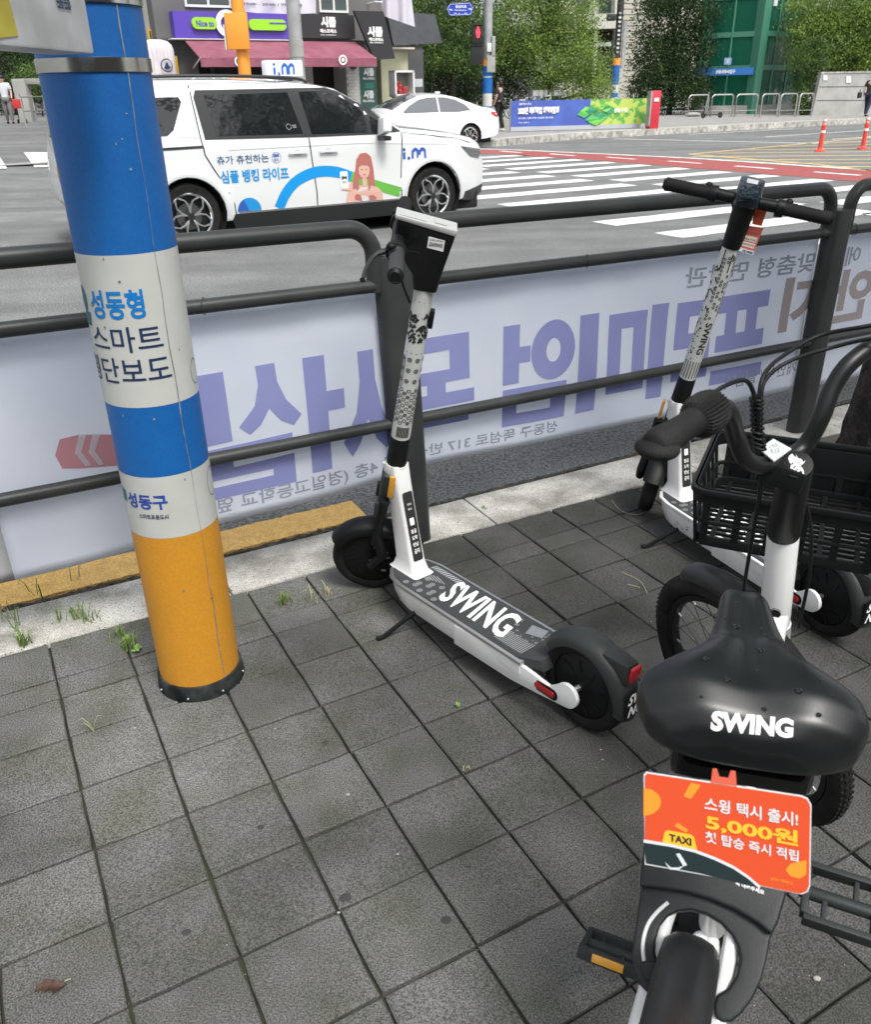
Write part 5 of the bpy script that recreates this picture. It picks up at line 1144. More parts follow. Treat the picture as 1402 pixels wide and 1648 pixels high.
flat('green_arc', [bandpoly(catmull([(-1.15, .64, 0), (-1.0, .58, 0), (-.75, .50, 0), (-.485, .42, 0)], 6), .055)], VC.m(.0035), mat('advert_green', (.13, .42, .06), .5), van)
flat('blue_dome', [pp([(-2.43+.14*cos(t), .355+.14*sin(t)) for t in [R(k*12) for k in range(16)]])], VC.m(.0035), m_imc, van)
flat('blue_dome_facet', [pp([(-2.57, .355), (-2.43, .355), (-2.49, .475), (-2.54, .44)])], VC.m(.0042), m_imb, van)
skin_p = mat('print_skin', (.66, .40, .32), .5); hair_p = mat('print_hair', (.42, .14, .12), .5); top_p = mat('print_top', (.62, .60, .60), .5)
def pg(nm, polys, off, mt): return flat(nm, polys, VC.m(off), mt, wom)
wx, wz = -.985, .60
wom = flat('printed_figure', [pp([(wx-.10, wz+.13), (wx-.085, wz+.22), (wx-.03, wz+.28), (wx+.05, wz+.285), (wx+.11, wz+.24), (wx+.135, wz+.12), (wx+.15, wz-.10), (wx+.17, wz-.245), (wx+.06, wz-.245), (wx+.06, wz), (wx-.07, wz), (wx-.085, wz-.12), (wx-.03, wz-.245), (wx-.14, wz-.22), (wx-.15, wz-.05)])], VC.m(.004), hair_p, van)
pg('printed_shoulders', [pp([(wx-.25, wz-.245), (wx-.22, wz-.14), (wx-.05, wz-.07), (wx+.06, wz-.07), (wx+.18, wz-.10), (wx+.24, wz-.16), (wx+.255, wz-.245)])], .0045, skin_p)
pg('printed_top', [pp([(wx-.10, wz-.245), (wx-.09, wz-.12), (wx-.04, wz-.09), (wx+.04, wz-.09), (wx+.09, wz-.12), (wx+.10, wz-.245)])], .005, top_p)
pg('printed_hair', [pp([(wx-.10, wz+.10), (wx-.06, wz+.05), (wx-.07, wz-.10), (wx-.03, wz-.245), (wx-.13, wz-.225), (wx-.14, wz-.05)]), pp([(wx+.09, wz+.10), (wx+.13, wz+.08), (wx+.15, wz-.10), (wx+.165, wz-.24), (wx+.06, wz-.245), (wx+.055, wz-.1), (wx+.06, wz+.02)])], .0055, hair_p)
pg('printed_face', [pp([(wx+.01+.072*cos(t), wz+.10+.095*sin(t)) for t in [R(k*18) for k in range(20)]]), pp([(wx-.02, wz-.08), (wx+.04, wz-.08), (wx+.035, wz+.02), (wx-.02, wz+.02)])], .006, skin_p)
pg('printed_fringe', [pp([(wx-.07, wz+.12), (wx-.05, wz+.20), (wx+.02, wz+.215), (wx+.08, wz+.19), (wx+.09, wz+.12), (wx+.05, wz+.145), (wx-.03, wz+.15)])], .0065, hair_p)
pg('printed_eyes', [pp(circ(wx-.022, wz+.105, .010, 8, .006)), pp(circ(wx+.038, wz+.105, .010, 8, .006))], .0068, m_ink)
pg('printed_mouth', [pp([(wx-.015, wz+.055), (wx+.01, wz+.040), (wx+.035, wz+.055), (wx+.01, wz+.051)])], .0068, m_redref)
pg('printed_arm', [pp([(wx-.25, wz-.245), (wx-.20, wz-.06), (wx-.16, wz-.04), (wx-.12, wz-.245)])], .007, skin_p)
pg('printed_phone', [pp(rrect(-.045, -.10, .045, .10, .015, 3))], .0075, m_whitem) if False else flat('printed_phone', [pp([(wx-.26+x, wz+.0+z) for x, z in rrect(-.05, -.10, .05, .10, .015, 3)])], VC.m(.0075), m_whitem, wom)
flat('lettering', [tx('iM', wx-.295, wz+.01, wx-.225, wz+.05, .04), tx('뱅크', wx-.285, wz-.03, wx-.235, wz-.005, .02)], VC.m(.0082), m_ink, wom)
pg('printed_hand', [pp([(wx-.31, wz-.06), (wx-.29, wz-.10), (wx-.17, wz-.12), (wx-.15, wz-.03), (wx-.18, wz-.02), (wx-.21, wz-.085), (wx-.28, wz-.085)])], .008, skin_p)
flat('window_sticker', [ringp(-1.86, 1.19, .030, .026, 18), tx('보호', -1.82, 1.195, -1.77, 1.21, .02), tx('차량', -1.82, 1.175, -1.77, 1.19, .02)], VC.m(.0085), mat('sticker_grey2', (.3, .31, .32), .5), van)
# --- white sedan behind
so = gnd(757, 240, RZ)+N30*.0
SH = R(207); sdn = V(-sin(SH), cos(SH), 0); so = so-sdn*.90
sed = thing('sedan_car', 'white saloon car with tinted windows partly hidden behind the taxi van', 'car', (so.x, so.y, RZ), SH)
stop_ = [(-.85, .30), (-1.0, .36), (-1.06, .55), (-1.04, .80), (-.97, .99), (-.80, 1.06), (-.45, 1.10), (-.05, 1.24), (.35, 1.37), (.75, 1.44), (1.2, 1.455), (1.6, 1.42), (2.0, 1.28), (2.45, 1.08), (2.62, 1.0), (3.2, .93), (3.6, .80), (3.75, .60), (3.72, .35), (3.5, .28)]
sbot = arch(2.92, .33, .37, .25)+[(2.4, .25), (.5, .25)]+arch(0, .33, .37, .25)
SC = Car(sed, stop_, sbot, .92, .92, .42, 3.1, -.45, .3, .14, [(0, .33, .37), (2.92, .33, .37)], m_carw)
SC.ribbon('boot_lid', stop_[0:7], .05, m_carw); SC.ribbon('rear_window', stop_[6:9], .05, m_glass2); SC.ribbon('roof', stop_[8:12], .05, m_carw); SC.ribbon('windscreen', stop_[11:14], .05, m_glass2); SC.ribbon('hood', stop_[13:], .06, m_carw)
for sd in (-1, 1):
    for x in (0, 2.92): SC.wheel(x, .33, .90, sd, 5, .23)
    SC.panel('side_window', [(-.02, 1.03), (.12, 1.17), (.45, 1.32), (.75, 1.375), (.98, 1.385), (.98, 1.0), (.4, .99)], .006, m_glass2, sd=sd)
    SC.panel('side_window', [(1.03, 1.0), (1.03, 1.385), (1.3, 1.38), (1.6, 1.33), (1.95, 1.17), (2.15, 1.03), (2.1, .99)], .006, m_glass2, sd=sd)
    SC.panel('tail_light', [(-1.04, .82), (-1.0, .96), (-.72, .98), (-.70, .92), (-.88, .84)], .008, m_redref, sd=sd)
MB().box((1.4, 0, .24), (4.4, 1.5, .18)).build('underbody', m_under, sed, bevel=.03)
for cx in (0, 2.92): MB().lathe([(.37, -.88), (.37, .88)], c=(cx, 0, .33), axis=(0, 1, 0), seg=16).build('wheel_well', m_under, sed, recalc=False)
MB().box((.6, .0, 1.50), (.16, .03, .05)).build('aerial_fin', m_carw, sed, bevel=.012)
# ------------------------------------------------------------ far pavement
m_wallg = mat('render_grey', (.13, .125, .125), .8, c2=(.10, .10, .10), vscale=.8)
m_walld = mat('wall_dark', (.06, .06, .062), .8, c2=(.085, .085, .085), vscale=1.2)
m_cream = mat('wall_cream', (.52, .50, .43), .8, c2=(.44, .42, .36), vscale=.7)
m_conc = mat('concrete', (.36, .36, .34), .85, c2=(.27, .27, .25), vscale=1.4, bump=.3, bscale=20)
m_win = mat('window_glass', (.03, .045, .045), .06, coat=.8)
m_frame = mat('window_frame_white', (.6, .61, .6), .5)
m_dark = mat('shop_interior', (.02, .018, .016), .9, var=.5, vscale=2)
kb = [uv(*p) for p in ((-60, 22.2), (10, 22.6), (16.1, 23.3), (19.5, 24.5), (24.5, 24.75), (36, 25.0), (60, 25.2), (140, 25.4))]
z_f = .13
top = [(p.x, p.y, z_f) for p in kb]; far = [(p.x, p.y, z_f) for p in [uv(140, 160), uv(-60, 160)]]
fp_ = MB().add(top+far, [list(range(len(top)+2))]).build('far_pavement', m_farpave, None, smooth=0, recalc=False, kind='structure')
def strip(pts, w0, w1, z0, z1, nm, mt, par, seglen=None):
    for a, b in zip(pts, pts[1:]):
        L = (b-a).length; k = max(1, int(L/(seglen or L))) if seglen else 1; k = min(k, 40)
        for i in range(k):
            p, q = a.lerp(b, i/k), a.lerp(b, (i+1)/k); d = (q-p).normalized(); n = V(-d.y, d.x, 0); g = d*.006
            P = [p+g+n*w0, q-g+n*w0, q-g+n*w1, p+g+n*w1]
            MB().add([(v.x, v.y, z0) for v in P]+[(v.x, v.y, z1) for v in P], [(0, 1, 5, 4), (1, 2, 6, 5), (2, 3, 7, 6), (3, 0, 4, 7), (4, 5, 6, 7)]).build(nm, mt, par, smooth=0)
strip(kb[1:7], -.20, 0.0, -.08, .136, 'kerb_stone', m_kerb, fp_, 1.0)
strip(kb[1:6], .02, .45, .13, .137, 'edge_paver_band', mat('edge_band', (.40, .385, .36), .8, var=.15, vscale=3), fp_)
FH = .13
def fg(px, py): return gnd(px, py, FH)
def prismpts(front, dvec, nm, mt, par=None, **k):
    """front: world points of a face; dvec: depth vector"""
    L = Vector(par.location) if par is not None and par.type == 'EMPTY' else V(0, 0, 0); n = len(front)
    A = [p-L for p in front]; B = [p+dvec-L for p in front]
    return MB().add(A+B, [list(range(n)), [n+i for i in range(n)][::-1]]+[(i, (i+1) % n, n+(i+1) % n, n+i) for i in range(n)]).build(nm, mt, par, smooth=0, **k)
def atv(px, py, v): return onpl(px, py, uv(0, v), N30)
def facade(par, v, pts, depth, nm, mt, **k): return prismpts([atv(x, y, v) for x, y in pts], N30*depth, nm, mt, par, **k)
def base_thing(name, label, cat, p, group=None): return thing(name, label, cat, (p.x, p.y, p.z), 0, group)
# ------------------------------------------------------------ shop building (facade parallel to the street)
VF = 27.0
g0_ = atv(420, 205, VF); sb_ = base_thing('shop_building', 'grey corner building with purple shop sign, maroon awning and dark espresso bar sign', 'building', V(g0_.x, g0_.y, z_f))
Lb = Vector(sb_.location)
def box_uv(par, u0, u1, v0, v1, z0, z1, nm, mt, **k):
    L = Vector(par.location) if par is not None and par.type == 'EMPTY' else V(0, 0, 0)
    P = [uv(u0, v0), uv(u1, v0), uv(u1, v1), uv(u0, v1)]
    return MB().add([p+V(0, 0, z0)-L for p in P]+[p+V(0, 0, z1)-L for p in P], [(0, 1, 5, 4), (1, 2, 6, 5), (2, 3, 7, 6), (3, 0, 4, 7), (4, 5, 6, 7), (3, 2, 1, 0)]).build(nm, mt, par, smooth=0, **k)
def UZ(px, py, v): p = atv(px, py, v); return p.dot(E30), p.z
uL, _ = UZ(252, 60, VF); uR, _ = UZ(612, 60, VF); uM, _ = UZ(575, 60, VF)
box_uv(sb_, uL, uR, VF+.9, VF+9, z_f, 12, 'wall', m_wallg)
box_uv(sb_, uL, uR, VF, VF+.9, UZ(300, 62, VF)[1], 12, 'upper_wall', m_wallg)
box_uv(sb_, uL, UZ(318, 100, VF)[0], VF, VF+.9, z_f, UZ(300, 62, VF)[1], 'pier', m_walld)
def win(par, v, px0, py0, px1, py1, nm='window', fr=m_frame, gl=m_win, mull=1):
    u0, z1 = UZ(px0, py0, v); u1, z0 = UZ(px1, py1, v); L = Vector(par.location)
    w_ = MB()
    def bx(a, b, c, d, dv0, dv1):
        P = [uv(a, v+dv0), uv(b, v+dv0), uv(b, v+dv1), uv(a, v+dv1)]; w_.add([p+V(0, 0, c)-L for p in P]+[p+V(0, 0, d)-L for p in P], [(0, 1, 5, 4), (1, 2, 6, 5), (2, 3, 7, 6), (3, 0, 4, 7), (4, 5, 6, 7), (3, 2, 1, 0)])
    t = .06
    bx(u0, u1, z1-t, z1, -.06, .02); bx(u0, u1, z0, z0+t, -.06, .02); bx(u0, u0+t, z0+t, z1-t, -.06, .02); bx(u1-t, u1, z0+t, z1-t, -.06, .02)
    for k in range(1, mull+1): um = u0+(u1-u0)*k/(mull+1); bx(um-t/2, um+t/2, z0+t, z1-t, -.06, .02)
    o = w_.build(nm, fr, par, smooth=0)
    P = [uv(u0+t, v-.02), uv(u1-t, v-.02)]
    MB().add([P[0]+V(0, 0, z0+t)-L, P[1]+V(0, 0, z0+t)-L, P[1]+V(0, 0, z1-t)-L, P[0]+V(0, 0, z1-t)-L], [(0, 1, 2, 3)]).build('pane', gl, o, smooth=0)
    return o
win(sb_, VF, 288, -60, 372, 14); win(sb_, VF, 508, -60, 560, 22)
def sign(par, v, px0, py0, px1, py1, dep, nm, mt): u0, z1 = UZ(px0, py0, v); u1, z0 = UZ(px1, py1, v); return box_uv(par, u0, u1, v, v+dep, z0, z1, nm, mt)
def sgt(par, v, items, mt, nm='lettering'):
    """flat print on a facade plane; items are (verts, faces) in pixel-free u-z coordinates"""
    L = Vector(par.location); return flat(nm, items, lambda u, z: uv(u, v, z)-L, mt, par)
def rowuz(s, v, px0, py0, px1, py1, bold=.02):
    u0, z1 = UZ(px0, py0, v); u1, z0 = UZ(px1, py1, v); return tx(s, u0, z0, u1, z1, bold)
m_purp = mat('sign_purple', (.085, .045, .36), .4); m_lime = mat('sign_lime', (.26, .58, .02), .4)
sign(sb_, VF-.35, 277, 18, 478, 64, .35, 'purple_sign', m_purp)
sign(sb_, VF-.40, 276, 62, 478, 66, .38, 'sign_edge_strip', m_frame)
def pill(v, px0, py0, px1, py1, sq=False):
    u0, z1 = UZ(px0, py0, v); u1, z0 = UZ(px1, py1, v); r = (z1-z0)/2; P = rrect(u0, z0, u1, z1, r*.98, 5); return P
L_ = Lb
def sprism(v, P, dep, nm, mt, par=sb_):
    L = Vector(par.location); n = len(P); A = [uv(u, v, z)-L for u, z in P]; B = [uv(u, v+dep, z)-L for u, z in P]
    return MB().add(A+B, [list(range(n)), [n+i for i in range(n)][::-1]]+[(i, (i+1) % n, n+(i+1) % n, n+i) for i in range(n)]).build(nm, mt, par, smooth=0)
sprism(VF-.45, pill(VF-.45, 308, 28, 351, 48), .1, 'lime_panel', m_lime); sprism(VF-.45, pill(VF-.45, 400, 31, 462, 50), .1, 'lime_panel', m_lime)
sgt(sb_, VF-.457, [rowuz('Nice to', VF-.457, 315, 33, 345, 44, .03)], m_purp)
uc, zc = UZ(366, 38.5, VF-.45); rg = ringp(uc, zc, .34, .19, 28); sgt(sb_, VF-.45, [rg], m_whitem, 'ring_letter')
sgt(sb_, VF-.455, [rowuz('U', VF-.455, 380, 30, 399, 49, .12)], m_whitem)
sgt(sb_, VF-.457, [rc(UZ(425, 40, VF)[0], UZ(425, 40, VF)[1]-.02, UZ(458, 40, VF)[0], UZ(425, 40, VF)[1]+.02)], m_purp, 'sign_line')
m_sdark = mat('sign_charcoal', (.018, .018, .02), .5)
sign(sb_, VF-.30, 482, 23, 572, 63, .3, 'espresso_sign', m_sdark)
sgt(sb_, VF-.31, [rowuz('시즐', VF-.31, 516, 27, 541, 45, .06), rowuz('에스프레소', VF-.31, 515, 47, 542, 54, .04), rowuz('SIZL ESPRESSO', VF-.31, 516, 56, 541, 58, .02)], m_whitem)
facade(sb_, VF-.9, [(570, 18), (617, 19), (636, 95), (603, 97)], .12, 'slanted_sign', m_sdark)
sgt(sb_, VF-.93, [rowuz('시즐', VF-.93, 591, 43, 616, 60, .06), rowuz('에스프레소', VF-.93, 594, 61, 617, 67, .04), rowuz('SIZL ESPRESSO', VF-.93, 595, 68, 617, 70.5, .02)], m_whitem)
# awning: sloping canvas with valance
m_awn = mat('awning_maroon', (.20, .055, .085), .7, c2=(.25, .085, .12), vscale=2.5)
uA, zA = UZ(297, 65, VF-.3); uB, zB = UZ(571, 64, VF-.3); uC, zC = UZ(322, 95, VF-1.9); uD, zD = UZ(606, 93, VF-1.9); zC = zD = (zC+zD)/2
P4 = [uv(uA, VF-.3, zA), uv(uB, VF-.3, zA), uv(uD, VF-1.9, zC), uv(uC, VF-1.9, zC)]
MB().add([p-Lb for p in P4]+[p-Lb-V(0, 0, .03) for p in P4]+[P4[0]-Lb+V(0, 0, 0)], [(0, 1, 2, 3), (7, 6, 5, 4), (0, 4, 5, 1), (1, 5, 6, 2), (2, 6, 7, 3), (3, 7, 4, 0)]).build('awning', m_awn, sb_, smooth=0)
vl = []; n = 60
for i in range(n+1): u = uC+(uD-uC)*i/n; q = uv(u, VF-1.91+.02*sin(i*1.1), 0)-Lb; vl += [(q.x, q.y, zC), (q.x, q.y, zC-.22)]
MB().add([(x, y, z-Lb.z) for x, y, z in vl] if False else [(x, y, z-0) for x, y, z in [(a, b, c) for a, b, c in vl]], [(2*i, 2*i+2, 2*i+3, 2*i+1) for i in range(n)]).build('awning_valance', m_awn, sb_, smooth=60, recalc=False)
bpy.context.scene.collection.objects[-1].location.z = -Lb.z
def emblem(px, py, v): u, z = UZ(px, py, v); sgt(sb_, v, [ringp(u, z, .13, .09, 16), ringp(u, z, .05, .0, 10)], m_whitem, 'emblem')
emblem(385, 99.5, VF-1.96); emblem(552, 97, VF-1.96)
for a in (uC+.02, uD-.02): MB().cyl(uv(a, VF-1.88, zC)-Lb, uv(a+.3*(1 if a < 10 else -1), VF, zC-.2)-Lb, .02, seg=6).build('awning_arm', m_frame, sb_)
sign(sb_, VF+.85, 320, 101, 556, 200, .04, 'shop_front', m_dark)
for px in (345, 400, 455, 500): sign(sb_, VF+.78, px, 110, px+4, 200, .05, 'door_frame', m_frame if px in (500,) else m_trim)
sign(sb_, VF+.7, 486, 106, 505, 140, .04, 'price_board', mat('board_pale', (.34, .34, .34), .6)); sign(sb_, VF+.6, 440, 118, 470, 160, .2, 'counter', mat('counter_pale', (.20, .19, .18), .6))
m_brick = mat('white_brick', (.50, .49, .46), .8, var=.15, vscale=3)
cu0, cz1 = UZ(556, 100, VF-.1); cu1, _z = UZ(577, 100, VF-.1)
pl = box_uv(sb_, cu0, cu1, VF-.1, VF+.9, z_f, cz1, 'pillar', mat('mortar', (.3, .3, .29), .9))
kz = z_f; kk = 0
while kz < cz1-.08:
    for q in range(2):
        a = cu0+(cu1-cu0)*(q+.5*(kk % 2)*.5)/2; b = min(a+(cu1-cu0)/2-.01, cu1); P = [uv(a, VF-.115), uv(b, VF-.115), uv(b, VF-.1), uv(a, VF-.1)]
        MB().add([p+V(0, 0, kz)-Lb for p in P]+[p+V(0, 0, kz+.08)-Lb for p in P], [(0, 1, 5, 4), (1, 2, 6, 5), (4, 5, 6, 7), (3, 0, 4, 7)]).build('brick', m_brick, pl, smooth=0)
    kz += .09; kk += 1
sign(sb_, VF-.05, 577, 104, 609, 200, .1, 'poster_wall', mat('poster_green', (.03, .09, .075), .5))
m_pgr = mat('poster_pale', (.40, .45, .43), .5)
for y0 in (110, 146): sgt(sb_, VF-.06, [rowuz('시즐', VF-.06, 585, y0, 602, y0+13, .05), rowuz('에스프레소', VF-.06, 584, y0+15, 603, y0+19, .03)], m_whitem)
sgt(sb_, VF-.055, [rc(*UZ(587, 143, VF), UZ(600, 134, VF)[0], UZ(600, 134, VF)[1])], mat('poster_teal', (.02, .20, .15), .5), 'poster_block')
for y0 in (108, 142): 
    u0, z1 = UZ(584, y0, VF-.06); u1, z0 = UZ(604, y0+24, VF-.06); 
MB().cyl(uv(UZ(565, 108, VF)[0], VF-.25, UZ(565, 108, VF)[1])-Lb, uv(UZ(565, 108, VF)[0], VF-.10, UZ(565, 108, VF)[1])-Lb, .09, seg=10).build('wall_lamp', m_trim, sb_)
MB().tube([uv(UZ(592, 7, VF)[0], VF-.0, UZ(592, 7, VF)[1])-Lb, uv(UZ(592, 6, VF)[0], VF-.5, UZ(592, 6, VF)[1])-Lb, uv(UZ(604, 6, VF)[0], VF-.5, UZ(592, 6, VF)[1])-Lb], .02, 6).build('sign_lamp', m_frame, sb_)
# cloth banner above the sign
bt = base_thing('shop_banner', 'white cloth banner with opening hours hung above the purple shop sign', 'banner', atv(440, 10, VF-.2)); Lq = Vector(bt.location)
u0, z0 = UZ(376, 18, VF-.2); u1, z1 = UZ(504, -60, VF-.2)
vs = []; 
for i in range(31):
    for j in range(9): u = u0+(u1-u0)*i/30; z = z0+(z1-z0)*j/8-.06*sin(pi*i/30)*(1-j/8); vs.append(uv(u, VF-.2+.05*sin(i*.7+j*.5), z)-Lq)
MB().add(vs, [(i*9+j, (i+1)*9+j, (i+1)*9+j+1, i*9+j+1) for i in range(30) for j in range(8)]).build('cloth', mat('cloth_lilac', (.52, .50, .56), .7), bt, smooth=80)
flat('lettering', [rowuz('10:00 - 20:00 / 연중무휴', VF-.28, 392, 4, 487, 12, .03)], lambda u, z: uv(u, VF-.28, z)-Lq, m_ltd, bt)
# drooping sheet and slate roofs on the annexe
an = base_thing('annexe_building', 'low dark annexe with slate roof between the espresso bar and the conifers', 'building', V(atv(650, 200, 29).x, atv(650, 200, 29).y, z_f))
u0 = UZ(610, 80, 28.5)[0]; u1 = UZ(702, 80, 28.5)[0]
box_uv(an, u0, u1, 29.4, 36, z_f, UZ(650, 74, 29.4)[1], 'wall', m_walld)
box_uv(an, UZ(612, 80, 28.6)[0], UZ(656, 80, 28.6)[0], 28.6, 29.4, z_f, UZ(630, 80, 28.6)[1], 'side_wall', mat('wall_yellowish', (.42, .42, .29), .8, var=.2, vscale=2))
box_uv(an, UZ(608, 80, 28.5)[0], UZ(664, 80, 28.5)[0], 28.35, 29.4, UZ(630, 80, 28.5)[1], UZ(630, 77, 28.5)[1], 'parapet', m_cream)
facade(an, 29.3, [(622, 18), (700, 24), (712, 70), (634, 74)], .3, 'roof', mat('slate_grey', (.075, .08, .09), .7, var=.2, vscale=3))
facade(an, 29.0, [(610, 100), (640, 98), (650, 160), (610, 165)], .3, 'dark_door', m_walld)
sh_ = base_thing('hanging_sheet', 'pale lilac sheet hanging in a drooping corner beside the black slanted sign', 'banner', atv(640, 10, 27.6)); Ls = Vector(sh_.location)
vs = []; 
for i in range(17):
    for j in range(9):
        a = i/16; x = 616+52*a; yb = 26+18*a+(0 if a < .9 else 0); y = -60+(yb+60)*(j/8); xx = x+(yb-y)*-.12
        p = atv(xx, y, 27.5+.12*sin(i*.8+j*.3)); vs.append(p-Ls)
MB().add(vs, [(i*9+j, (i+1)*9+j, (i+1)*9+j+1, i*9+j+1) for i in range(16) for j in range(8)]).build('cloth', mat('cloth_lilac', (.52, .50, .56), .7), sh_, smooth=80)
# glass display case with red flowers
dc = base_thing('display_case', 'white framed glass display case holding red flowers outside the annexe', 'cabinet', V(atv(650, 160, 27).x, atv(650, 160, 27).y, z_f)); Ld = Vector(dc.location)
u0, z1 = UZ(634, 114, 27); u1, z0 = UZ(667, 156, 27)
for a, b, c, d in ((u0, u1, z1-.06, z1), (u0, u1, z0, z0+.08), (u0, u0+.06, z0, z1), (u1-.06, u1, z0, z1)): box_uv(dc, a, b, 26.95, 27.35, c, d, 'frame', m_frame)
box_uv(dc, u0, u1, 27.36, 27.38, z0, z1, 'back_panel', mat('case_back', (.22, .24, .21), .6))
box_uv(dc, u0+.05, u1-.05, 27.0, 27.3, z_f, z0, 'plinth', m_walld)
fl_ = MB(); r_ = random.Random(8)
for k in range(26): a = u0+.1+r_.random()*(u1-u0)*.45; fl_.ball(uv(a, 27.1+r_.uniform(-.08, .1), z0+.1+r_.random()*.32)-Ld, r_.uniform(.03, .06), 6, 4)
fl_.build('flowers', mat('flower_red', (.45, .04, .05), .6), dc, kind='stuff')
MB().lathe([(.0, z0+.08), (.09, z0+.08), (.13, z0+.22), (.12, z0+.3), (0, z0+.3)], c=tuple(uv(u1-.3, 27.1)-Ld-V(0, 0, 0)), seg=12).build('pot', mat('pot_red', (.3, .05, .04), .5), dc).location.z = 0
# black bar fence with bar-like uprights
def barfence(p0, p1, h, nm, label, n, mt, r=.018):
    t = base_thing(nm, label, 'fence', V(p0.x, p0.y, z_f)); d = (p1-p0); d.z = 0
    for zz_ in (.12, h-.08): MB().box(tuple(d*.5+V(0, 0, zz_)), (d.length, .04, .05), rz=atan2(d.y, d.x)).build('rail', mt, t)
    for i in range(n+1): q = d*(i/n); MB().box((q.x, q.y, h/2), (r*2, r*2, h), rz=.5).build('fence_bar', mt, t)
    return t
m_fblk = mat('fence_black', (.018, .02, .02), .5)
barfence(fg(660, 203), fg(776, 199), 2.05, 'bar_fence', 'black upright bar fence in front of the dark conifers', 34, m_fblk)
nt = base_thing('notice', 'small pale notice board on the black fence next to the display case', 'sign', atv(674, 134, 28)); MB().box((0, 0, 0), (.30, .02, .24), rz=.5).build('panel', mat('board_pale2', (.4, .42, .43), .6), nt)
# poles
def pole_thing(px, ytop, pyb, Y, r, label, mt, bands=(), nm='pole_shaft', ztop=9.):
    b = at(px, pyb, Y); t = thing('street_pole', label, 'pole', (b.x, b.y, z_f if b.y > 23 else RZ)); MB().cyl((0, 0, 0), (0, 0, ztop), r, r*.9, 20).build(nm, mt, t)
    for z0, z1, m2, rr in bands: MB().lathe([(rr, z0), (rr, z1)], seg=24).build('wrap_band', m2, t, recalc=False)
    return t
m_orp = mat('pole_orange_paint', (.80, .30, .03), .5, c2=(.72, .27, .04), vscale=3); m_gal = mat('galvanised', (.36, .37, .37), .5, metal=.3, c2=(.28, .29, .29), vscale=4)
t = pole_thing(399, 0, 165, 20, .135, 'orange painted pole with a strapped box rising behind the taxi van', m_orp)
q = at(386, 52, 20)-Vector(t.location)
MB().box((q.x-.02, q.y-.16, q.z), (.46, .12, .66)).build('box', m_orp, t, bevel=.02)
for dz in (-.15, .3): MB().lathe([(.142, q.z+dz), (.142, q.z+dz+.03)], seg=20).build('strap', m_trim, t, recalc=False)
MB().box((q.x-.28, q.y-.15, q.z-.1), (.03, .08, .45)).build('label_plate', m_frame, t)
t = pole_thing(484, 0, 165, 22.5, .165, 'grey steel pole standing in front of the espresso bar sign', m_gal); MB().lathe([(.172, 2.3), (.172, 2.65)], seg=20).build('collar', m_conc, t)
t = pole_thing(262, 0, 170, 27.5, .19, 'weathered concrete utility pole left of the purple shop sign', m_conc); q = at(252, 58, 27.5)-Vector(t.location); wb = MB().box((q.x, q.y-.22, q.z), (.34, .05, .30)).build('warning_plate', mat('warning_yellow', (.55, .33, .03), .6), t)
for k in range(3): MB().box((q.x-.1+.1*k, q.y-.25, q.z), (.04, .006, .2)).build('plate_stripe', m_ink, wb)
t = pole_thing(285, 0, 170, 29, .15, 'pale grey service pole beside the purple shop sign', m_gal)
for zz_ in (2.4, 3.0, 3.6): MB().box((0, -.2, zz_), (.3, .2, .18)).build('bracket', m_trim, t)
t = pole_thing(988, 0, 165, 46, .17, 'black pole with stickers and blue and white wrap by the pale building', mat('pole_black', (.02, .02, .022), .5), ((0.15, .55, m_pblue,   .175), (.55, .95, m_pwhite, .1755), (.95, 1.15, m_pblue, .175), (1.15, 1.5, m_pwhite, .1755), (1.5, 2.35, m_pblue, .175), (2.35, 2.65, m_orp, .175)))
for k in range(10): MB().box((-.02, -.172, 2.9+k*.18), (.12, .006, .08)).build('sticker', m_frame if k % 3 else m_conc, t)
MB().box((.3, 0, 3.2), (.16, .2, 2.0)).build('side_box', m_gal, t)
MB().box((-.42, -.1, 4.35), (.42, .3, .28)).build('camera_box', m_trim, t, bevel=.03)
# pedestrian signal pole with street name plate
b = fg(784, 214); b = V(b.x, b.y, 0); Ysig = b.y
t = thing('signal_pole', 'grey signal pole with blue street name plate and red pedestrian light', 'traffic light', (b.x, b.y, z_f)); Lt = Vector(t.location)
MB().cyl((0, 0, 0), (0, 0, 8), .155, .14, 22).build('pole_shaft', m_gal, t)
for z0, z1, m2 in ((.05, .55, m_pwhite), (.55, .85, m_pblue), (.85, 1.25, m_pwhite), (1.25, 1.75, m_pblue), (1.75, 1.78, m_pwhite), (1.78, 2.1, m_pblue), (2.1, 2.3, m_orp)): MB().lathe([(.17, z0), (.17, z1)], seg=24).build('wrap_band', m2, t, recalc=False)
def sp_(px, py): return at(px, py, Ysig-.2)-Lt
hx_ = [(719, 15), (724, 7), (757, 5), (762, 13), (758, 25), (724, 26)]
ns = MB().add([sp_(x, y)+V(0, d, 0) for d in (0, .04) for x, y in hx_], [list(range(6)), [11-i for i in range(6)]]+[(i, (i+1) % 6, 6+(i+1) % 6, 6+i) for i in range(6)]).build('street_name_plate', mat('plate_blue', (.012, .05, .42), .4), t, smooth=0)
def pl_(s, x0, y0, x1, y1, b_=.03): v_, f_ = tx(s, x0, -y1, x1, -y0, b_); return (v_, f_)
flat('lettering', [pl_('왕십리로', 733, 9, 751, 14), pl_('Wangsimni-ro', 731, 16, 751, 19, .02), pl_('96', 723, 15, 728, 18), pl_('92', 754, 14, 759, 17), pl_('91-5', 730, 21.5, 752, 23.5, .0)], lambda x, y: sp_(x, -y)+V(0, -.03, 0), m_whitem, ns)
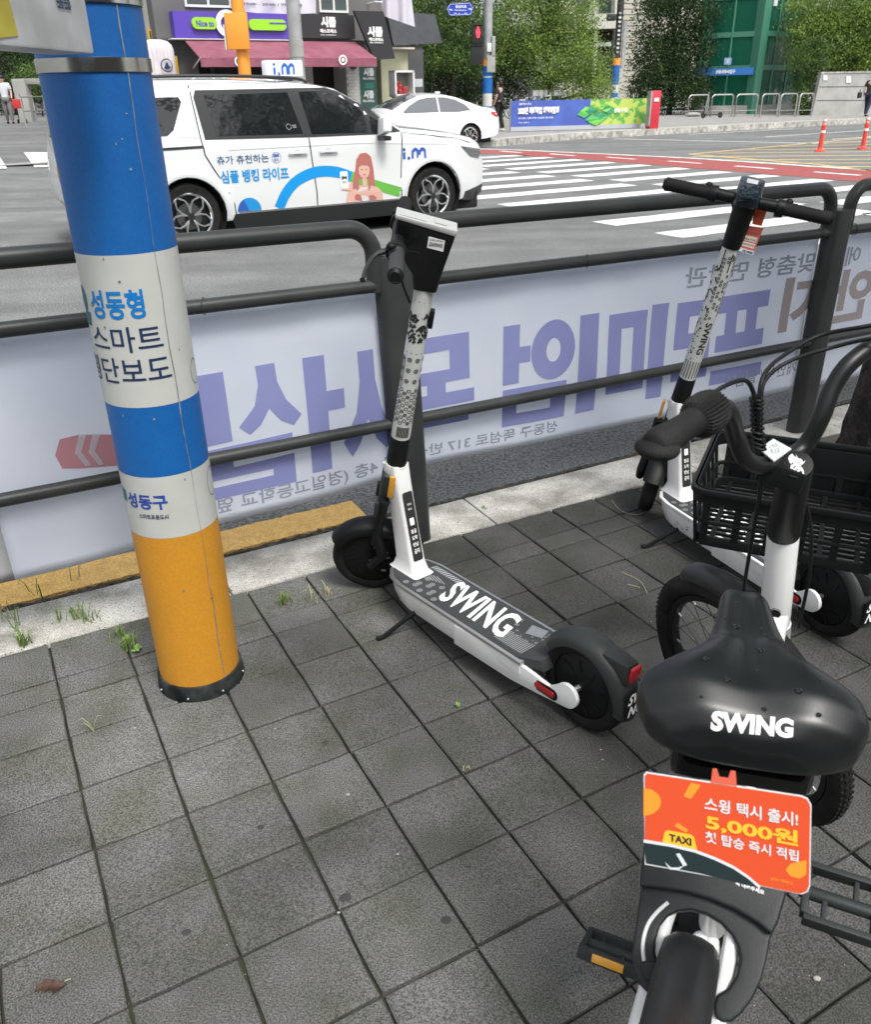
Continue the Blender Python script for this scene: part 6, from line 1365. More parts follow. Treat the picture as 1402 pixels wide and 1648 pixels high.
kk = 719; flat('plate_border', [bandpoly([V(x, -y, 0) for x, y in [(738+(a-738)*.94, 15.5+(b_-15.5)*.9) for a, b_ in hx_+hx_[:1]]], .3)], lambda x, y: sp_(x, -y)+V(0, -.025, 0), m_whitem, ns)
for (x0, y0, x1, y1) in ((761, 40, 777, 71), (758, 73, 777, 104)):
    a, c = sp_(x0, y0), sp_(x1, y1); hb_ = MB().box(((a.x+c.x)/2, (a.y+c.y)/2, (a.z+c.z)/2), (c.x-a.x, .22, a.z-c.z)).build('signal_head', m_trim, t, bevel=.02)
    MB().box(((a.x+c.x)/2, (a.y+c.y)/2-.14, a.z-.02), (c.x-a.x, .10, .02)).build('visor', m_trim, hb_)
    if y0 == 40:
        lm = mat('signal_red', (1.0, .03, .05), .4, emit=1.2); w0 = .75
        man = [(769, 43.5), (771, 45), (770.5, 47), (772, 49), (773, 54), (771.5, 58), (771.5, 62), (767, 62), (767, 58), (765.5, 54), (766.5, 49), (768, 47), (767.5, 45)]
        flat('red_figure', [cdt([(x, -y) for x, y in man], 3)], lambda x, y: sp_(x, -y)+V(0, -.13, 0), lm, hb_)
for (x0, y0, x1, y1, m2) in ((784, 70, 791, 84, m_frame), (792, 59, 797, 92, m_gal), (784, 90, 797, 117, m_conc)):
    a, c = sp_(x0, y0), sp_(x1, y1); MB().box(((a.x+c.x)/2, (a.y+c.y)/2+.05, (a.z+c.z)/2), (c.x-a.x, .14, a.z-c.z)).build('control_box', m2, t, bevel=.01)
# ribbed white dome with emblem
b = at(256, 118, 26.5); t = thing('ribbed_dome', 'white ribbed fabric dome with a round blue emblem beside the shops', 'tent', (b.x, b.y, z_f)); rr = .47
c0 = MB()
prof = [(rr, 0), (rr, 2.42), (rr*.98, 2.52), (rr*.9, 2.62), (rr*.7, 2.70), (rr*.4, 2.74), (.0, 2.75)]; vs = []; NS = 72
for k in range(NS): a = 2*pi*k/NS; f_ = 1+(.025 if k % 3 else -.03); vs += [(r*f_*cos(a), r*f_*sin(a), z) for r, z in prof]
MB().add(vs, [(k*7+i, ((k+1) % NS)*7+i, ((k+1) % NS)*7+i+1, k*7+i+1) for k in range(NS) for i in range(6)]).build('ribs', mat('dome_fabric', (.58, .55, .56), .7, c2=(.50, .44, .47), vscale=3), t, smooth=40)
flat('emblem', [ringp(0, 2.1, .17, .14, 20), pp([(-.1, 2.02), (.1, 2.02), (.0, 2.2)])], lambda u, z: V(.53*sin(.75+u/.5), -.53*cos(.75+u/.5), z), m_ltd, t)
b = at(281, 108, 26.8); t = thing('sign_board', 'narrow yellow sign board standing beside the ribbed dome', 'sign', (b.x, b.y, z_f)); MB().box((0, 0, 1.25), (.20, .06, 2.2)).build('board', mat('warning_yellow', (.55, .33, .03), .6), t); MB().box((0, .1, .1), (.4, .4, .1)).build('foot', m_conc, t)
hoard = base_thing('hoarding', 'corrugated grey metal hoarding behind the concrete pole', 'wall', V(at(228, 180, 31).x, 31, z_f)); 
for k in range(22): MB().box((-2.2+k*.2, 0, 2.6), (.12, .08, 5.2)).build('metal_panel', m_gal, hoard)
MB().box((-.1, .08, 2.6), (4.6, .04, 5.2)).build('backing', m_conc, hoard)
# ------------------------------------------------------------ banner fence, red pillar
A_, B_ = fg(822, 213), fg(1041, 207); dAB = (B_-A_); dAB.z = 0
bf = base_thing('long_banner', 'long blue advert banner turning green and yellow along the far pavement', 'banner', V(A_.x, A_.y, z_f)); hB = 1.02
def bfm(off): 
    nrm = V(dAB.y, -dAB.x, 0).normalized()
    return lambda s, z: dAB*s+nrm*(off+.02*sin(s*30))+V(0, 0, z)
m_bb = mat('banner_blue', (.055, .09, .36), .6, c2=(.06, .12, .42), vscale=2); 
def bpanel(s0, s1, z0, z1, mt, nm, off=0., n=40):
    f = bfm(off); vs = []
    for i in range(n+1): s = s0+(s1-s0)*i/n; vs += [f(s, z0), f(s, z1)]
    return MB().add(vs, [(2*i, 2*i+2, 2*i+3, 2*i+1) for i in range(n)]).build(nm, mt, bf, smooth=60, recalc=False)
bpanel(0, .57, .16, hB-.02, m_bb, 'blue_panel'); bpanel(.57, 1, .16, hB-.02, mat('banner_lime', (.42, .52, .10), .6, c2=(.10, .34, .07), vscale=3.5, sharp=True), 'green_panel')
bpanel(0, .95, .02, .16, mat('banner_hem', (.38, .40, .43), .7), 'lower_strip')
r_ = random.Random(12); f = bfm(.03)
for k in range(9): s = .50+k*.022; zc = .25+r_.random()*.55; flat('leaf_print', [pp([(s-.03, zc), (s+.01, zc+.16), (s+.08, zc+.05), (s+.03, zc-.12)])], bfm(.03+.001*k), mat('leaf_print_%d' % (k % 3), [(.07, .38, .10), (.18, .50, .08), (.03, .25, .12)][k % 3], .6), bf)
flat('lettering', [tx('2025년 미래직업 체험박람회', .045, .56, .34, .80, .06), tx('성동구민 누구나', .05, .86, .14, .93, .02), tx('성동구', .05, 1.0, .09, 1.05, .02), tx('9.6.(토) 성동구청 대강당 앞 광장', .05, .40, .30, .47, .01), tx('주최 성동구', .05, .27, .13, .32, .0), tx('성동구청', .74, .55, .84, .70, .03)], bfm(.05), m_whitem, bf)
pv = dAB.normalized()
for s in (0, .25, .5, .75, 1): q = dAB*s+V(-pv.y, pv.x, 0)*.05; MB().cyl(q, q+V(0, 0, hB+.04), .035, seg=10).build('post', m_gal, bf)
b = fg(1047, 208); t = thing('red_pillar', 'red box pillar at the end of the long blue and green banner', 'bollard', (b.x, b.y, z_f), .3)
MB().box((.05, 0, .62), (.36, .30, 1.24)).build('body', mat('pillar_red', (.50, .02, .04), .4, coat=.3), t, bevel=.02); MB().box((-.17, -.05, .66), (.06, .26, 1.12)).build('side_panel', m_gal, t, bevel=.01); MB().box((.05, -.16, .95), (.2, .02, .12)).build('notice', m_frame, t)
wl = MB(); 
# ------------------------------------------------------------ bicycles parked behind the banner
def far_bike(p, rz, label, mt, grp):
    t = thing('parked_bicycle', label, 'bicycle', (p.x, p.y, .45), rz, grp)
    for x in (-.5, .5):
        w_ = MB().lathe([(.32+.018*cos(R(a)), .018*sin(R(a))) for a in range(0, 360, 72)], c=(x, 0, .34), axis=(0, 1, 0), seg=28, close=True).build('wheel', m_tyre, t)
        sp = MB()
        for k in range(8): a = k*pi/8; sp.cyl((x-.31*cos(a), 0, .34-.31*sin(a)), (x+.31*cos(a), 0, .34+.31*sin(a)), .003, seg=4, caps=False)
        sp.build('spokes', m_gal, w_)
    fr = MB(); 
    for a, b in (((-.5, 0, .34), (-.08, 0, .30)), ((-.08, 0, .30), (-.2, 0, .82)), ((-.5, 0, .34), (-.18, 0, .72)), ((-.18, 0, .74), (.34, 0, .80)), ((-.08, 0, .30), (.36, 0, .72)), ((.33, 0, .92), (.5, 0, .34))): fr.cyl(a, b, .018, seg=8)
    fr.build('frame', mt, t); MB().ball((-.22, 0, .88), (.13, .07, .03), 10, 6).build('saddle', m_black, t)
    MB().tube([(.20, .26, .98), (.30, .22, 1.0), (.33, 0, .96), (.30, -.22, 1.0), (.20, -.26, .98)], .013, 6).build('handlebar', m_trim, t)
    bk_ = MB().box((.58, 0, .80), (.26, .30, .02))
    for s in (-1, 1): bk_.box((.58, s*.15, .90), (.26, .01, .2)); bk_.box((.58+s*.13, 0, .90), (.01, .3, .2))
    bk_.build('basket', m_gal, t); return t
pf_ = at(862, 190, 38); MB().box((pf_.x, pf_.y, .285), (4.2, 3.0, .33), rz=.3).build('raised_planting_bed', m_conc, None, kind='structure')
for i, (px, c, lb) in enumerate(((838, m_trim, 'black bicycle nearest the pedestrian behind the blue banner'), (850, m_frame, 'white bicycle second in the row behind the blue banner'), (862, mat('bike_blue', (.03, .15, .45), .4), 'blue framed bicycle amid the row behind the blue banner'), (873, m_frame, 'white bicycle last but one in the row under the conifer'), (884, m_trim, 'black bicycle deepest under the conifer behind the banner'))):
    p = at(px, 195, 37+i*.4); far_bike(p, .5+.25*(i % 3), lb, c, 'bicycles parked behind the blue banner')
# ------------------------------------------------------------ hoop bike racks, scooter, bollards
def hoop(p, w_, h, label, rz):
    t = thing('bike_rack', label, 'bike rack', (p.x, p.y, z_f), rz, 'steel hoop bike racks by the glass tower'); r = .16
    P = [(-w_/2, 0, 0), (-w_/2, 0, h-r)]+[(-w_/2+r-r*cos(a), 0, h-r+r*sin(a)) for a in [R(q) for q in range(15, 91, 15)]]+[(w_/2-r+r*sin(a), 0, h-r+r*cos(a)) for a in [R(q) for q in range(0, 91, 15)]]+[(w_/2, 0, 0)]
    MB().tube(P, .038, 10).build('hoop', m_steel, t); 
    for s in (-1, 1): MB().cyl((s*w_/2, 0, 0), (s*w_/2, 0, .015), .07, seg=12).build('foot_plate', m_steel, t)
    MB().cyl((-w_/2, 0, .28), (w_/2, 0, .28), .015, seg=8).build('crossbar', m_steel, t)
    return t
rks = [(1106, 1138), (1143, 1177), (1182, 1216), (1223, 1250), (1253, 1279), (1283, 1305)]
nmz = ['leftmost hoop rack, a grey sack lying at its foot', 'second hoop rack, a scooter leaning against it', 'third hoop rack right of the parked scooter', 'fourth hoop rack under the corner of the glass tower', 'fifth hoop rack beside the ivy', 'last hoop rack half hidden by the ivy']
for (a, b), lb in zip(rks, nmz):
    pa, pb2 = fg(a, 189), fg(b, 188); c = (pa+pb2)/2; hoop(c, (pb2-pa).length, .98, 'steel '+lb, atan2(pb2.y-pa.y, pb2.x-pa.x))
b = fg(1113, 188); t = thing('grey_sack', 'flat grey sack lying at the foot of the leftmost hoop rack', 'sack', (b.x, b.y-.2, z_f)); MB().ball((0, 0, .09), (.42, .25, .12), 12, 6).build('sack', m_conc, t)
b = fg(1155, 190); t = thing('distant_scooter', 'grey electric scooter parked among the hoop racks by the glass tower', 'scooter', (b.x, b.y-.35, z_f), R(195))
for x in (0, .9): MB().lathe([(.10+.03*cos(R(a)), .03*sin(R(a))) for a in range(0, 360, 60)], c=(x, 0, .13), axis=(0, 1, 0), seg=20, close=True).build('wheel', m_tyre, t); MB().cyl((x, -.02, .13), (x, .02, .13), .08, seg=14).build('hub', m_trim, t)
MB().box((.42, 0, .14), (.6, .16, .05)).build('deck', m_trim, t, bevel=.01); MB().cyl((.86, 0, .2), (.72, 0, 1.12), .028, seg=10).build('stem', m_gal, t); MB().cyl((.72, -.24, 1.12), (.72, .24, 1.12), .018, seg=8).build('handlebar', m_trim, t); MB().cyl((.9, 0, .13), (.86, 0, .45), .035, seg=8).build('fork', m_trim, t)
m_bol = mat('bollard_orange_red', (.72, .055, .035), .45, coat=.2)
def bollard(px, py, label):
    b = gnd(px, py, RZ); t = thing('lane_bollard', label, 'bollard', (b.x, b.y, RZ), 0, 'orange flexible bollards on the hatched island')
    MB().lathe([(0, 0), (.13, 0), (.13, .03), (.07, .06), (.055, .08), (.05, .42)], seg=18).build('base', m_bol, t)
    MB().lathe([(.05, .42), (.05, .55), (.056, .56), (.056, .59), (.042, .60), (.042, .76), (0, .77)], seg=18).build('post', m_bol, t)
    for z in (.44, .62, .70): MB().lathe([(.0565 if z < .5 else .048, z), (.0565 if z < .5 else .048, z+.055)], seg=18).build('reflective_band', m_whitem if z != .62 else mat('band_pink', (.75, .35, .33), .4), t, recalc=False)
    return t
bollard(1319, 245, 'orange bollard with pale bands, the left one on the yellow hatching'); bollard(1388, 241, 'orange bollard with pale bands, the right one on the yellow hatching')
# ------------------------------------------------------------ concrete wall, glass tower, pale building
cw = fg(1350, 186); t = base_thing('concrete_wall', 'board marked pale concrete wall behind the walking man on the right', 'wall', V(cw.x, cw.y, z_f)); Lc = Vector(t.location); Yw = cw.y+.3
def aw(px, py, dy=0): return at(px, py, Yw+dy)
pc4 = [aw(1306, 190), aw(1440, 188), aw(1440, 117), aw(1322, 119)]
prismpts(pc4, V(0, .35, 0), 'wall', m_conc, t)
for y in (140, 162): prismpts([aw(1308+(190-y)*.23, y, -.01), aw(1440, y-1, -.01), aw(1440, y, -.01), aw(1308+(190-y)*.23, y+1, -.01)], V(0, .02, 0), 'board_mark', m_walld, t)
for a, b, c, d in ((1325, 121, 1332, 130), (1362, 123, 1370, 134)): prismpts([aw(a, d, -.03), aw(c, d, -.03), aw(c, b, -.03), aw(a, b, -.03)], V(0, .02, 0), 'notice', m_frame, t)
prismpts([aw(1322, 119, -.03), aw(1440, 117, -.03), aw(1440, 114.5, -.03), aw(1322, 116.5, -.03)], V(0, .42, 0), 'coping', m_kerb, t)
m_tglass = mat('tower_glass_green', (.010, .11, .07), .03, coat=.7, alpha=.62); m_tfr = mat('tower_frame_green', (.055, .19, .13), .35); m_tin = mat('tower_inside', (.015, .035, .028), .7, var=.4, vscale=1.2)
YT = 50.0; t = base_thing('glass_tower', 'green glass lift tower with a blue name band above its entrance', 'tower', V(at(1180, 180, YT).x, YT, z_f)); LT = Vector(t.location)
c1, c2_, c3 = at(1122, 150, YT+1.0), at(1213, 150, YT-.6), at(1284, 150, YT+1.6)
for p in (c1, c2_, c3): p.z = 0
HT_ = 11.
def vface(a, b, z0, z1, off, nm, mt, th=.03, par=t):
    d = (b-a).normalized(); n = V(d.y, -d.x, 0); P = [a+n*off, b+n*off]; L = LT
    q = [P[0]+V(0, 0, z0)-L, P[1]+V(0, 0, z0)-L, P[1]+V(0, 0, z1)-L, P[0]+V(0, 0, z1)-L]; return MB().add(q+[v-n*th for v in q], [(0, 1, 2, 3), (7, 6, 5, 4), (0, 4, 5, 1), (1, 5, 6, 2), (2, 6, 7, 3), (3, 7, 4, 0)]).build(nm, mt, par, smooth=0)
for a, b, n in ((c1, c2_, 2), (c2_, c3, 3)):
    zs = [z_f, 2.35, 3.9, 5.6, 7.4, 9.2, HT_]
    for i in range(n):
        p, q = a.lerp(b, i/n), a.lerp(b, (i+1)/n)
        for k in range(len(zs)-1): vface(p.lerp(q, .03), q.lerp(p, .03), zs[k]+.06, zs[k+1]-.06, 0, 'glass_pane', m_tglass)
        w0 = p; MB().box((w0.x-LT.x, w0.y-LT.y, HT_/2), (.10, .10, HT_), rz=.4).build('mullion', m_tfr, t)
    for z in zs[1:]: vface(a, b, z-.14, z+.10, .05, 'transom', m_tfr, .12)
    vface(a, b, z_f, HT_, -1.6, 'inner_shaft', m_tin, .1)
for p, w_ in ((c1, .28), (c2_, .5), (c3, .28)): MB().box((p.x-LT.x, p.y-LT.y+.1, HT_/2), (w_, w_, HT_), rz=.5).build('corner_post', m_tfr, t)
for i in range(5): q = c2_.lerp(c3, .14+i*.13)+V(0, .7, 0); MB().box((q.x-LT.x, q.y-LT.y, HT_/2), (.10, .10, HT_)).build('inner_post', m_tin if i % 2 else m_tfr, t)
def tz(px, py): return at(px, py, YT+.2).z
vface(c1+(c1-c2_).normalized()*.15, c2_-(c2_-c1).normalized()*.1, tz(1165, 122), tz(1165, 110.5), .30, 'name_band', mat('band_blue', (.035, .16, .48), .4), .12)
dd_ = (c2_-c1); Ld_ = dd_.length; du = dd_.normalized(); nn_ = V(du.y, -du.x, 0)
flat('lettering', [tx('성동세무서입구', .32*Ld_, tz(1165, 119.5), .66*Ld_, tz(1165, 113), .05)], lambda u, z: c1+du*u+nn_*.31+V(0, 0, z)-LT, m_whitem, t)
vface(c1.lerp(c2_, .45), c1.lerp(c2_, .57), tz(1165, 105), tz(1165, 94), .32, 'square_sign', mat('square_blue', (.25, .40, .62), .4), .05)
flat('lettering', [tx('↕', .475*Ld_, tz(1165, 103), .545*Ld_, tz(1165, 96), .03)], lambda u, z: c1+du*u+nn_*.33+V(0, 0, z)-LT, m_whitem, t)
for px in (1246, 1288): q = at(px, 5, YT-.2)-LT; MB().box((q.x, q.y, q.z), (.36, .05, .30)).build('notice', m_frame, t)
vface(c1, c2_, z_f, .55, .12, 'plinth', m_conc, .2); vface(c2_, c3, z_f, .55, .12, 'plinth', m_conc, .2)
# pale building behind the conifers
YB = 60; pbz = base_thing('pale_building', 'cream building with horizontal boarding and dark entrance behind the trees', 'building', V(at(1000, 160, YB).x, YB, z_f)); LB = Vector(pbz.location)
def ab(px, py, dy=0): return at(px, py, YB+dy)
def bpl(nm, mt, P, dep=.3, dy=0., par=None):
    n = len(P); A = [ab(x, y, dy)-LB for x, y in P]; return MB().add(A+[p+V(0, dep, 0) for p in A], [list(range(n)), [n+i for i in range(n)][::-1]]+[(i, (i+1) % n, n+(i+1) % n, n+i) for i in range(n)]).build(nm, mt, par or pbz, smooth=0)
wb_ = bpl('wall', m_cream, [(900, 175), (1150, 172), (1150, -80), (900, -80)], 4, .35)
bpl('porch_fascia', mat('fascia_white', (.55, .54, .48), .7, var=.1, vscale=1), [(925, 48), (1000, 46), (1000, 22), (925, 24)], .6, -.4)
bpl('window', m_win, [(930, 22), (948, 21), (948, -30), (930, -30)], .1, .2); bpl('window', m_win, [(965, 22), (984, 21), (984, -30), (965, -30)], .1, .2)
bpl('doorway', m_dark, [(940, 128), (986, 127), (986, 50), (940, 52)], .1, .2); bpl('porch_column', m_cream, [(955, 128), (962, 128), (962, 50), (957, 50)], .3, -.3); bpl('door_head', m_frame, [(962, 76), (984, 75), (984, 68), (962, 69)], .1, 0.05)
for k in range(26): y = 168-k*9; bpl('board', m_cream, [(1000, y), (1048 if k > 4 else 1040, y-.5), (1048 if k > 4 else 1040, y-8), (1000, y-7.6)], .07, .26+.0*k, wb_)
bpl('corner_post', mat('fascia_white', (.55, .54, .48), .7), [(990, 172), (1003, 172), (1003, -60), (990, -60)], .4, -.05)
hr = base_thing('stair_rail', 'black stair railing at the foot of the pale building', 'railing', ab(1022, 165)); Lh = Vector(hr.location)
for k in range(6): a = at(1014+k*3.5, 166-k*2, 54)-Lh; MB().cyl(a, a+V(0, 0, 1.0), .025, seg=6).build('baluster', m_fblk, hr)
MB().cyl(at(1012, 134, 54)-Lh, at(1034, 122, 54)-Lh, .03, seg=6).build('handrail', m_fblk, hr)
# backdrop blocks closing the street far behind
for nm, lb, x0, x1, Y, h, mt in (('far_building', 'grey block of flats filling the view behind the shops', -44, 2, 74, 20, m_wallg), ('far_building', 'tall concrete block behind the glass tower and ivy', 26, 72, 76, 20, m_conc)):
    t = thing(nm, lb, 'building', ((x0+x1)/2, Y, z_f)); MB().box((0, 4, h/2), (x1-x0, 8, h)).build('wall', mt, t)
    for k in range(int((x1-x0)/3)):
        for f_ in range(4): MB().box((-(x1-x0)/2+1.5+k*3, -.02, 2+f_*3.2), (1.5, .08, 1.4)).build('window', m_win, t)
# ------------------------------------------------------------ trees
import numpy as np
def leafmat(nm, a, b): return mat(nm, a, .55, c2=b, vscale=1.1, fine=.45, fscale=9, spec=.25, transl=.42)
m_lf_dark = leafmat('foliage_dark', (.024, .05, .018), (.055, .095, .03)); m_lf_mid = leafmat('foliage_mid', (.12, .20, .05), (.042, .080, .026)); m_lf_lite = leafmat('foliage_light', (.23, .33, .075), (.095, .16, .04))
m_bark = mat('bark', (.060, .045, .034), .95, bump=1., bscale=28, c2=(.022, .018, .015), vscale=16, bdist=.02, fine=.4, fscale=60)
def leaves(lobes, n, size, seed, clump=30, spread=.35, droop=0., shell=.55):
    """leaf-sized faces gathered in clumps through the crown's volume"""
    n = int(n*1.5); size *= .78
    g = np.random.default_rng(seed); vol = np.array([a[1][0]*a[1][1]*a[1][2] for a in lobes])**.67; vol /= vol.sum()
    nc = max(1, n//clump); li = g.choice(len(lobes), nc, p=vol); C_ = np.array([l[0] for l in lobes])[li]; R_ = np.array([l[1] for l in lobes])[li]
    d = g.normal(size=(nc, 3)); d /= np.linalg.norm(d, axis=1)[:, None]; rad = (shell+(1-shell)*g.random(nc)**.6)*(1+.18*g.normal(size=nc)*.5)
    cc = C_+d*R_*rad[:, None]; p = np.repeat(cc, clump, 0)+g.normal(size=(nc*clump, 3))*spread*np.array([1, 1, .55]); N = len(p)
    u = g.normal(size=(N, 3)); u[:, 2] -= droop; u /= np.linalg.norm(u, axis=1)[:, None]; v = np.cross(u, g.normal(size=(N, 3))); v /= np.linalg.norm(v, axis=1)[:, None]
    s = (size*(.6+.8*g.random(N)))[:, None]; V_ = np.stack([p-u*s*.5, p+v*s*.28, p+u*s*.5, p-v*s*.28], 1).reshape(-1, 3)
    F_ = np.arange(N*4).reshape(N, 4); return V_, F_
def npmesh(nm, V_, F_, mt, parent, **k):
    me = bpy.data.meshes.new(nm); me.from_pydata(V_.tolist(), [], F_.tolist()); return link(nm, me, mt, parent, **k)
def tree(nm, label, base, lobes, n, size, mt, seed, tr=.16, limbs=5, cat='tree', **kw):
    t = thing(nm, label, cat, tuple(base)); B = Vector(base); r_ = random.Random(seed)
    lo = [((Vector(c)-B), r) for c, r in lobes]; V_, F_ = leaves([(tuple(c), r) for c, r in lo], n, size, seed, **kw)
    npmesh('crown', V_, F_, mt, t)
    topz = max(c.z for c, r in lo); tb = MB(); tb.tube(catmull([V(0, 0, -.1), V(.08, .05, topz*.3), V(-.05, .1, topz*.65), V(0, 0, topz)], 5), [tr*1.35]+[tr*(1-.8*k/15) for k in range(1, 16)], 10)
    for c, r in lo[:limbs+3]:
        z0 = max(.5, min(c.z*.6, topz*.7)); tb.tube([V(0, 0, z0), V(c.x*.5, c.y*.5, (z0+c.z)/2+.1), c], [tr*.45, tr*.3, tr*.1], 7)
    tb.build('trunk', m_bark, t, smooth=60); return t
KD = 1.2
def lb(px, py, Y, rx, ry, rz): p = at(px, py, Y*KD); return ((p.x, p.y, p.z), (rx*KD, ry*KD, rz*KD))
def gb(px, Y): p = at(px, 150, Y*KD); return V(p.x, p.y, z_f)
tree('conifer', 'dark feathery conifer behind the black bar fence', gb(725, 31.5), [lb(700, 40, 31.5, 1.1, 1, .9), lb(740, 60, 31.5, 1.2, 1, .8), lb(690, 90, 31, 1.0, .9, .5), lb(735, 100, 31, 1.3, 1, .55), lb(720, 0, 32, 1.2, 1, 1.0), lb(665, 15, 33, .7, .8, .9), lb(765, 30, 32, .8, .8, 1.0)], 15000, .13, m_lf_mid, 1, spread=.26, droop=.3)
tree('conifer', 'broad bright green juniper behind the parked bicycles', gb(880, 34), [lb(850, 40, 34, 1.5, 1.3, 1.1), lb(905, 20, 34, 1.3, 1.2, 1.3), lb(830, 85, 33.5, 1.1, 1, .7), lb(885, 95, 33.5, 1.7, 1.2, .8), lb(935, 100, 33, 1.1, 1, .7), lb(920, 140, 32.8, 1.4, 1, .75), lb(955, 150, 32.6, .6, .8, .5), lb(860, -20, 34, 1.5, 1.2, 1.0), lb(800, 60, 34, .6, .8, .8), lb(900, 60, 34, 1.3, 1, .8)], 30000, .12, m_lf_lite, 2, spread=.24, droop=.2)
tree('dark_shrub', 'dark clipped evergreens under the conifers behind the bar fence', gb(750, 33), [lb(690, 140, 32.5, 1.2, .8, .9), lb(740, 135, 33, 1.2, .8, 1.0), lb(790, 130, 34, 1.2, .8, 1.2), lb(840, 140, 35, 1.6, .8, .9), lb(720, 90, 34, 1.8, .8, 1.0), lb(800, 80, 35.5, 1.6, .8, 1.2)], 12000, .14, m_lf_dark, 3, spread=.3, cat='shrub', tr=.08)
tree('broadleaf_tree', 'dark broadleaf tree left of the glass tower', gb(1080, 43), [lb(1085, 40, 43, 1.8, 1.4, 1.8), lb(1060, 100, 42.5, 1.2, 1.2, 1.1), lb(1105, 95, 42.5, 1.1, 1.1, 1.2), lb(1075, 140, 42, 1.5, 1.1, 1.0), lb(1115, 10, 43, 1.5, 1.2, 1.5), lb(1065, -10, 43.5, 1.0, 1, 1.2), lb(1110, 150, 42, .8, .9, .7), lb(1045, 140, 42.5, .8, .8, .8)], 22000, .17, m_lf_dark, 4, spread=.34)
tree('broadleaf_tree', 'yellow green tree spreading over the concrete wall on the right', gb(1365, 41), [lb(1320, 70, 40, 1.5, 1.2, 1.2), lb(1370, 40, 40, 1.6, 1.2, 1.3), lb(1340, 10, 40.5, 1.5, 1.2, 1.2), lb(1410, 60, 40, 1.4, 1.2, 1.4), lb(1300, 30, 40.5, .9, 1, 1.2), lb(1400, 0, 41, 1.6, 1.3, 1.5), lb(1390, 95, 40, 1.5, 1, .6), lb(1440, 30, 40, 1.6, 1.2, 1.6)], 26000, .15, m_lf_lite, 5, spread=.28)
tree('ivy', 'trailing ivy bush between the glass tower and the concrete wall', gb(1298, 38.3), [lb(1296, 110, 38.4, .55, .5, .9), lb(1300, 150, 38.3, .45, .45, .8), lb(1296, 172, 38.2, .4, .4, .45), lb(1308, 90, 38.4, .7, .5, .6)], 5200, .12, m_lf_mid, 6, spread=.16, cat='ivy', tr=.05)
tree('dark_tree', 'dark tree mass behind the ivy on the right', gb(1370, 44), [lb(1340, 90, 44, 2.2, 1.2, 1.8), lb(1400, 90, 44, 2.0, 1.2, 1.8), lb(1280, 80, 46, 1.8, 1, 2.2)], 12000, .2, m_lf_dark, 7, spread=.4)
tree('hedge_tree', 'dark leafy trees behind the left hand street railing', gb(20, 50)+V(0, 0, .4), [lb(-20, 110, 50, 3.0, 1.5, 2.4), lb(30, 105, 50, 2.0, 1.5, 1.8), lb(55, 120, 49, 1.2, 1.2, 1.2), lb(80, 100, 51, 1.8, 1.2, 2.0), lb(30, 40, 52, 3, 1.5, 2.6), lb(110, 60, 52, 2.6, 1.5, 3)], 22000, .2, m_lf_dark, 8, spread=.4)
tree('round_shrub', 'light green shrub in front of the dark trees by the left street', gb(60, 44)+V(0, 0, .4), [lb(58, 132, 44, 1.0, .8, .7), lb(75, 140, 44, .8, .7, .6)], 4000, .13, m_lf_mid, 9, spread=.25, cat='shrub', tr=.05)
# street tree right beside the bicycle: real trunk, crown above the frame
tt = thing('street_tree', 'thick dark barked street tree behind the bicycle basket', 'tree', (1.70, 2.88, 0)); r_ = random.Random(31)
TP = catmull([V(0, 0, -.05), V(.015, 0, .25), V(.04, .0, .8), V(.10, -.01, 1.6), V(.16, .0, 2.6), V(.12, .1, 3.4)], 8); n = 26; vs = []
for i, p in enumerate(TP):
    rr = .165+.06*exp(-p.z/.18)-.012*p.z
    for k in range(n): a = 2*pi*k/n; q = rr*(1+.07*sin(a*3+p.z*2)+.05*sin(a*7+p.z*5)+r_.uniform(-.03, .03)); vs.append(p+V(q*cos(a), q*sin(a), 0))
MB().add(vs, [(i*n+k, i*n+(k+1) % n, (i+1)*n+(k+1) % n, (i+1)*n+k) for i in range(len(TP)-1) for k in range(n)]).build('trunk', mat('bark_wet', (.035, .026, .020), .8, bump=1., bscale=22, c2=(.008, .007, .006), vscale=11, bdist=.03, fine=.5, fscale=70), tt, smooth=25)
for a in (0, 1.2, 2.5, 3.9, 5.1): MB().tube(catmull([V(.12, .1, 3.2), V(.5+.6*cos(a), .1+.6*sin(a), 4.0), V(1.0+1.2*cos(a), 1.2*sin(a), 4.8)], 5), [.07]*3+[.05]*4+[.025]*4, 8).build('limb', m_bark, tt)
V_, F_ = leaves([((1.0*cos(a)+.7, 1.0*sin(a)-.1, 4.7+.3*sin(3*a)), (1.2, 1.2, .8)) for a in (0, 1.05, 2.1, 3.14, 4.2, 5.2)], 7500, .14, 40, spread=.35); npmesh('crown', V_, F_, m_lf_mid, tt)
MB().tube([V(*(gnd(1348, 588, .55)-Vector((1.70, 2.88, 0)))), V(*(gnd(1330, 690, .32)-Vector((1.70, 2.88, 0))))], .004, 6).build('yellow_strip', mat('strip_yellow', (.6, .55, .2), .5), tt)
for k in range(9): # lichen and bark flakes
    a = R(200+r_.uniform(0, 90)); z = r_.uniform(.2, .8); MB().ball((.04+.168*cos(a), .168*sin(a), z), (.016, .008, .02), 7, 5).build('bark_flake', mat('flake_rust', (.22, .09, .04), .9) if k < 4 else mat('flake_grey', (.16, .14, .13), .9), tt)
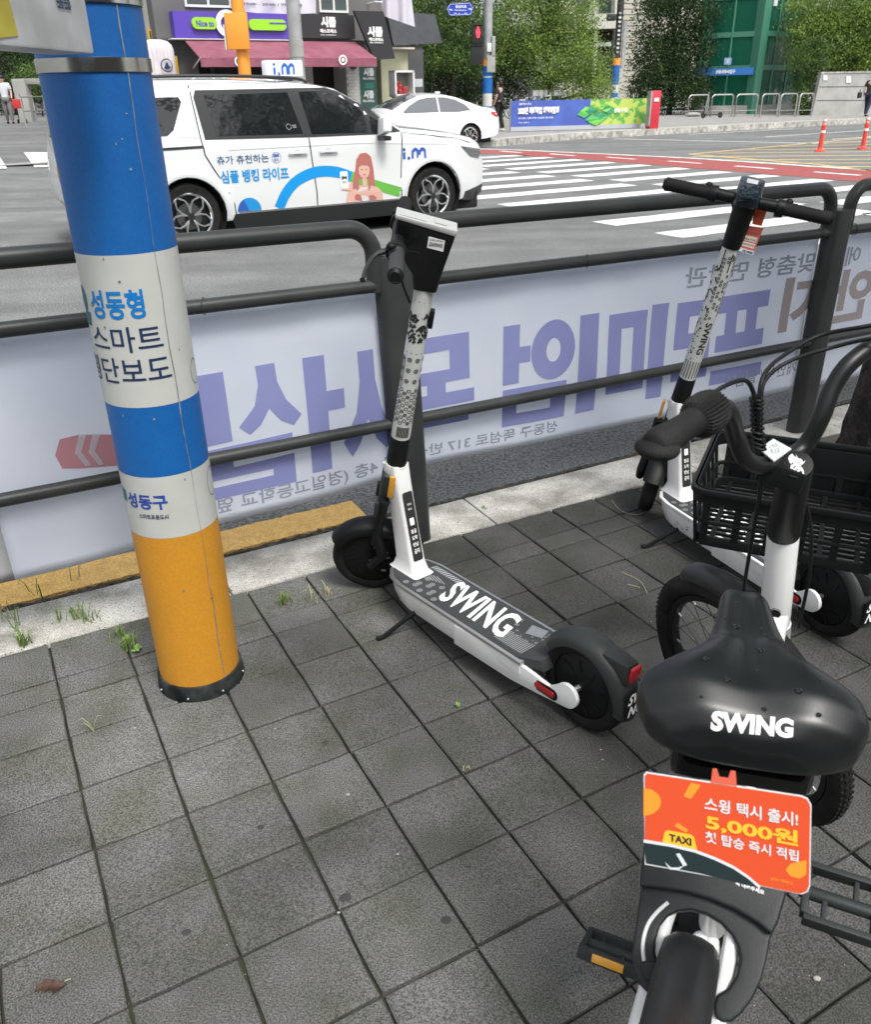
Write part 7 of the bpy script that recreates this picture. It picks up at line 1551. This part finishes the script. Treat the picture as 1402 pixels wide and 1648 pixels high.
# ------------------------------------------------------------ people
m_skin = mat('skin', (.50, .31, .23), .5); m_hair = mat('hair_black', (.012, .010, .010), .5)
def skinned(nm, P, E, rad, mt, parent, lev=2):
    me = bpy.data.meshes.new(nm); me.from_pydata([tuple(p) for p in P], E, []); o = link(nm, me, mt, parent)
    md = o.modifiers.new('skin', 'SKIN'); md.use_smooth_shade = True
    sv = me.skin_vertices[0].data
    for i, r in enumerate(rad): sv[i].radius = (r, r) if not isinstance(r, tuple) else r
    sv[0].use_root = True
    ss = o.modifiers.new('sub', 'SUBSURF'); ss.levels = 1; ss.render_levels = lev; return o
def person(loc, rz, label, shirt, trousers, pose, shoes=None, hair_long=False):
    """pose: dict of joints in metres, x forward, y left"""
    t = thing('person', label, 'person', loc, rz); J = {k: V(*v) for k, v in pose.items()}
    order = ['pelvis', 'waist', 'chest', 'neck', 'head', 'crownp', 'shl', 'ell', 'wrl', 'hal', 'shr', 'elr', 'wrr', 'har', 'hil', 'knl', 'anl', 'tol', 'hir', 'knr', 'anr', 'tor']
    rad = dict(pelvis=(.14, .10), waist=(.12, .09), chest=(.15, .10), neck=.052, head=.088, crownp=.082, shl=.062, ell=.043, wrl=.031, hal=.036, shr=.062, elr=.043, wrr=.031, har=.036, hil=.085, knl=.058, anl=.04, tol=.035, hir=.085, knr=.058, anr=.04, tor=.035)
    ed = [('pelvis', 'waist'), ('waist', 'chest'), ('chest', 'neck'), ('neck', 'head'), ('head', 'crownp'), ('chest', 'shl'), ('shl', 'ell'), ('ell', 'wrl'), ('wrl', 'hal'), ('chest', 'shr'), ('shr', 'elr'), ('elr', 'wrr'), ('wrr', 'har'), ('pelvis', 'hil'), ('hil', 'knl'), ('knl', 'anl'), ('anl', 'tol'), ('pelvis', 'hir'), ('hir', 'knr'), ('knr', 'anr'), ('anr', 'tor')]
    ix = {k: i for i, k in enumerate(order)}
    skinned('body', [J[k] for k in order], [(ix[a], ix[b]) for a, b in ed], [rad[k] for k in order], m_skin, t)
    def cl(nm, ks, es, mt, g): i2 = {k: i for i, k in enumerate(ks)}; skinned(nm, [J[k] for k in ks], [(i2[a], i2[b]) for a, b in es], [tuple(q+g for q in rad[k]) if isinstance(rad[k], tuple) else rad[k]+g for k in ks], mt, t)
    J['mel'] = J['shl'].lerp(J['ell'], .8); J['mer'] = J['shr'].lerp(J['elr'], .8); rad['mel'] = rad['mer'] = .05; J['nk'] = J['chest'].lerp(J['neck'], .55); rad['nk'] = .07
    J['hem'] = J['pelvis']+V(0, 0, -.04); rad['hem'] = (.15, .11)
    cl('shirt', ['chest', 'waist', 'pelvis', 'hem', 'nk', 'shl', 'mel', 'shr', 'mer'], [('chest', 'waist'), ('waist', 'pelvis'), ('pelvis', 'hem'), ('chest', 'nk'), ('chest', 'shl'), ('shl', 'mel'), ('chest', 'shr'), ('shr', 'mer')], shirt, .022)
    cl('trousers', ['pelvis', 'hil', 'knl', 'anl', 'hir', 'knr', 'anr'], [('pelvis', 'hil'), ('hil', 'knl'), ('knl', 'anl'), ('pelvis', 'hir'), ('hir', 'knr'), ('knr', 'anr')], trousers, .024)
    h = J['head'].lerp(J['crownp'], .7); hm = MB().ball(h+V(-.02, 0, .03), (.112, .10, .10), 14, 8)
    if hair_long: hm.ball(h+V(-.06, 0, -.06), (.08, .095, .12), 12, 8)
    hm.build('hair', m_hair, t, smooth=80)
    fc = J['head']+V(.095, 0, .01); MB().ball(fc+V(.006, 0, -.005), (.016, .012, .022), 8, 6).ball(J['head']+V(-.005, .098, 0), (.02, .012, .03), 8, 6).ball(J['head']+V(-.005, -.098, 0), (.02, .012, .03), 8, 6).build('nose_and_ears', m_skin, t)
    MB().ball(fc+V(-.008, .034, .025), (.008, .012, .007), 8, 5).ball(fc+V(-.008, -.034, .025), (.008, .012, .007), 8, 5).build('eyes', m_hair, t); MB().ball(fc+V(-.008, 0, -.045), (.008, .024, .006), 8, 5).build('mouth', mat('lips', (.4, .15, .13), .5), t)
    for s in ('l', 'r'):
        a, b = J['an'+s], J['to'+s]; MB().ball((a+b)/2+V(0, 0, -.012), (.135, .05, .045), 12, 8, rot3=frame(V(0, 0, 1), b-a) if (b-a).length > .02 else None).build('shoe', shoes or m_black, t, smooth=80)
        fb = MB(); hp_ = J['ha'+s]; 
        for k in range(4): fb.cyl(hp_+V(.008*(k-1.5), 0, -.02), hp_+V(.012*(k-1.5)+.008, 0, -.085+.008*abs(k-1.5)), .0085, .007, 6)
        fb.cyl(hp_+V(.025, 0, -.01), hp_+V(.05, 0, -.045), .009, .007, 6); fb.build('fingers', m_skin, t)
    return t, J
def stand(step=.12, lean=0., al=(.0, .0), ar=(.0, .0)):
    return dict(pelvis=(0, 0, .95), waist=(lean*.3, 0, 1.08), chest=(lean*.7, 0, 1.32), neck=(lean, 0, 1.47), head=(lean*1.15+.01, 0, 1.58), crownp=(lean*1.2, 0, 1.65), shl=(lean*.8, .19, 1.41), ell=(lean*.6-.02+al[0], .25, 1.15), wrl=(.05+al[0]*2+lean*.4, .24, .93+al[1]), hal=(.08+al[0]*2.3+lean*.4, .24, .86+al[1]), shr=(lean*.8, -.19, 1.41), elr=(lean*.6-.02+ar[0], -.25, 1.15), wrr=(.05+ar[0]*2+lean*.4, -.24, .93+ar[1]), har=(.08+ar[0]*2.3+lean*.4, -.24, .86+ar[1]), hil=(0, .09, .9), knl=(step*.7+.03, .10, .50), anl=(step, .10, .09), tol=(step+.14, .11, .04), hir=(0, -.09, .9), knr=(-step*.3+.04, -.10, .50), anr=(-step, -.10, .09), tor=(-step+.14, -.11, .04))
m_tb = mat('cloth_black', (.020, .020, .022), .85); m_tw = mat('cloth_white', (.58, .60, .64), .85); m_tgy = mat('cloth_grey', (.16, .15, .15), .85); m_tdk = mat('cloth_navy', (.018, .02, .05), .85)
b = fg(804, 212); person((b.x, b.y, z_f), R(150), 'person in a black shirt and black trousers holding a cup beside the signal pole', m_tb, m_tb, stand(.10, .03, (.02, .0), (.09, .20)), shoes=m_whitem, hair_long=True)
cup = thing('paper_cup', 'pale cup held by the person in black beside the signal pole', 'cup', (b.x, b.y, z_f), R(150)); MB().lathe([(0, 1.02), (.032, 1.02), (.04, 1.13), (0, 1.13)], c=(.30, -.24, 0), seg=12).build('cup', m_whitem, cup)
b = fg(1388, 188); person((b.x, b.y-.25, z_f), R(40), 'person in a black shirt and navy trousers walking past the concrete wall', m_tb, m_tdk, stand(.2, .08, (-.05, 0), (.06, .02)))
b2 = V(b.x-.35, b.y-.3, z_f); t = thing('carried_bag', 'dark bag carried by the person walking past the concrete wall', 'bag', tuple(b2), R(40)); MB().box((0, .1, .88), (.26, .10, .24)).build('bag', m_tb, t, bevel=.02); MB().tube([V(-.08, .1, 1.0), V(0, .1, 1.12), V(.08, .1, 1.0)], .01, 6).build('handle', m_tb, t)
def gsurf(px, py):
    d = ray(px, py); lo = None
    for k in range(60, 6000):
        p = V(0, 0, CAM_H)+d*(k*.05/d.y)
        if p.z <= gz(p.x, p.y): return p
    return gnd(px, py)
b = gsurf(18, 200); b.z = gz(b.x, b.y)
person(tuple(b), R(-70), 'person in a white shirt and grey trousers pushing a cart down the left street', m_tw, m_tgy, stand(.13, .02, (.05, .05), (.06, .08)), shoes=m_black)
t = thing('hand_cart', 'small red and black hand cart beside the person in white', 'cart', (b.x+.48, b.y-.1, b.z)); Lm = MB().box((0, 0, .72), (.32, .26, .34)).build('red_bag', mat('bag_red', (.5, .03, .03), .6), t, bevel=.03)
for s in (-1, 1): MB().cyl((s*.12, .1, .1), (s*.12, .05, 1.05), .015, seg=8).build('frame_bar', m_trim, t); MB().cyl((s*.15, .08, .08), (s*.17, .08, .08), .08, seg=14).build('wheel', m_tyre, t)
# left street railing, kerb block
t = thing('street_railing', 'thin grey street railing along the left side road', 'railing', tuple(b)); pr = [gsurf(-60, 214), gsurf(5, 203), gsurf(40, 190), gsurf(75, 184), gsurf(120, 180)]
off_ = V(1.2, 2.2, 0); pr = [p+off_ for p in pr]
for p in pr: p.z = gz(p.x, p.y)+.0
for p, q in zip(pr, pr[1:]):
    for h in (.5, .95): MB().cyl(p-b+V(0, 0, h), q-b+V(0, 0, h), .022, seg=8).build('rail', m_gal, t)
for i, (p, q) in enumerate(zip(pr, pr[1:])):
    for k in range(3): s_ = p.lerp(q, k/3); MB().cyl(s_-b+V(0, 0, -.2), s_-b+V(0, 0, 1.0), .03, seg=8).build('post', m_gal, t)
cb = at(43, 180, 40); t = thing('concrete_gatepost', 'pale concrete gatepost and lintel behind the left street railing', 'wall', (cb.x, cb.y, .4)); MB().box((0, 0, .9), (.55, .5, 1.9)).build('post', m_conc, t, bevel=.03); MB().box((1.6, .1, 1.75), (3.2, .4, .22)).build('lintel', m_conc, t, bevel=.02)
sheet('left_kerb_line', [(p.x, p.y) for p in (gsurf(-20, 226), gsurf(80, 193), gsurf(80, 190), gsurf(-20, 221))], m_yel2, .0, uvs=False) if False else None
# ------------------------------------------------------------ small things on the ground
m_weed = mat('weed_green', (.12, .20, .045), .6, c2=(.20, .25, .08), vscale=40); m_dry = mat('weed_dry', (.36, .34, .20), .8)
def blades(spots, mt, nm):
    r_ = random.Random(17); o = MB()
    for (px, py, n_, h, sp_) in spots:
        b = gnd(px, py, .001)
        for k in range(n_):
            a = r_.uniform(0, 2*pi); hh = h*r_.uniform(.5, 1.15); c = b+V(r_.gauss(0, sp_), r_.gauss(0, sp_), 0); d = V(cos(a), sin(a), 0); s = V(-sin(a), cos(a), 0)*r_.uniform(.0010, .0024); ln_ = r_.uniform(.2, .9)
            P = [c, c+d*hh*ln_*.25+V(0, 0, hh*.5), c+d*hh*ln_*.6+V(0, 0, hh*.85), c+d*hh*ln_+V(0, 0, hh*(.95-.4*ln_))]
            o.add([P[0]-s, P[0]+s, P[1]-s, P[1]+s, P[2]-s*.7, P[2]+s*.7, P[3]], [(0, 1, 3, 2), (2, 3, 5, 4), (4, 5, 6)])
    return o.build(nm, mt, None, smooth=0, recalc=False, kind='stuff')
blades([(40, 1040, 44, .06, .007), (28, 1012, 8, .09, .01), (100, 1000, 9, .08, .012), (128, 998, 22, .07, .012), (150, 1000, 16, .05, .015), (60, 960, 5, .08, .02), (208, 1042, 46, .045, .011), (190, 1025, 16, .04, .012), (455, 972, 36, .045, .006), (470, 968, 8, .03, .01), (498, 968, 7, .03, .01), (783, 820, 7, .012, .006)], m_weed, 'weeds')
blades([(150, 1175, 4, .05, .003), (508, 965, 12, .045, .012), (530, 958, 10, .05, .01), (748, 1240, 3, .022, .002), (15, 1000, 5, .09, .01), (120, 935, 3, .07, .01)], m_dry, 'dry_weeds')
o = MB(); r_ = random.Random(6)
for (px, py, R_) in ((737, 1137, .012), (205, 1035, .022), (222, 1048, .02), (115, 985, .014), (778, 818, .010)):
    b = gnd(px, py, .004)
    for k in range(11):
        a = k*2*pi/6+r_.random(); rr = R_*r_.uniform(.5, 1); d = V(cos(a), sin(a), 0); s = V(-sin(a), cos(a), 0)*.0038*(R_/.014); z = r_.uniform(.002, .016)*R_/.014
        o.add([b+V(0, 0, z*.4), b+d*rr*.6+s+V(0, 0, z), b+d*rr+V(0, 0, z*.7), b+d*rr*.6-s+V(0, 0, z)], [(0, 1, 2, 3)])
o.build('leafy_weeds', mat('weed_bright', (.16, .30, .05), .6), None, smooth=0, recalc=False, kind='stuff')
b = gnd(82, 1590, .004); t = thing('fallen_leaf', 'curled brown dead leaf lying on the pavers at the lower left', 'leaf', tuple(b), R(20)); vs = []; n = 10
for i in range(n+1):
    s = i/n; w_ = .0125*sin(pi*s)**.7*(1+.18*sin(i*2.3)); 
    for j in (-1, -.4, 0, .4, 1): vs.append((-.026+.052*s, j*w_+.003*sin(s*6), .003+.007*abs(j)**1.5*(.6+.4*sin(i*1.7))+.004*sin(s*5)))
MB().add(vs, [(i*5+j, (i+1)*5+j, (i+1)*5+j+1, i*5+j+1) for i in range(n) for j in range(4)]).build('blade', mat('dead_leaf', (.065, .030, .018), .7, c2=(.04, .018, .012), vscale=60), t, smooth=60, recalc=False)
MB().tube([V(.024, .002, .005), V(.034, .004, .004)], .0009, 5).build('stalk', m_dry, t)
pb_ = MB(); r_ = random.Random(22)
for (px, py, s) in ((545, 1468, .0035), (967, 1206, .003), (970, 1222, .0025), (560, 1278, .0045), (1315, 1574, .0075), (217, 1171, .0035), (443, 1172, .003), (690, 838, .0025), (880, 1530, .002), (640, 1374, .003), (1245, 1010, .002), (365, 1520, .002), (1048, 1000, .002)):
    b = gnd(px, py, .002); pb_.ball(b, (s, s*.7, s*.5), 8, 5)
for k in range(900):
    px, py = r_.uniform(-20, 1420), r_.uniform(900, 1660); b = gnd(px, py, .001); s = r_.uniform(.0004, .0012); pb_.ball(b, (s, s, s*.6), 5, 3)
pb_.build('grit', mat('grit_pale', (.32, .31, .29), .8), None, smooth=0, kind='stuff')
pd = MB()
for k in range(700):
    q = k0+kdir*r_.uniform(-3.6, 2.6)+kn*r_.choice((r_.gauss(-.002, .006), r_.gauss(.27, .02), r_.uniform(0, .25))); s = r_.uniform(.0008, .0034); pd.ball(q+V(0, 0, .005), (s, s*r_.uniform(.5, 1), s*.6), 5, 3)
pd.build('kerb_debris', m_dirt, None, smooth=0, kind='stuff')
tw_ = MB()
for P in ([(985, 805), (1000, 822), (1028, 828), (1050, 815)], [(880, 795), (905, 800), (925, 800)], [(1000, 920), (1030, 935), (1042, 955)], [(1010, 940), (1030, 945)]): tw_.tube(catmull([gnd(x, y, .004) for x, y in P], 4), .0009, 5)
tw_.build('twigs', m_dry, None, kind='stuff')
# dark stains and moss on the paving are in the tiles' own material; chewing gum spots are separate
for k, (px, py, s) in enumerate(((62, 1195, 0), (524, 1194, .009), (556, 1444, .013), (718, 1480, .011), (898, 1338, .0), (1000, 1180, .009), (754, 1394, .006), (300, 1500, .012), (420, 1330, .008))):
    if s: MB().ball(gnd(px, py, .0006), (s, s*.8, .0009), 12, 4).build('gum_spot', mat('gum_dark', (.035, .035, .034), .7), pav)

# the near pavement goes on to the right of the frame: another street tree and a utility pole with wires (mirrored in the taxi's windows)
KD = 1.0
tree('street_tree', 'tall leafy street tree further along the near pavement', V(10.5, 3.4, 0), [((10.5, 3.4, 6.2), (1.9, 1.9, 1.4)), ((9.4, 2.6, 7.6), (1.6, 1.6, 1.3)), ((11.6, 4.2, 7.8), (1.7, 1.7, 1.4)), ((10.3, 3.0, 9.2), (1.6, 1.6, 1.2)), ((8.6, 1.6, 6.0), (1.2, 1.2, .9))], 9000, .2, m_lf_dark, 51, spread=.4)
t = thing('utility_pole', 'concrete utility pole with crossarms further along the near pavement', 'pole', (7.2, 4.9, 0)); MB().cyl((0, 0, 0), (0, 0, 11), .17, .12, 16).build('pole_shaft', m_conc, t)
for z in (6.2, 7.4, 8.6): MB().box((0, 0, z), (2.4, .10, .12), rz=.9+z*.1).build('crossarm', m_trim, t)
MB().cyl((.3, .2, 5.2), (.3, .2, 6.1), .25, seg=14).build('transformer', m_gal, t)
for k, z in enumerate((6.3, 7.5, 7.5, 8.7)): MB().tube(catmull([V(-14, -9-k*.5, z+.5), V(-6, -4-k*.3, z-.2), V(0, 0, z), V(9, 5+k*.3, z-.2), V(18, 10+k*.4, z+.5)], 6), .03, 5).build('wire', m_trim, t)

bh = thing('unseen_building', 'plain dark brick building added unseen behind the photographer to darken reflections', 'building', (2.0, -9.5, 0), R(28)); MB().box((0, -3, 4), (34, 6, 8)).build('wall', mat('brick_dark', (.09, .07, .062), .85, var=.3, vscale=3), bh)  # unseen block added to darken reflections and cut sky light from behind
for k in range(11):
    for f_ in range(2): MB().box((-15+k*3, .02, 1.7+f_*3.2), (1.8, .06, 1.6)).build('window', m_win, bh)
